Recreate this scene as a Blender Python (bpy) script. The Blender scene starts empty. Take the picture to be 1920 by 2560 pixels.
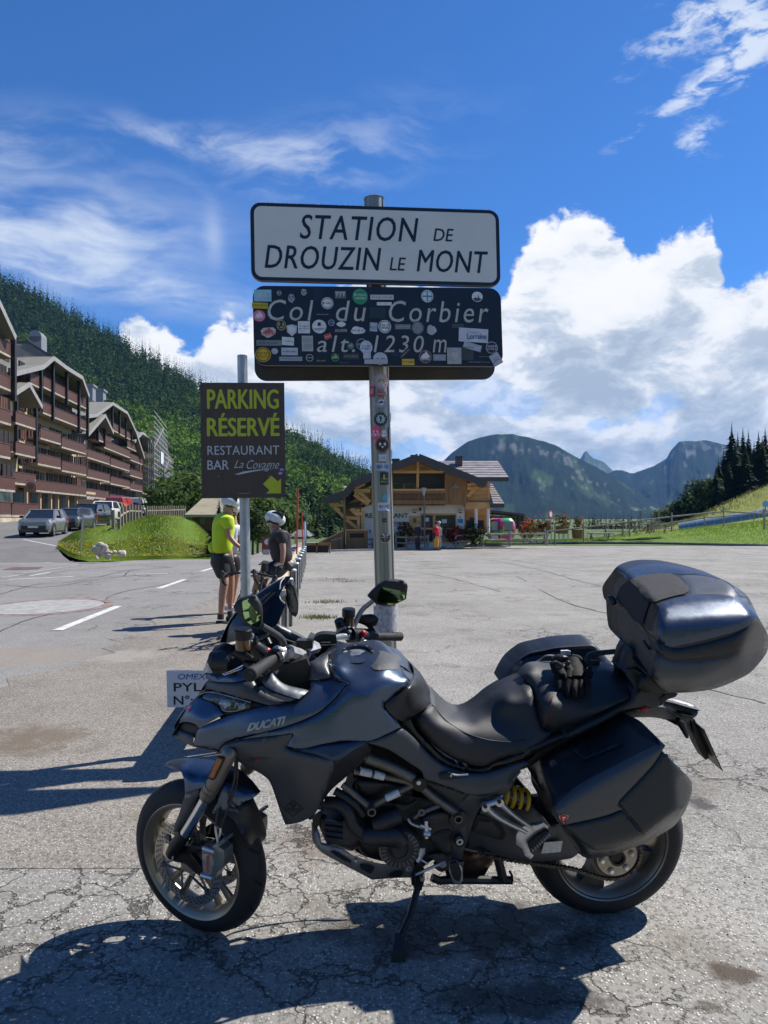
import bpy,math,random
import numpy as np
from mathutils import Vector,Matrix,geometry
random.seed(7); RNG = np.random.default_rng(7)
PI = math.pi
SC = bpy.context.scene
COL = SC.collection
# ---------------------------------------------------------------- camera, world, sun, exposure
CAMH = 1.6; FPX = 1920.0; CX = 960.0; HZ = 1296.0
cd = bpy.data.cameras.new('camera'); cam = bpy.data.objects.new('camera',cd); COL.objects.link(cam)
cam.location = (0,0,CAMH); cam.rotation_euler = (PI/2,0,0)
cd.sensor_fit = 'HORIZONTAL'; cd.sensor_width = 36; cd.lens = 36; cd.shift_y = (HZ-1280)/1920
cd.clip_start = .05; cd.clip_end = 30000
SC.camera = cam
SUN = Vector((.74,.38,1.0)).normalized()
SUN_EL = math.asin(SUN.z); SUN_AZ = math.atan2(SUN.x,SUN.y)
sl = bpy.data.lights.new('sun','SUN'); so = bpy.data.objects.new('sun',sl); COL.objects.link(so)
sl.energy = 5.0; sl.angle = math.radians(.53); sl.color = (1,.955,.88)
so.rotation_euler = SUN.to_track_quat('Z','Y').to_euler()
SC.view_settings.view_transform = 'Standard'; SC.view_settings.look = 'None'
SC.view_settings.exposure = .62; SC.view_settings.gamma = 1; SC.view_settings.use_curve_mapping = False
SC.render.engine = 'CYCLES'
cy = SC.cycles
cy.max_bounces = 6; cy.diffuse_bounces = 3; cy.glossy_bounces = 3; cy.transmission_bounces = 4
cy.transparent_max_bounces = 8; cy.volume_bounces = 0
cy.caustics_reflective = False; cy.caustics_refractive = False
cy.sample_clamp_indirect = 4
class NT:
 """small node-tree writer"""
 def __init__(s,tree): s.t = tree; s.n = tree.nodes; s.l = tree.links
 def node(s,typ,ins=None,**kw):
  nd = s.n.new(typ)
  for k,v in kw.items(): setattr(nd,k,v)
  for k,v in (ins or {}).items():
   sock = nd.inputs[k]
   if isinstance(v,bpy.types.NodeSocket): s.l.new(v,sock)
   else: sock.default_value = v
  return nd
 def m(s,op,a,b=0.0,c=0.0,clamp=False):
  nd = s.n.new('ShaderNodeMath'); nd.operation = op; nd.use_clamp = clamp
  for i,v in enumerate((a,b,c)):
   if isinstance(v,bpy.types.NodeSocket): s.l.new(v,nd.inputs[i])
   else: nd.inputs[i].default_value = v
  return nd.outputs[0]
 def mr(s,v,a,b,c=0.0,d=1.0,smooth=False):
  nd = s.n.new('ShaderNodeMapRange')
  if smooth: nd.interpolation_type = 'SMOOTHSTEP'
  s.l.new(v,nd.inputs[0])
  for i,x in enumerate((a,b,c,d)): nd.inputs[i+1].default_value = x
  return nd.outputs[0]
 def noise(s,vec,scale,detail=4,rough=.5,dist=0.0,lac=2.0):
  nd = s.node('ShaderNodeTexNoise',{'Scale': scale,'Detail': detail,'Roughness': rough,'Distortion': dist,'Lacunarity': lac})
  if vec is not None: s.l.new(vec,nd.inputs['Vector'])
  return nd.outputs[0]
 def vor(s,vec,scale,feature='F1',out='Distance',rnd=1.0):
  nd = s.node('ShaderNodeTexVoronoi',feature=feature); nd.inputs['Scale'].default_value = scale; nd.inputs['Randomness'].default_value = rnd
  if vec is not None: s.l.new(vec,nd.inputs['Vector'])
  return nd.outputs[out]
 def mix(s,f,a,b,blend='MIX'):
  nd = s.n.new('ShaderNodeMix'); nd.data_type = 'RGBA'; nd.blend_type = blend
  for sock,v in ((nd.inputs[0],f),(nd.inputs[6],a),(nd.inputs[7],b)):
   if isinstance(v,bpy.types.NodeSocket): s.l.new(v,sock)
   else: sock.default_value = v if not isinstance(v,tuple) else (v+(1,) if len(v) == 3 else v)
  return nd.outputs[2]
 def mapping(s,vec,scale=(1,1,1),rot=(0,0,0),loc=(0,0,0)):
  nd = s.node('ShaderNodeMapping'); s.l.new(vec,nd.inputs[0])
  nd.inputs['Scale'].default_value = scale; nd.inputs['Rotation'].default_value = rot; nd.inputs['Location'].default_value = loc
  return nd.outputs[0]
w = bpy.data.worlds.new('World'); SC.world = w; w.use_nodes = True
N = NT(w.node_tree); N.n.clear()
out = N.node('ShaderNodeOutputWorld'); bg = N.node('ShaderNodeBackground')
N.l.new(bg.outputs[0],out.inputs[0])
sky = N.node('ShaderNodeTexSky',sky_type='NISHITA',sun_disc=False,sun_elevation=SUN_EL,sun_rotation=SUN_AZ,
   altitude=1200,air_density=1.0,dust_density=.35,ozone_density=2.6)
geo = N.node('ShaderNodeTexCoord'); D = geo.outputs['Generated']
sep = N.node('ShaderNodeSeparateXYZ',{0: D})
x,y,z = sep.outputs
az = N.m('ARCTAN2',x,y); el = N.m('ARCSINE',z)
U = N.m('TANGENT',N.m('MULTIPLY',az,.5)); U = N.m('MULTIPLY',U,2.0)   # compressed azimuth
comb = N.node('ShaderNodeCombineXYZ',{0: az,1: el,2: 0.0}).outputs[0]
def AE(px,py):
 dx = (px-CX)/FPX; dz = (HZ-py)/FPX
 return math.atan2(dx,1),math.asin(dz/math.sqrt(1+dx*dx+dz*dz))
fc = N.node('ShaderNodeFloatCurve'); cv = fc.mapping.curves[0]
azmap = N.mr(az,-1.2,1.2,0,1); N.l.new(azmap,fc.inputs['Value'])
tops = [(0,1180),(200,1040),(270,860),(340,800),(470,830),(560,760),(650,760),(800,745),(950,720),(1150,730),(1245,720),(1310,610),
  (1370,545),(1450,520),(1530,560),(1600,600),(1680,560),(1770,560),(1800,620),(1850,700),(1890,670),(1925,650),(2050,640)]
pts = [((AE(px,py)[0]+1.2)/2.4,AE(px,py)[1]) for px,py in tops]
pts = [(0.0,.16),(.12,.14)] + pts + [(.88,.2),(1.0,.17)]
while len(cv.points) < len(pts): cv.points.new(.5,.5)
for p,q in zip(cv.points,pts): p.location = (q[0],min(1,q[1])); p.handle_type = 'AUTO_CLAMPED'
fc.mapping.update()
top = fc.outputs[0]
cv3 = N.mapping(D,scale=(1,1,1.35))
n_big = N.noise(cv3,7.0,9,.56,.15)
n_det = N.noise(cv3,26.0,7,.62,.25)
edge = N.m('SUBTRACT',N.m('ADD',top,N.m('MULTIPLY',N.m('SUBTRACT',n_big,.5),.17)),el)
edge = N.m('ADD',edge,N.m('MULTIPLY',N.m('SUBTRACT',n_det,.5),.085))
body = N.mr(edge,-.003,.016,0,1,True)
gap = N.mr(N.noise(N.mapping(D,scale=(1,1,2.2),loc=(3.1,0,1.7)),6.5,8,.55),.36,.47,0,1,True)
gapf = N.m('MAXIMUM',gap,N.mr(edge,.02,.14,1,.0))
cum = N.m('MULTIPLY',body,N.m('MAXIMUM',gap,N.mr(el,.10,.22,.45,1)))
shade = N.noise(N.mapping(D,scale=(1,1,1.9),loc=(0,0,.035)),9.0,9,.6,.3)
sh2 = N.m('ADD',N.m('MULTIPLY',N.mr(shade,.38,.62,0,1),.85),N.mr(edge,0,.20,.42,-.08))
ccol = N.node('ShaderNodeValToRGB'); N.l.new(sh2,ccol.inputs[0])
e = ccol.color_ramp.elements; e[0].position = .08; e[0].color = (.42,.50,.61,1); e[1].position = 1.0; e[1].color = (.98,.98,.98,1)
e2 = ccol.color_ramp.elements.new(.40); e2.color = (.60,.67,.76,1)
e3 = ccol.color_ramp.elements.new(.65); e3.color = (.90,.92,.95,1)
def blob(px,py,rx,ry,rot=0.0):
 a,b = AE(px,py); c,s_ = math.cos(rot),math.sin(rot)
 da = N.m('SUBTRACT',az,a); de = N.m('SUBTRACT',el,b)
 u = N.m('DIVIDE',N.m('ADD',N.m('MULTIPLY',da,c),N.m('MULTIPLY',de,s_)),rx/FPX)
 v = N.m('DIVIDE',N.m('SUBTRACT',N.m('MULTIPLY',de,c),N.m('MULTIPLY',da,s_)),ry/FPX)
 r2 = N.m('ADD',N.m('MULTIPLY',u,u),N.m('MULTIPLY',v,v))
 return N.m('POWER',2.718,N.m('MULTIPLY',r2,-1.0))
wv = N.node('ShaderNodeVectorMath',operation='ADD')
N.l.new(comb,wv.inputs[0])
wn = N.node('ShaderNodeTexNoise',{'Scale': 5.0,'Detail': 3.0}); N.l.new(comb,wn.inputs['Vector'])
wsc = N.node('ShaderNodeVectorMath',operation='SCALE'); N.l.new(wn.outputs['Color'],wsc.inputs[0]); wsc.inputs['Scale'].default_value = .07
N.l.new(wsc.outputs[0],wv.inputs[1]); CW = wv.outputs[0]
ci = N.noise(N.mapping(CW,scale=(3.2,11,1),rot=(0,0,.30)),1.5,9,.58,.15)
ci2 = N.noise(N.mapping(CW,scale=(4.5,15,1),rot=(0,0,-.55)),2.0,9,.6,.2)
puff = N.noise(N.mapping(comb,scale=(11,26,1),rot=(0,0,-.55)),2.2,9,.66,.35)
def cl(x): return N.m('MINIMUM',N.m('MAXIMUM',x,0.0),1.0)
mL = cl(N.m('ADD',blob(60,590,330,100,.0),N.m('ADD',N.m('MULTIPLY',blob(300,700,330,42,-.14),.95),N.m('MULTIPLY',blob(200,560,260,60,.1),.4))))
cirL = N.m('MULTIPLY',mL,N.mr(ci,.30,.66,0,1,True))
mM = cl(N.m('ADD',blob(560,365,300,34,-.02),N.m('ADD',N.m('MULTIPLY',blob(830,400,260,80,.25),.75),N.m('MULTIPLY',blob(40,380,260,60,0),.55))))
cirM = N.m('MULTIPLY',N.m('MULTIPLY',mM,N.mr(ci2,.40,.72,0,1,True)),.62)
mR = cl(N.m('ADD',N.m('MULTIPLY',blob(1700,70,140,45,.35),.85),N.m('ADD',N.m('MULTIPLY',blob(1740,225,170,26,.42),.9),N.m('ADD',N.m('MULTIPLY',blob(1735,345,50,40,.6),.8),blob(1870,80,95,80,.6)))))
cirR = N.m('MULTIPLY',mR,N.mr(N.m('ADD',puff,N.m('MULTIPLY',N.m('SUBTRACT',mR,.5),.26)),.46,.68,0,1,True))
cirS = N.m('MULTIPLY',blob(535,590,22,60,.1),.3)
cir = cl(N.m('ADD',N.m('ADD',cirL,cirM),N.m('ADD',cirR,cirS)))
STR = .115
skyc = N.node('ShaderNodeMix',data_type='RGBA',blend_type='MULTIPLY'); skyc.inputs[0].default_value = 1
N.l.new(sky.outputs[0],skyc.inputs[6]); skyc.inputs[7].default_value = (.25,.52,.84,1)
SKYC = skyc.outputs[2]
def cloudc(c):
 nd = N.node('ShaderNodeMix',data_type='RGBA',blend_type='MULTIPLY'); nd.inputs[0].default_value = 1
 N.l.new(c,nd.inputs[6]); k = .70/STR; nd.inputs[7].default_value = (k,k,k,1); return nd.outputs[2]
c1 = N.mix(N.m('MULTIPLY',cir,.76),SKYC,(.60/STR,.64/STR,.68/STR))
c2 = N.mix(cum,c1,cloudc(ccol.outputs[0]))
N.l.new(c2,bg.inputs[0]); bg.inputs[1].default_value = STR
# ---------------------------------------------------------------- objects
WM = {}
def _link(o,name,parent,wm=None):
 COL.objects.link(o)
 if parent is not None:
  o.parent = parent
  o.matrix_parent_inverse = WM[parent.name].inverted()
 WM[o.name] = Matrix.Identity(4) if wm is None else wm
def mk(name,verts,faces,mat,parent=None,smooth=False,fm=None):
 """one mesh object; verts in world space (or in the thing's own space while the thing sits at the origin)"""
 me = bpy.data.meshes.new(name)
 me.from_pydata([tuple(v) for v in verts],[],[tuple(f) for f in faces])
 for m_ in (mat if isinstance(mat,(list,tuple)) else [mat]): me.materials.append(m_)
 if fm is not None: me.polygons.foreach_set('material_index',list(fm))
 if smooth: me.polygons.foreach_set('use_smooth',[True]*len(me.polygons))
 me.update()
 o = bpy.data.objects.new(name,me)
 _link(o,name,parent)
 return o
def inst(name,me,mtx,parent=None):
 o = bpy.data.objects.new(name,me); COL.objects.link(o)
 if parent is not None:
  o.parent = parent; o.matrix_parent_inverse = WM[parent.name].inverted()
 o.matrix_basis = mtx
 WM[o.name] = mtx
 return o
def tag(o,label=None,cat=None,group=None,kind=None):
 if label: o['label'] = label
 if cat: o['category'] = cat
 if group: o['group'] = group
 if kind: o['kind'] = kind
 return o
def thing(name,label,cat,loc=(0,0,0),group=None,rz=0.0):
 o = bpy.data.objects.new(name,None); o.empty_display_size = .1
 o.location = loc; o.rotation_euler = (0,0,rz)
 COL.objects.link(o)
 WM[o.name] = Matrix.Translation(Vector(loc)) @ Matrix.Rotation(rz,4,'Z')
 return tag(o,label,cat,group)
def copy_thing(root,loc,rz=0.0,label=None,scale=1.0):
 def rec(o,par):
  c = o.copy(); COL.objects.link(c)
  if par is not None: c.parent = par
  WM[c.name] = WM.get(o.name,Matrix.Identity(4))
  for ch in list(KIDS(o)): rec(ch,c)
  return c
 r = rec(root,None); r.location = loc; r.rotation_euler = (0,0,rz); r.scale = (scale,)*3
 if label: r['label'] = label
 return r
def KIDS(o): return [c for c in bpy.data.objects if c.parent == o]
def structure(o): return tag(o,kind='structure')
def at(px,py,d): return Vector(((px-CX)/FPX*d,d,CAMH-(py-HZ)/FPX*d))
# ---------------------------------------------------------------- materials
MC = {}
def M(name,col=(.5,.5,.5),rough=.5,metal=0.0,var=.12,scale=30.0,bump=0.0,bscale=None,coat=0.0,spec=.5,emit=None,trans=0.0,alpha=1.0,col2=None,sheen=0.0,stretch=None):
 if name in MC: return MC[name]
 m = bpy.data.materials.new(name); m.use_nodes = True; n = NT(m.node_tree)
 b = n.n['Principled BSDF']; MC[name] = m
 tc = n.node('ShaderNodeTexCoord').outputs['Object']
 if stretch: tc = n.mapping(tc,scale=stretch)
 nz = n.noise(tc,scale,5,.6)
 c2 = col2 or tuple(c*(1-var*1.6) for c in col)
 c1 = tuple(min(1,c*(1+var)) for c in col) if not col2 else col
 n.l.new(n.mix(n.mr(nz,.3,.7),c2,c1),b.inputs['Base Color'])
 n.l.new(n.mr(nz,.25,.75,max(0,rough*.85),min(1,rough*1.15)),b.inputs['Roughness'])
 b.inputs['Metallic'].default_value = metal; b.inputs['Coat Weight'].default_value = coat; b.inputs['Coat Roughness'].default_value = .08
 b.inputs['Specular IOR Level'].default_value = spec
 if sheen: b.inputs['Sheen Weight'].default_value = sheen
 if trans: b.inputs['Transmission Weight'].default_value = trans
 if alpha < 1: b.inputs['Alpha'].default_value = alpha
 if emit: b.inputs['Emission Color'].default_value = emit+(1,); b.inputs['Emission Strength'].default_value = 1
 if bump:
  bn = n.node('ShaderNodeBump',{'Strength': bump,'Distance': .01})
  n.l.new(n.noise(tc,bscale or scale*3,4,.6),bn.inputs['Height']); n.l.new(bn.outputs[0],b.inputs['Normal'])
 return m
def attr_mat(name,rough=.8,rnd=.15,scale=1.0,trans=0.0,spec=.3,bump=0.0):
 """colour from a per-corner attribute 'tint' (the thing's own colour)"""
 m = bpy.data.materials.new(name); m.use_nodes = True; n = NT(m.node_tree); b = n.n['Principled BSDF']
 a = n.node('ShaderNodeAttribute',attribute_name='tint').outputs['Color']
 nz = n.noise(n.node('ShaderNodeTexCoord').outputs['Object'],scale,5,.65)
 n.l.new(n.mix(n.mr(nz,.3,.7),a,n.mix(1.0,a,(1-rnd*2,1-rnd*2,1-rnd*2),'MULTIPLY')),b.inputs['Base Color'])
 b.inputs['Roughness'].default_value = rough; b.inputs['Specular IOR Level'].default_value = spec
 if bump:
  bn = n.node('ShaderNodeBump',{'Strength': bump,'Distance': 1.0})
  n.l.new(nz,bn.inputs['Height']); n.l.new(bn.outputs[0],b.inputs['Normal'])
 return m
# ---------------------------------------------------------------- shape helpers (all return verts, faces)
class MB:
 """collects shapes, builds one mesh"""
 def __init__(s): s.v = []; s.f = []; s.mi = []; s.cur = 0; s.st = []
 def add(s,v,f,mi=None):
  k = len(s.v); s.st.append((k,len(s.f))); s.v += [tuple(p) for p in v]; s.f += [tuple(i+k for i in q) for q in f]
  s.mi += [s.cur if mi is None else mi]*len(f); return s
 def box(s,c,size,rot=None,mi=None,bev=0.0):
  hx,hy,hz = size[0]/2,size[1]/2,size[2]/2
  v = [Vector((sx*hx,sy*hy,sz*hz)) for sz in (-1,1) for sy in (-1,1) for sx in (-1,1)]
  if rot is not None: v = [rot @ p for p in v]
  c = Vector(c); v = [p+c for p in v]
  return s.add(v,[(0,2,3,1),(4,5,7,6),(0,1,5,4),(2,6,7,3),(0,4,6,2),(1,3,7,5)],mi)
 def hexa(s,v8,mi=None):
  """8 corners: bottom loop 4, top loop 4"""
  return s.add(v8,[(3,2,1,0),(4,5,6,7),(0,1,5,4),(1,2,6,5),(2,3,7,6),(3,0,4,7)],mi)
 def bar(s,a,b,w,h=None,up=(0,0,1),mi=None):
  """rectangular bar from a to b, w sideways, h along up"""
  a = Vector(a); b = Vector(b); h = h or w; d = (b-a).normalized(); up = Vector(up)
  sx = d.cross(up)
  if sx.length < 1e-5: sx = d.cross(Vector((1,0,0)))
  sx.normalize(); uz = sx.cross(d)
  v = [p+sx*(i*w/2)+uz*(j*h/2) for p in (a,b) for i,j in ((-1,-1),(1,-1),(1,1),(-1,1))]
  return s.add(v,[(3,2,1,0),(4,5,6,7),(0,1,5,4),(1,2,6,5),(2,3,7,6),(3,0,4,7)],mi)
 def tube(s,pts,r,seg=10,cap=True,mi=None,smooth_n=0,flat=1.0,up=None):
  pts = [Vector(p) for p in pts]
  if smooth_n:
   rr = r if isinstance(r,(list,tuple)) else None
   pts2 = cr3(pts,smooth_n)
   if rr:
    t = np.linspace(0,len(rr)-1,len(pts2)); r = list(np.interp(t,range(len(rr)),rr))
   pts = pts2
  n = len(pts); rs = r if isinstance(r,(list,tuple)) else [r]*n
  t0 = (pts[1]-pts[0]).normalized()
  ref = Vector(up) if up is not None else (Vector((0,0,1)) if abs(t0.z) < .9 else Vector((1,0,0)))
  nx = t0.cross(ref).normalized(); V = []; F = []
  for i in range(n):
   t = (pts[min(i+1,n-1)]-pts[max(i-1,0)]).normalized()
   nx = (nx-t*nx.dot(t)).normalized(); ny = t.cross(nx)
   for j in range(seg):
    a = 2*PI*j/seg
    V.append(pts[i]+nx*(math.cos(a)*rs[i])+ny*(math.sin(a)*rs[i]*flat))
  for i in range(n-1):
   for j in range(seg):
    j2 = (j+1) % seg; F.append((i*seg+j,i*seg+j2,(i+1)*seg+j2,(i+1)*seg+j))
  if cap: F.append(tuple(range(seg))[::-1]); F.append(tuple(range((n-1)*seg,n*seg)))
  return s.add(V,F,mi)
 def lathe(s,c,axis,prof,seg=32,mi=None,a0=0.0,a1=2*PI,ref=None):
  """prof: list of (offset along axis, radius); open or closed ring profile"""
  c = Vector(c); ax = Vector(axis).normalized()
  r0 = Vector(ref) if ref is not None else (Vector((0,0,1)) if abs(ax.z) < .9 else Vector((1,0,0)))
  e1 = (r0-ax*r0.dot(ax)).normalized(); e2 = ax.cross(e1)
  full = abs(a1-a0-2*PI) < 1e-6; ns = seg if full else seg+1
  V = []; F = []; m_ = len(prof)
  for j in range(ns):
   a = a0+(a1-a0)*j/seg; e = e1*math.cos(a)+e2*math.sin(a)
   for o,r in prof: V.append(c+ax*o+e*r)
  for j in range(seg):
   j2 = (j+1) % ns if full else j+1
   for i in range(m_-1): F.append((j*m_+i,j*m_+i+1,j2*m_+i+1,j2*m_+i))
  return s.add(V,F,mi)
 def disc(s,c,axis,r,t=.01,seg=24,mi=None,r_in=0.0):
  p = [(t/2,r_in),(t/2,r),(-t/2,r),(-t/2,r_in)]
  if r_in > 0: p.append(p[0])
  return s.lathe(c,axis,p,seg,mi)
 def ball(s,c,r,seg=10,rings=6,mi=None,jit=0.0,rot=None):
  r = (r,r,r) if not isinstance(r,(tuple,list)) else r
  V = []; F = []; c = Vector(c)
  for i in range(rings+1):
   th = PI*i/rings
   for j in range(seg):
    ph = 2*PI*j/seg; k = 1+(random.uniform(-jit,jit) if jit else 0)
    p = Vector((r[0]*math.sin(th)*math.cos(ph)*k,r[1]*math.sin(th)*math.sin(ph)*k,r[2]*math.cos(th)*k))
    if rot is not None: p = rot @ p
    V.append(c+p)
  for i in range(rings):
   for j in range(seg):
    j2 = (j+1) % seg; F.append((i*seg+j,(i+1)*seg+j,(i+1)*seg+j2,i*seg+j2))
  return s.add(V,F,mi)
 def prism(s,poly,off,mi=None):
  """poly: 3D loop, extruded by vector off"""
  n = len(poly); off = Vector(off)
  v = [Vector(p) for p in poly]+[Vector(p)+off for p in poly]
  f = [tuple(range(n))[::-1],tuple(range(n,2*n))]+[(i,(i+1) % n,(i+1) % n+n,i+n) for i in range(n)]
  return s.add(v,f,mi)
 def build(s,name,mat,parent=None,smooth=False):
  mats = mat if isinstance(mat,(list,tuple)) else [mat]
  if EACH and len(mats) == 1 and 1 < len(s.st) <= 30 and 'letter' not in name and 'chain' not in name and 'cover_rib' != name and 'disc_carrier' != name:
   st = s.st+[(len(s.v),len(s.f))]; r = None
   for (a,b),(c,d) in zip(st[:-1],st[1:]):
    o_ = mk(name,s.v[a:c],[tuple(i-a for i in q) for q in s.f[b:d]],mats,parent,smooth); PIECES.setdefault(r.name if r else o_.name,[]).append(o_) ; r = r or o_
   return r
  o_ = mk(name,s.v,s.f,mats,parent,smooth,s.mi if len(mats) > 1 else None)
  if EACH and len(s.st) > 30 and o_.get('kind') is None and 'chain' not in name: o_['kind'] = 'stuff'
  return o_
  return mk(name,s.v,s.f,mats,parent,smooth,s.mi if len(mats) > 1 else None)
EACH = False; PIECES = {}
def auto_smooth(o,ang=40):
 for q in PIECES.pop(o.name,[]):
  if q is not o: auto_smooth(q,ang)
 me = o.data
 me.polygons.foreach_set('use_smooth',[True]*len(me.polygons))
 try: me.set_sharp_from_angle(angle=math.radians(ang))
 except Exception: pass
 return o
def cr3(p,n):
 """Catmull-Rom through points"""
 p = [Vector(q) for q in p]; P = [p[0]*2-p[1]]+p+[p[-1]*2-p[-2]]; out_ = []
 for i in range(1,len(P)-2):
  a,b,c,d = P[i-1],P[i],P[i+1],P[i+2]
  for k in range(n):
   t = k/n
   out_.append(.5*((2*b)+(c-a)*t+(2*a-5*b+4*c-d)*t*t+(3*b-a-3*c+d)*t**3))
 out_.append(P[-2]); return out_
_TX = {}
def text2d(s,offset=0.0,shear=0.0,res=3,spacing=1.0):
 """text as flat 2D mesh normalised to its bounding box: verts 0..1, faces, aspect"""
 key = (s,offset,shear,res,spacing)
 if key in _TX: return _TX[key]
 c = bpy.data.curves.new('lettering','FONT'); c.body = s; c.offset = offset; c.shear = shear; c.resolution_u = res; c.space_character = spacing
 o = bpy.data.objects.new('lettering',c); COL.objects.link(o)
 dg = bpy.context.evaluated_depsgraph_get(); dg.update()
 me = bpy.data.meshes.new_from_object(o.evaluated_get(dg))
 v = np.array([p.co[:2] for p in me.vertices]) if len(me.vertices) else np.zeros((1,2))
 f = [tuple(p.vertices) for p in me.polygons]
 bpy.data.objects.remove(o); bpy.data.curves.remove(c); bpy.data.meshes.remove(me)
 mn = v.min(0); sz = np.maximum(v.max(0)-mn,1e-6)
 _TX[key] = ((v-mn)/sz,f,sz[0]/sz[1]); return _TX[key]
def text_on(mb,s,fn,u0,u1,v0,v1,offset=0.0,shear=0.0,mi=None,spacing=1.0,res=3):
 """lettering fitted in (u0..u1, v0..v1), mapped to 3D by fn(u, v)"""
 v,f,asp = text2d(s,offset,shear,res,spacing)
 mb.add([fn(u0+(u1-u0)*a,v0+(v1-v0)*b) for a,b in v],f,mi); return mb
# ---------------------------------------------------------------- side-view tracing: outline in a body plane + lateral depth
CROPS = {'A': (400,1400,3),'B': (330,1850,3),'C': (760,1550,3),'D': (750,1850,3),'E': (1200,1850,3),'F': (1230,1380,3),
  'G': (1480,1380,1659/440),'H': (400,1400,1659/700),'S': (0,0,1),'K': (480,1200,1659/340),'R': (780,1120,1659/560),'L': (0,650,1438/520),'N': (0,1150,1659/420),
  'P': (480,860,1438/260),'Q': (600,480,1659/680),'W': (1080,1050,1659/840),'O': (880,900,590/160)}
def cr(k,x,y): a,b,s = CROPS[k]; return a+x/s,b+y/s
def pts_(spec):
 """'A x,y x,y C x,y' -> source pixels; third number kept"""
 k = 'S'; o = []
 for tk in spec.split():
  if tk in CROPS: k = tk; continue
  q = [float(t) for t in tk.split(',')]
  o.append(cr(k,q[0],q[1])+tuple(q[2:]))
 return o
class Plane:
 def __init__(s,O,a,w):
  s.O = Vector(O); s.a = Vector(a).normalized(); s.w = Vector(w).normalized(); s.u = s.a.cross(s.w)
  if s.u.z < 0: s.u = -s.u
 def p(s,px,py,w):
  d = Vector(((px-CX)/FPX,1,(HZ-py)/FPX)); C = Vector((0,0,CAMH))
  t = (w-(C-s.O).dot(s.w))/d.dot(s.w); return C+d*t
 def mir(s,q): q = Vector(q); return q-s.w*(2*(q-s.O).dot(s.w))
 def g(s,x,w,z): return s.O+s.a*x+s.w*w+s.u*z
Fc = Vector((-.692,3.0,0)); Rc = Vector((.885,3.155,0)); LEAN = math.radians(9)
a_ = (Rc-Fc).normalized(); n_ = Vector((a_.y,-a_.x,0))
wv_ = (n_*math.cos(LEAN)-Vector((0,0,1))*math.sin(LEAN))
BK = Plane(Fc,a_,wv_)
FW_C = BK.g(-.022,.0,.312)
ST = math.radians(-32)
wf = Matrix.Rotation(ST,3,BK.u) @ BK.w; af = Matrix.Rotation(ST,3,BK.u) @ BK.a
FR = Plane(FW_C,af,wf)
def tps(ctrl):
 P = np.array([(a,b) for a,b,c in ctrl],float)/100; Wv = np.array([c for a,b,c in ctrl])
 n = len(P); r = np.linalg.norm(P[:,None]-P[None],axis=2); K = np.where(r > 0,r*r*np.log(r+1e-9),0)+np.eye(n)*1e-3
 A = np.zeros((n+3,n+3)); A[:n,:n] = K; A[:n,n] = 1; A[:n,n+1:] = P; A[n,:n] = 1; A[n+1:,:n] = P.T
 sol = np.linalg.lstsq(A,np.concatenate([Wv,[0,0,0]]),rcond=None)[0]
 def f(q):
  q = np.asarray(q,float)/100; r = np.linalg.norm(q[:,None]-P[None],axis=2)
  return np.where(r > 0,r*r*np.log(r+1e-9),0) @ sol[:n]+sol[n]+q @ sol[n+1:]
 return f
def const(w): return lambda q: np.full(len(q),w)
def smooth_loop(pts,step=6.0,corner=48):
 n = len(pts); P = [np.array(p[:2]) for p in pts]; sharp = []
 for i in range(n):
  a = P[i]-P[i-1]; b = P[(i+1) % n]-P[i]
  ang = abs(math.degrees(math.atan2(a[0]*b[1]-a[1]*b[0],a.dot(b))))
  sharp.append(ang > corner)
 out_ = []
 for i in range(n):
  p1,p2 = P[i],P[(i+1) % n]; L = np.linalg.norm(p2-p1)
  p0 = P[i-1] if not sharp[i] else p1-(p2-p1)*.5; p3 = P[(i+2) % n] if not sharp[(i+1) % n] else p2+(p2-p1)*.5
  t1 = (p2-p0)*.5; t2 = (p3-p1)*.5
  for t_ in (t1,t2):
   l = np.linalg.norm(t_)
   if l > L: t_ *= L/l
  k = max(1,int(L/step))
  for j in range(k):
   t = j/k; h00 = 2*t**3-3*t*t+1; h10 = t**3-2*t*t+t; h01 = -2*t**3+3*t*t; h11 = t**3-t*t
   out_.append(h00*p1+h10*t1+h01*p2+h11*t2)
 return np.array(out_)
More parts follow.
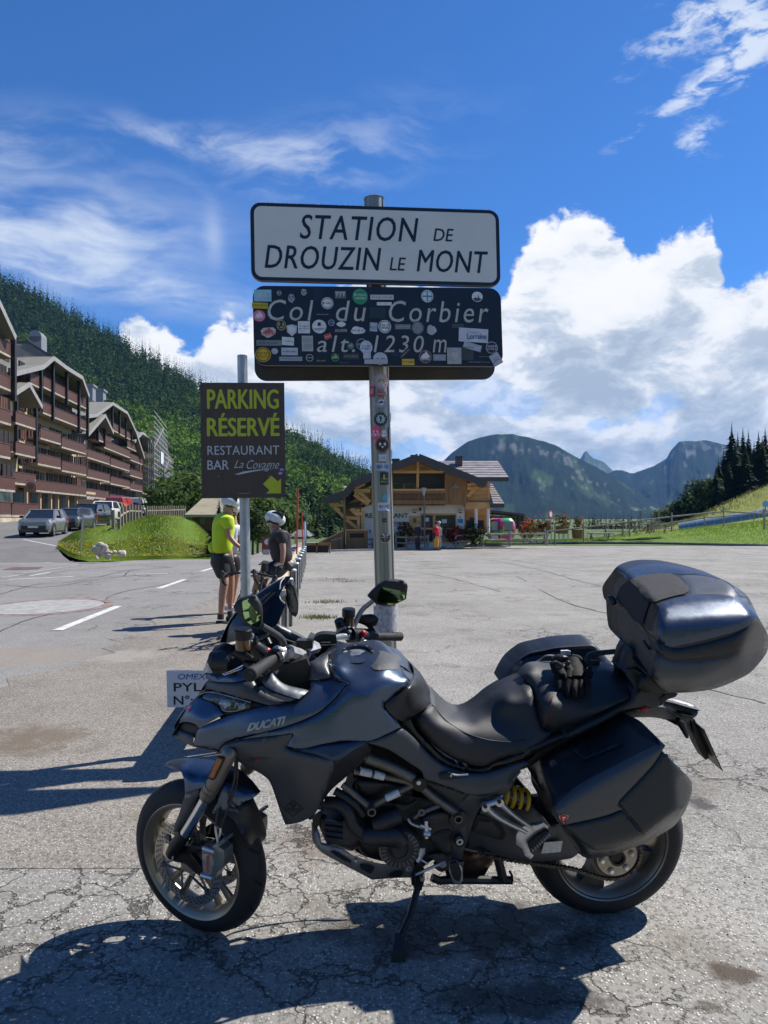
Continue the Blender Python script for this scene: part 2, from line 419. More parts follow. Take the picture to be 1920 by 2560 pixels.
def panel(name,spec,ctrl,mat,parent,fr=None,thick=.012,res=9.0,edge=5.0,er=.005,mirror=True,off=0.0,dy=0.0,corner=48,smooth=True,inset=0.0):
 """curved shell: outline traced from the side, lateral depth from ctrl, rounded edge and a return behind it; mirrored on the other side"""
 fr = fr or BK
 W = ctrl if callable(ctrl) else tps(pts_(ctrl)) if isinstance(ctrl,str) else const(ctrl)
 loop = smooth_loop(pts_(spec),corner=corner)
 a,b = loop,np.roll(loop,-1,0)
 if inset:
  area = np.sum(a[:,0]*b[:,1]-b[:,0]*a[:,1]); t = np.roll(loop,-1,0)-np.roll(loop,1,0); t /= np.linalg.norm(t,axis=1)[:,None]+1e-9
  nrm = np.stack([-t[:,1],t[:,0]],1)*(1 if area > 0 else -1); loop = loop+nrm*inset; a,b = loop,np.roll(loop,-1,0)
 mn,mx = loop.min(0),loop.max(0)
 gx,gy = np.meshgrid(np.arange(mn[0]+res/2,mx[0],res),np.arange(mn[1]+res/2,mx[1],res*.87)); gx[::2] += res/2
 G = np.stack([gx.ravel(),gy.ravel()],1)
 def dist(Q):
  d = b-a; L2 = (d*d).sum(1)+1e-9
  t = np.clip(((Q[:,None]-a[None])*d[None]).sum(2)/L2,0,1); pr = a[None]+t[...,None]*d[None]
  return np.linalg.norm(Q[:,None]-pr,axis=2).min(1)
 if len(G):
  dd = dist(G); ins = np.zeros(len(G),bool)
  for i in range(len(a)):
   y1,y2 = a[i,1],b[i,1]
   if y1 == y2: continue
   c = ((y1 > G[:,1]) != (y2 > G[:,1])) & (G[:,0] < (b[i,0]-a[i,0])*(G[:,1]-y1)/(y2-y1)+a[i,0]); ins ^= c
  G = G[ins & (dd > max(res*.45,edge*.8))]
 n = len(loop)
 ar = np.sum(a[:,0]*b[:,1]-b[:,0]*a[:,1]); t = np.roll(loop,-1,0)-np.roll(loop,1,0); t /= np.linalg.norm(t,axis=1)[:,None]+1e-9
 nr = np.stack([-t[:,1],t[:,0]],1)*(1 if ar > 0 else -1)
 ring = loop+nr*min(edge*.45,2.2)
 allp = np.concatenate([loop,G]) if len(G) else loop
 ov,oe,of,ori,_,_ = geometry.delaunay_2d_cdt([Vector(p) for p in allp.tolist()],[],[list(range(n))],1,1e-4)
 Q = np.array([tuple(p) for p in ov]); dq = dist(Q); wq = W(Q)+off
 wq = wq-er*(1-np.minimum(1,dq/edge))**2 if er else wq
 V = [fr.p(q[0],q[1]+dy,w_) for q,w_ in zip(Q,wq)]
 F = [tuple(f) for f in of]
 edges = {}
 for f in F:
  for i in range(len(f)):
   e_ = (f[i],f[(i+1) % len(f)]); edges[e_] = edges.get(e_,0)+1
 be = [e_ for e_ in edges if (e_[1],e_[0]) not in edges]
 back = {}
 for i,j in be:
  for k in (i,j):
   if k not in back: back[k] = len(V); V.append(V[k]-fr.w*thick)
 F += [(j,i,back[i],back[j]) for i,j in be]
 o = mk(name,V,F,mat,parent,smooth)
 if smooth: auto_smooth(o,62)
 if mirror:
  V2 = [fr.mir(q) for q in V]; o2 = mk(name,V2,[f[::-1] for f in F],mat,parent,smooth)
  if smooth: auto_smooth(o2,62)
 return o
def T3(spec,fr=None):
 fr = fr or BK; return [fr.p(*q) for q in pts_(spec)]
def ptube(name,spec,r,mat,parent,fr=None,seg=10,sm=5,mirror=False,flat=1.0,mb=None):
 p = T3(spec,fr); m = mb or MB(); m.tube(p,r,seg,smooth_n=sm if len(p) > 2 else 0,flat=flat)
 if mirror: m.tube([(fr or BK).mir(q) for q in p],r,seg,smooth_n=sm if len(p) > 2 else 0,flat=flat)
 if mb is None: return auto_smooth(m.build(name,mat,parent),50)
def slab(name,spec,w0,w1,mat,parent,fr=None,er=.003,mirror=False,**k):
 return panel(name,spec,w1,mat,parent,fr,thick=w1-w0,er=er,edge=3,mirror=mirror,**k)
# ---------------------------------------------------------------- terrain and ground
def sstep(t): t = max(0,min(1,t)); return t*t*(3-2*t)
def GZ(y): return -.33*sstep((y-10)/38)
AP_Y = [20,25,31,34.5,44,55,65,75,90,120,160,260]; AP_Z = [-.4,-.17,-.20,.26,.65,1.05,1.4,1.7,1.95,2.6,3.6,6]
def AZ(y): return float(np.interp(y,AP_Y,AP_Z))
def gp(px,py,up=0.0,f=GZ):
 d = 1.6*FPX/max(1e-3,py-HZ)
 for _ in range(25): d = .5*d+.5*(CAMH-f(d))*FPX/max(1e-3,py-HZ)
 return Vector(((px-CX)/FPX*d,d,f(d)+up))
def fbm(x,y,oct=5,seed=0,f=1.0):
 """value noise, numpy"""
 x = np.asarray(x,float); y = np.asarray(y,float); r = np.zeros_like(x); a = .5; rs = np.random.default_rng(seed); T = rs.random((256,256))
 for o_ in range(oct):
  xi = np.floor(x*f).astype(int); yi = np.floor(y*f).astype(int); u = x*f-xi; v = y*f-yi; u = u*u*(3-2*u); v = v*v*(3-2*v)
  g = lambda i,j: T[(xi+i) % 256,(yi+j) % 256]
  r += a*((g(0,0)*(1-u)+g(1,0)*u)*(1-v)+(g(0,1)*(1-u)+g(1,1)*u)*v); a *= .5; f *= 2.03
 return r
def asphalt(name,c1,c2,speck,crack,stain,shoulder=False,seed=0.0,spots=()):
 m = bpy.data.materials.new(name); m.use_nodes = True; n = NT(m.node_tree); b = n.n['Principled BSDF']; MC[name] = m
 P = n.mapping(n.node('ShaderNodeTexCoord').outputs['Object'],loc=(seed,seed,0))
 big = n.noise(P,.35,6,.6); mid = n.noise(P,2.2,6,.65); fine = n.noise(P,75,4,.8)
 base = n.mix(n.mr(n.m('ADD',n.m('MULTIPLY',big,.6),n.m('MULTIPLY',mid,.4)),.38,.62),c1,c2)
 v = n.node('ShaderNodeTexVoronoi'); v.inputs['Scale'].default_value = 84; n.l.new(P,v.inputs['Vector'])
 vs = n.node('ShaderNodeSeparateXYZ',{0: v.outputs['Color']}).outputs[0]
 st = n.m('MULTIPLY',n.mr(v.outputs['Distance'],.15,.5,1,0),n.mr(vs,.55,.8,0,1))
 c = n.mix(n.m('MULTIPLY',st,speck),base,tuple(min(1,q*2.1+.05) for q in c1))
 dk = n.m('MULTIPLY',n.mr(n.node('ShaderNodeSeparateXYZ',{0: v.outputs['Color']}).outputs[1],.62,.85,0,1),speck*.8)
 c = n.mix(dk,c,tuple(q*.42 for q in c1))
 c = n.mix(n.mr(fine,.35,.7,0,.35),c,tuple(q*.55 for q in c2))
 s1 = n.noise(n.mapping(P,loc=(7,3,0)),1.1,7,.7); c = n.mix(n.mr(s1,.56,.72,0,stain),c,(.105,.082,.058))
 s2 = n.noise(n.mapping(P,loc=(17,9,0)),.8,8,.75); c = n.mix(n.mr(s2,.60,.70,0,stain*.8),c,(.045,.042,.04))
 P0 = n.node('ShaderNodeTexCoord').outputs['Object']; rag = n.noise(P0,4.5,7,.7); sx = n.node('ShaderNodeSeparateXYZ',{0: P0}).outputs
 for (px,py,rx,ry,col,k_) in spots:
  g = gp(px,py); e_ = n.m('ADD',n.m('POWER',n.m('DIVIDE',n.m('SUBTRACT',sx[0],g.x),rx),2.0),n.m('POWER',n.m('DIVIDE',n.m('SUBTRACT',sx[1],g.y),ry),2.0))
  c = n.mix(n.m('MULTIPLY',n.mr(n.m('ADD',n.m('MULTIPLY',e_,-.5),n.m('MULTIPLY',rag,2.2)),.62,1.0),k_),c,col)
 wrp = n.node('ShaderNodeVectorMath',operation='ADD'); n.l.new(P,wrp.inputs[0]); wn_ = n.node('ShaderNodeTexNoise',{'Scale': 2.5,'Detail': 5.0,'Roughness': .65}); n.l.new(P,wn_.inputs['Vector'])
 sc = n.node('ShaderNodeVectorMath',operation='SCALE'); n.l.new(wn_.outputs['Color'],sc.inputs[0]); sc.inputs['Scale'].default_value = .55; n.l.new(sc.outputs[0],wrp.inputs[1])
 cr_ = n.vor(wrp.outputs[0],1.1,'DISTANCE_TO_EDGE'); cr2 = n.vor(wrp.outputs[0],3.6,'DISTANCE_TO_EDGE')
 zone = n.noise(n.mapping(P,loc=(2.2,5,0)),.42,3,.5)
 for (px,py,r_,a_k) in ((110,2250,1.1,.22),(1450,2450,.5,.14),(300,2150,.6,.12)):
  g = gp(px,py); e_ = n.m('ADD',n.m('POWER',n.m('DIVIDE',n.m('SUBTRACT',sx[0],g.x),r_),2.0),n.m('POWER',n.m('DIVIDE',n.m('SUBTRACT',sx[1],g.y),r_*.7),2.0)); zone = n.m('ADD',zone,n.m('MULTIPLY',n.m('POWER',2.718,n.m('MULTIPLY',e_,-1.0)),a_k))
 k1 = n.m('MULTIPLY',n.mr(cr_,.004,.012,1,0),n.mr(zone,.50,.58)); k2 = n.m('MULTIPLY',n.mr(cr2,.01,.028,1,0),n.mr(zone,.56,.62))
 ck = n.m('MULTIPLY',n.m('MAXIMUM',k1,k2),crack); c = n.mix(ck,c,(.018,.016,.014))
 n.l.new(c,b.inputs['Base Color']); b.inputs['Roughness'].default_value = .88; b.inputs['Specular IOR Level'].default_value = .3
 hgt = n.m('SUBTRACT',n.m('ADD',n.m('MULTIPLY',st,.6),n.m('MULTIPLY',fine,.6)),n.m('MULTIPLY',ck,2.0))
 bn = n.node('ShaderNodeBump',{'Strength': .9,'Distance': .006}); n.l.new(hgt,bn.inputs['Height']); n.l.new(bn.outputs[0],b.inputs['Normal'])
 return m
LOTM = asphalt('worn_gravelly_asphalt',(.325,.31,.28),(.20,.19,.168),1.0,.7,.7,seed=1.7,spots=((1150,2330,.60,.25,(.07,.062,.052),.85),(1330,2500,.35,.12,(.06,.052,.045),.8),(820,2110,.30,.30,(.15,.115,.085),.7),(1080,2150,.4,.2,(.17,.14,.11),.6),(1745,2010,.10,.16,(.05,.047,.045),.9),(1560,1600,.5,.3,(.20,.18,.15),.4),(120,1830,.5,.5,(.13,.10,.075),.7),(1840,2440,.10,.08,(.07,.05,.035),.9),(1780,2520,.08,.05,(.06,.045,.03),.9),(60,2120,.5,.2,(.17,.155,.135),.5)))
ROADM = asphalt('road_asphalt',(.26,.25,.235),(.20,.193,.18),.75,.9,.5,seed=23.0,spots=((60,1640,1.2,.8,(.24,.20,.16),.6),))
SHOM = asphalt('gravel_shoulder',(.28,.255,.22),(.19,.17,.145),1.0,.1,.8,seed=11.0,spots=((70,1850,.5,.5,(.13,.10,.07),.8),(300,1640,.6,.5,(.30,.28,.25),.6),(560,1600,.25,1.2,(.12,.10,.08),.6)))
APM = asphalt('apron_asphalt',(.19,.18,.175),(.15,.145,.14),.3,.4,.3,seed=41.0)
def sheet(name,xs_fn,y0,y1,dy,up,mat,zf=GZ,nx=14):
 ys = list(np.arange(y0,y1,dy))+[y1]; V = []; F = []
 for y in ys:
  a,b = xs_fn(y)
  for i in range(nx+1): V.append((a+(b-a)*i/nx,y,zf(y)+up))
 for j in range(len(ys)-1):
  for i in range(nx): k = j*(nx+1)+i; F.append((k,k+1,k+nx+2,k+nx+1))
 return structure(mk(name,V,F,mat))
GRASSM = M('meadow_ground',(.075,.12,.022),.95,var=.35,scale=1.2,col2=(.045,.08,.016),bump=.6,bscale=30)
structure(mk('grass_slope',[(-60,-13,-.1),(60,-13,-.1),(60,-40,5),(-60,-40,5),(70,-90,22),(-70,-90,22)],[(0,1,2,3),(3,2,4,5)],M('slope_grass',(.08,.14,.025),.95,var=.3,scale=.8)))
V = []; F = []; ys = [-300,-60,-30,0,8,14,20,26,32,38,44,50,56,62,70,80,100,140,200,300,500,900,1500,2600]; xs = [-2600,-900,-300,-120,-60,-30,-15,0,15,30,60,120,300,900,2600]
for y in ys:
 for x in xs:
  z = GZ(y)-.06
  if y > 90: z -= (y-90)*(.05 if x > -60 else 0.0)*(1 if x < 60 else 0)+(0 if x < 60 else -(y-90)*.0)
  if y > 1000 and -60 < x < 60: z -= 60
  if y < -25: z -= (-25-y)*.02
  V.append((x,y,max(z,-160)))
nx = len(xs)
for j in range(len(ys)-1):
 for i in range(nx-1): k = j*nx+i; F.append((k,k+1,k+nx+1,k+nx))
structure(mk('ground',V,F,GRASSM,smooth=True))
ROW = lambda y: -.42-.0895*y      # line of posts
sheet('parking_lot',lambda y: (ROW(y)-.10 if y > 3.5 else -14,60 if y < 30 else 60-(y-30)*.55),-14,53.5,1.2,.004,LOTM)
sheet('gravel_shoulder',lambda y: (-3.35-.01*y+.28*math.sin(y*1.9)*math.sin(y*.63)+.12*math.sin(y*7.1),ROW(y)-.10),3.5,62,.35,.006,SHOM)
def road_x(y): return (-60,-2.6-.01*y)
sheet('road',road_x,3.5,31.5,1.5,.002,ROADM)
sheet('road',lambda y: (-11.4+.35*(y-31.5) if y < 45 else -6.7,-2.6-.01*y),31.5,62,1.5,.002,ROADM)
EDGE_Y = [26,29.6,31.5,34.5,39.6,44.3,51.3,60,70,80,110,170]; EDGE_X = [-11.0,-11.4,-13.0,-14.7,-16.5,-17.8,-19.6,-21,-23.2,-24.5,-29,-39]
sheet('access_road',lambda y: (-110,float(np.interp(y,EDGE_Y,EDGE_X))),25,170,1.5,.006,APM,zf=AZ)
def strip(name,pts,wd,h,mat,par=None):
 m = MB()
 for a,b in zip(pts[:-1],pts[1:]): m.bar(Vector(a)+Vector((0,0,h/2)),Vector(b)+Vector((0,0,h/2)),wd,h)
 return m.build(name,mat,par)
CONC = M('pale_concrete',(.36,.35,.33),.85,var=.2,scale=3)
structure(strip('kerb',[gp(*q) for q in ((690,1377),(800,1380),(960,1376.5),(1090,1372),(1200,1362),(1320,1359.5),(1450,1357.5),(1600,1358),(1760,1361),(1925,1365),(2100,1370))],.18,.12,CONC))
PAINT = M('worn_white_paint',(.66,.66,.63),.8,var=.25,scale=6,col2=(.36,.35,.33))
PAINT2 = M('faded_white_paint',(.36,.35,.33),.85,var=.3,scale=5,col2=(.20,.195,.19))
def mark(qs,mat,up=.009,f=GZ,name='road_marking',close=True):
 v = [gp(a,b,up,f) for a,b in qs]; return structure(mk(name,v,[tuple(range(len(v)))][0:1],mat))
def line(a,b,wd,mat,f=GZ,up=.009):
 A = gp(*a,up,f); B = gp(*b,up,f); d = (B-A); s = Vector((d.y,-d.x,0)).normalized()*wd/2
 n = max(1,int(d.length/2)); V = []
 for i in range(n+1):
  p = A.lerp(B,i/n); p.z = f(p.y)+up; V += [p-s,p+s]
 return structure(mk('road_marking',V,[(2*i,2*i+1,2*i+3,2*i+2) for i in range(n)],mat))
for a,b in (((143,1577),(296,1516)),((396,1472),(463,1449)),((503,1429),(533,1420))): line(a,b,.15,PAINT)
pass
line(cr('N',430,1018),cr('N',780,1000),.16,PAINT); line(cr('N',215,1123),cr('N',780,1037),.14,PAINT2); line(cr('N',0,1170),cr('N',190,1142),.14,PAINT2)
line(cr('N',300,1145),cr('N',490,1113),.12,PAINT); line(cr('N',90,1183),cr('N',720,1153),.14,PAINT); line(cr('N',1340,1132),cr('N',1659,1122),.14,PAINT); line((0,1444),(60,1436),.15,PAINT2)
line(cr('N',180,778),cr('N',640,795),.12,PAINT,AZ,.012); line(cr('N',230,787),cr('N',575,856),.12,PAINT,AZ,.014); line(cr('N',680,745),cr('N',730,742),.12,PAINT,AZ,.014)
mark([cr('N',*q) for q in ((20,1086),(130,1060),(430,1058),(380,1080),(180,1088))],M('reddish_patch',(.12,.075,.07),.85,var=.3,scale=4),.010,name='road_patch')
m = MB(); c = Vector(gp(118,1517,.011));
for r0,r1,mi in ((.0,.95,0),(.97,1.12,1)):
 N_ = 40; V = []
 for i in range(N_):
  a = 2*PI*i/N_
  for r in (r0,r1): V.append((c.x+math.cos(a)*r*1.0,c.y+math.sin(a)*r*1.25,c.z))
 m.add(V,[(2*i,2*i+1,(2*i+3) % (2*N_),(2*i+2) % (2*N_)) for i in range(N_)],mi)
structure(m.build('road_marking',[PAINT2,M('faded_red_paint',(.24,.165,.15),.85,var=.4,scale=6)]))
m = MB()
def crackline(qs,wd,f=GZ):
 P = cr3([gp(a,b,.0075,f) for a,b in qs],8); V = []
 for i,p in enumerate(P):
  t = (P[min(i+1,len(P)-1)]-P[max(0,i-1)]).normalized(); s_ = Vector((t.y,-t.x,0))*wd*random.uniform(.3,.8); j = Vector((random.uniform(-1,1),random.uniform(-1,1),0))*wd
  V += [p-s_+j,p+s_+j]
 m.add(V,[(2*i,2*i+1,2*i+3,2*i+2) for i in range(len(P)-1)])
for q in (((0,1487),(90,1462),(200,1452),(330,1425),(430,1418)),((0,1462),(120,1468),(260,1447),(420,1432)),((230,1520),(300,1482),(420,1460),(500,1440)),((0,1580),(70,1550),(150,1530)),((60,1440),(200,1425),(350,1412),(500,1405)),
  ((310,1440),(330,1428),(420,1420)),((1230,1400),(1340,1423),(1430,1448),(1530,1472)),((1060,1395),(1250,1398),(1400,1420),(1600,1440),(1900,1490)),((1290,1440),(1400,1500),(1560,1545)),((1100,1385),(1400,1388),(1700,1400)),((1480,1640),(1640,1690),(1915,1760)),((950,1420),(1100,1440),(1250,1480))): crackline(q,.018 if q[0][1] > 1500 else .03)
tag(m.build('sealed_crack',M('tar_crack',(.03,.03,.03),.7)),kind='structure')
# ---------------------------------------------------------------- patch terrain from picture depth
def patch(name,rows,mat,nu=60,nv=24,rough=0.0,seed=1,smooth=True,kind='structure',rf=.2):
 R = []
 for r in rows:
  r = np.array(r,float); k = (r[:,0]-r[0,0])/(r[-1,0]-r[0,0]); u = np.linspace(0,1,nu); W3 = np.array([tuple(at(*q)) for q in r]); R.append(np.stack([np.interp(u,k,W3[:,i]) for i in range(3)],1))
 R = np.array(R); t = np.linspace(0,len(rows)-1,nv); G = np.zeros((nv,nu,3))
 for i,q in enumerate(t):
  a = min(int(q),len(rows)-2); f_ = q-a; G[i] = R[a]*(1-f_)+R[a+1]*f_
 if rough:
  n_ = fbm(G[...,0]+500,G[...,1]+500,4,seed,rf)-.47; w_ = np.ones((nv,nu)); w_[0] = 0; G[...,2] += n_*rough*w_
 V = G.reshape(-1,3).tolist(); F = [(j*nu+i,j*nu+i+1,(j+1)*nu+i+1,(j+1)*nu+i) for j in range(nv-1) for i in range(nu-1)]
 o = mk(name,V,F,mat,smooth=smooth); tag(o,kind=kind); return G
def meadow(name,g1,g2,dry,flow):
 m = bpy.data.materials.new(name); m.use_nodes = True; n = NT(m.node_tree); b = n.n['Principled BSDF']
 P = n.node('ShaderNodeTexCoord').outputs['Object']; c = n.mix(n.mr(n.noise(P,.5,6,.7),.35,.65),g1,g2); c = n.mix(n.mr(n.noise(P,7,6,.8),.42,.72,0,.55),c,tuple(q*.5 for q in g2))
 c = n.mix(n.mr(n.noise(n.mapping(P,loc=(9,2,0)),.35,5,.7),.52,.68,0,dry),c,(.24,.19,.07))
 n.l.new(c,b.inputs['Base Color']); b.inputs['Roughness'].default_value = .9; b.inputs['Specular IOR Level'].default_value = .15
 bn = n.node('ShaderNodeBump',{'Strength': 1.0,'Distance': .15}); n.l.new(n.noise(P,5,6,.75),bn.inputs['Height']); n.l.new(bn.outputs[0],b.inputs['Normal']); return m
BANKM = meadow('bank_grass',(.18,.28,.035),(.12,.20,.026),.1,1); LAWNM = meadow('lawn_grass',(.18,.28,.04),(.12,.20,.03),.1,0); HILLM = meadow('hill_meadow',(.26,.28,.06),(.18,.21,.045),.5,0)
bank = patch('grass_bank',[[(140,1374,gp(140,1374,0,AZ).y+.3)]+[(a,b+3,gp(a,b+3,0,AZ if a < 200 else GZ).y+.2) for a,b in ((147,1370),(170,1387),(195,1395),(225,1401),(330,1399),(418,1396),(521,1396),(580,1394))],
 [(147,1367,gp(147,1370,0,AZ).y+.6)]+[(a,b-5,gp(a,b,0,AZ if a < 200 else GZ).y+.9) for a,b in ((170,1385),(195,1393),(225,1400),(330,1398),(418,1395),(521,1395),(580,1393))],
 [(148,1364,35.5),(180,1362,36),(240,1365,36),(330,1350,39),(418,1345,41),(510,1368,38),(570,1388,35)],
 [(150,1360,36.5),(187,1335,44.3),(230,1322,51.3),(297,1309,58),(380,1288,66),(452,1291,62),(485,1305,56),(522,1344,46),(560,1385,37)],
 [(150,1362,38),(187,1340,50),(260,1325,75),(330,1325,90),(420,1325,90),(500,1330,80),(560,1390,60)]],BANKM,80,40,.12,3)
lawn = patch('lawn',[[(1200,1361,57),(1320,1358.6,58.5),(1450,1356.8,60),(1600,1357,59.5),(1760,1360,57),(1925,1364,54),(2150,1369,52),(3300,1385,44)],
 [(1200,1354,68),(1450,1351,68),(1560,1340,68),(1700,1325,68),(1925,1302,68),(2200,1290,66),(3300,1300,56)],
 [(1200,1362,95),(1450,1360,100),(1560,1345,100),(1700,1335,100),(1925,1310,100),(2200,1300,100),(3300,1310,90)]],LAWNM,90,20,.25,4)
hillr = patch('hillside_meadow',[[(1500,1345,92),(1640,1335,92),(1750,1330,90),(1925,1315,88),(2300,1300,80),(3700,1300,66)],[(1600,1330,105),(1703,1311,108),(1760,1290,112),(1925,1250,110),(2300,1180,100),(3700,1100,86)],
 [(1650,1322,125),(1712,1307,128),(1753,1293,130),(1840,1248,132),(1925,1210,134),(2300,1080,130),(3700,900,115)],[(1700,1340,170),(1753,1330,175),(1840,1300,180),(1925,1270,185),(2300,1200,180),(3700,1100,170)]],HILLM,90,26,1.0,6)
# ---------------------------------------------------------------- vegetation
LEAFM = attr_mat('foliage',.75,.22,3.0,spec=.2); FORM = attr_mat('forest',.85,.15,.5,spec=.12)
for m_ in (LEAFM,FORM):
 n = NT(m_.node_tree); b = n.n['Principled BSDF']; tr_ = n.node('ShaderNodeBsdfTranslucent'); n.l.new(b.inputs['Base Color'].links[0].from_socket,tr_.inputs[0]); mx = n.node('ShaderNodeMixShader',{0: .38 if m_ == LEAFM else .2,1: b.outputs[0],2: tr_.outputs[0]}); n.l.new(mx.outputs[0],n.n['Material Output'].inputs[0])
def soup(name,P,tints,mat,parent=None,kind=None,label=None):
 """P: (n,3,3) triangles; tints (n,3)"""
 n = len(P); me = bpy.data.meshes.new(name); me.vertices.add(n*3); me.vertices.foreach_set('co',P.reshape(-1).astype(np.float32))
 me.loops.add(n*3); me.loops.foreach_set('vertex_index',np.arange(n*3,dtype=np.int32)); me.polygons.add(n); me.polygons.foreach_set('loop_start',np.arange(0,n*3,3,dtype=np.int32)); me.polygons.foreach_set('loop_total',np.full(n,3,dtype=np.int32))
 ca = me.color_attributes.new('tint','FLOAT_COLOR','POINT'); c = np.ones((n*3,4),np.float32); c[:,:3] = np.repeat(tints,3,0); ca.data.foreach_set('color',c.reshape(-1))
 me.materials.append(mat); me.update(calc_edges=True); me.validate(); o = bpy.data.objects.new(name,me); _link(o,name,parent)
 if kind: tag(o,kind=kind,label=label)
 return o
def tri_conifer(rs,H,R,whorls=16,per=9,droop=.25):
 """spruce: whorls of tapering, drooping sprays with a ragged outline"""
 T = []
 for i in range(whorls):
  t = i/(whorls-1); z = H*(.06+.92*t); r = R*(1-t)**.85*(rs.uniform(.8,1.12))+.02*H*(1-t)
  for j in range(max(3,int(per*(1-t*.6)))):
   a = rs.uniform(0,2*PI); rr = r*rs.uniform(.62,1.15); w_ = rr*rs.uniform(.22,.38)
   c,s = math.cos(a),math.sin(a); zz = z+rs.uniform(-.5,.5)*H/whorls
   tip = (c*rr,s*rr,zz-rr*droop*rs.uniform(.6,1.6)); mid = rr*.5
   l = (c*mid-s*w_,s*mid+c*w_,zz-rr*droop*.55); q = (c*mid+s*w_,s*mid-c*w_,zz-rr*droop*.55); o_ = (c*.02,s*.02,zz+.10*rr)
   T += [(o_,l,tip),(o_,tip,q),(o_,(l[0],l[1],l[2]-.12*rr),(q[0],q[1],q[2]-.12*rr))]
 T.append(((-.03*R,0,H*.93),(.03*R,0,H*.93),(0,0,H*1.04))); T.append(((0,-.03*R,H*.93),(0,.03*R,H*.93),(0,0,H*1.04)))
 return np.array(T)
def tri_crown(rs,H,R,n=700,leaf=.16,lobes=9,base=.22):
 """broadleaf crown: leaf clumps through several overlapping lobes"""
 C = [(rs.uniform(-.5,.5)*R,rs.uniform(-.5,.5)*R,H*(base+.18+rs.uniform(0,1)*(.88-base-.25)),R*rs.uniform(.38,.66)) for _ in range(lobes)]
 k = rs.integers(0,lobes,n); C = np.array(C)[k]; d = rs.normal(size=(n,3)); d /= np.linalg.norm(d,axis=1)[:,None]; rad = C[:,3]*rs.uniform(.55,1.06,n)**.5
 P = C[:,:3]+d*rad[:,None]*np.array([1,1,1.15]); a = rs.normal(size=(n,3)); a -= d*(a*d).sum(1)[:,None]*.6; a /= np.linalg.norm(a,axis=1)[:,None]; b = np.cross(d,a)
 s = leaf*rs.uniform(.5,1.4,n)[:,None]*R
 return np.stack([P-a*s,P+a*s*.8-b*s*.6,P+b*s],1)
def tree_thing(name,label,base,H,R,kind,tint,seed,group=None,detail=1.0):
 rs = np.random.default_rng(seed); t = thing(name,label,'tree' if kind != 'bush' else 'bush',tuple(base),group)
 B = np.array(tuple(base))
 if kind == 'spruce': T = tri_conifer(rs,H,R,int(24*detail),int(17*detail),.30); nt = len(T)
 else: T = tri_crown(rs,H,R,int(1500*detail),.10 if kind != 'bush' else .12,11,.22 if kind == 'tree' else -.1); nt = len(T)
 h = T.mean(1); light = .78+.5*rs.random(nt)*1.0; tn = np.array(tint)[None]*light[:,None]; tn[:,0] *= rs.uniform(.85,1.2,nt)
 soup('crown',T+B,tn,LEAFM,t)
 m = MB(); m.tube([base+Vector((0,0,-.3)),base+Vector((R*.02,0,H*.45)),base+Vector((0,R*.02,H*(.93 if kind == 'spruce' else .7)))],[H*.018+.03,H*.012+.02,.02],7)
 if kind == 'tree':
  for i in range(5):
   a = rs.uniform(0,2*PI); z = H*rs.uniform(.25,.5); m.tube([base+Vector((0,0,z)),base+Vector((math.cos(a)*R*.55,math.sin(a)*R*.55,z+H*.22))],[H*.008+.015,.01],5)
 m.build('trunk',M('bark',(.075,.058,.042),.9,var=.4,scale=6,bump=.5),t)
 return t
rid = [(-1100,420),(-400,480),(-150,600),(0,697),(60,722),(100,745),(180,790),(250,828),(350,893),(430,940),(500,980),(600,1040),(720,1108),(800,1152),(870,1200),(980,1262),(1050,1300)]
rd = lambda px: float(np.interp(px,[-400,0,500,870,1050],[900,820,650,520,480]))
rows = []
for t in (0,.12,.3,.5,.7,.85,1.0):
 r = []
 for px,py in rid:
  b0 = 1322; d0 = float(np.interp(px,[-400,100,400,700,1050],[260,260,215,230,300])); r.append((px,b0+(py-b0)*t**.93,d0+(rd(px)-d0)*t**1.05))
 rows.append(r)
rows.append([(px,1300,rd(px)*1.6) for px,py in rid])
FORG = M('forest_floor',(.030,.045,.014),.95,var=.3,scale=.2)
HG = patch('forested_hill',rows,FORG,120,60,0,2)
rs = np.random.default_rng(11)
tmpl = [tri_conifer(rs,1.0,.19,8,6,.45) for _ in range(6)]; tmpb = [tri_crown(rs,1.0,.42,210,.125,7,.0) for _ in range(5)]
nv_,nu_ = HG.shape[:2]; S = []
cand = 26000; uu = np.where(rs.random(cand) < .1,rs.uniform(0,.325,cand),rs.uniform(.325,.99999,cand))*(nu_-1); vv = rs.uniform(0,(nv_-1)*6/7+.6,cand)
ui = uu.astype(int); vi = vv.astype(int); fu = (uu-ui)[:,None]; fv = (vv-vi)[:,None]
Pp = HG[vi,ui]*(1-fu)*(1-fv)+HG[vi,ui+1]*fu*(1-fv)+HG[vi+1,ui]*(1-fu)*fv+HG[vi+1,ui+1]*fu*fv
tt = vv/((nv_-1)*6/7); mixn = fbm(Pp[:,0]/60+40,Pp[:,1]/90+40,4,5,1.0)
zz = (Pp[:,2]/Pp[:,1]); px_ = CX+Pp[:,0]/Pp[:,1]*FPX
keep = rs.random(cand) < np.clip(Pp[:,1]/650,.30,1)*.76
chunks = []; tints = []
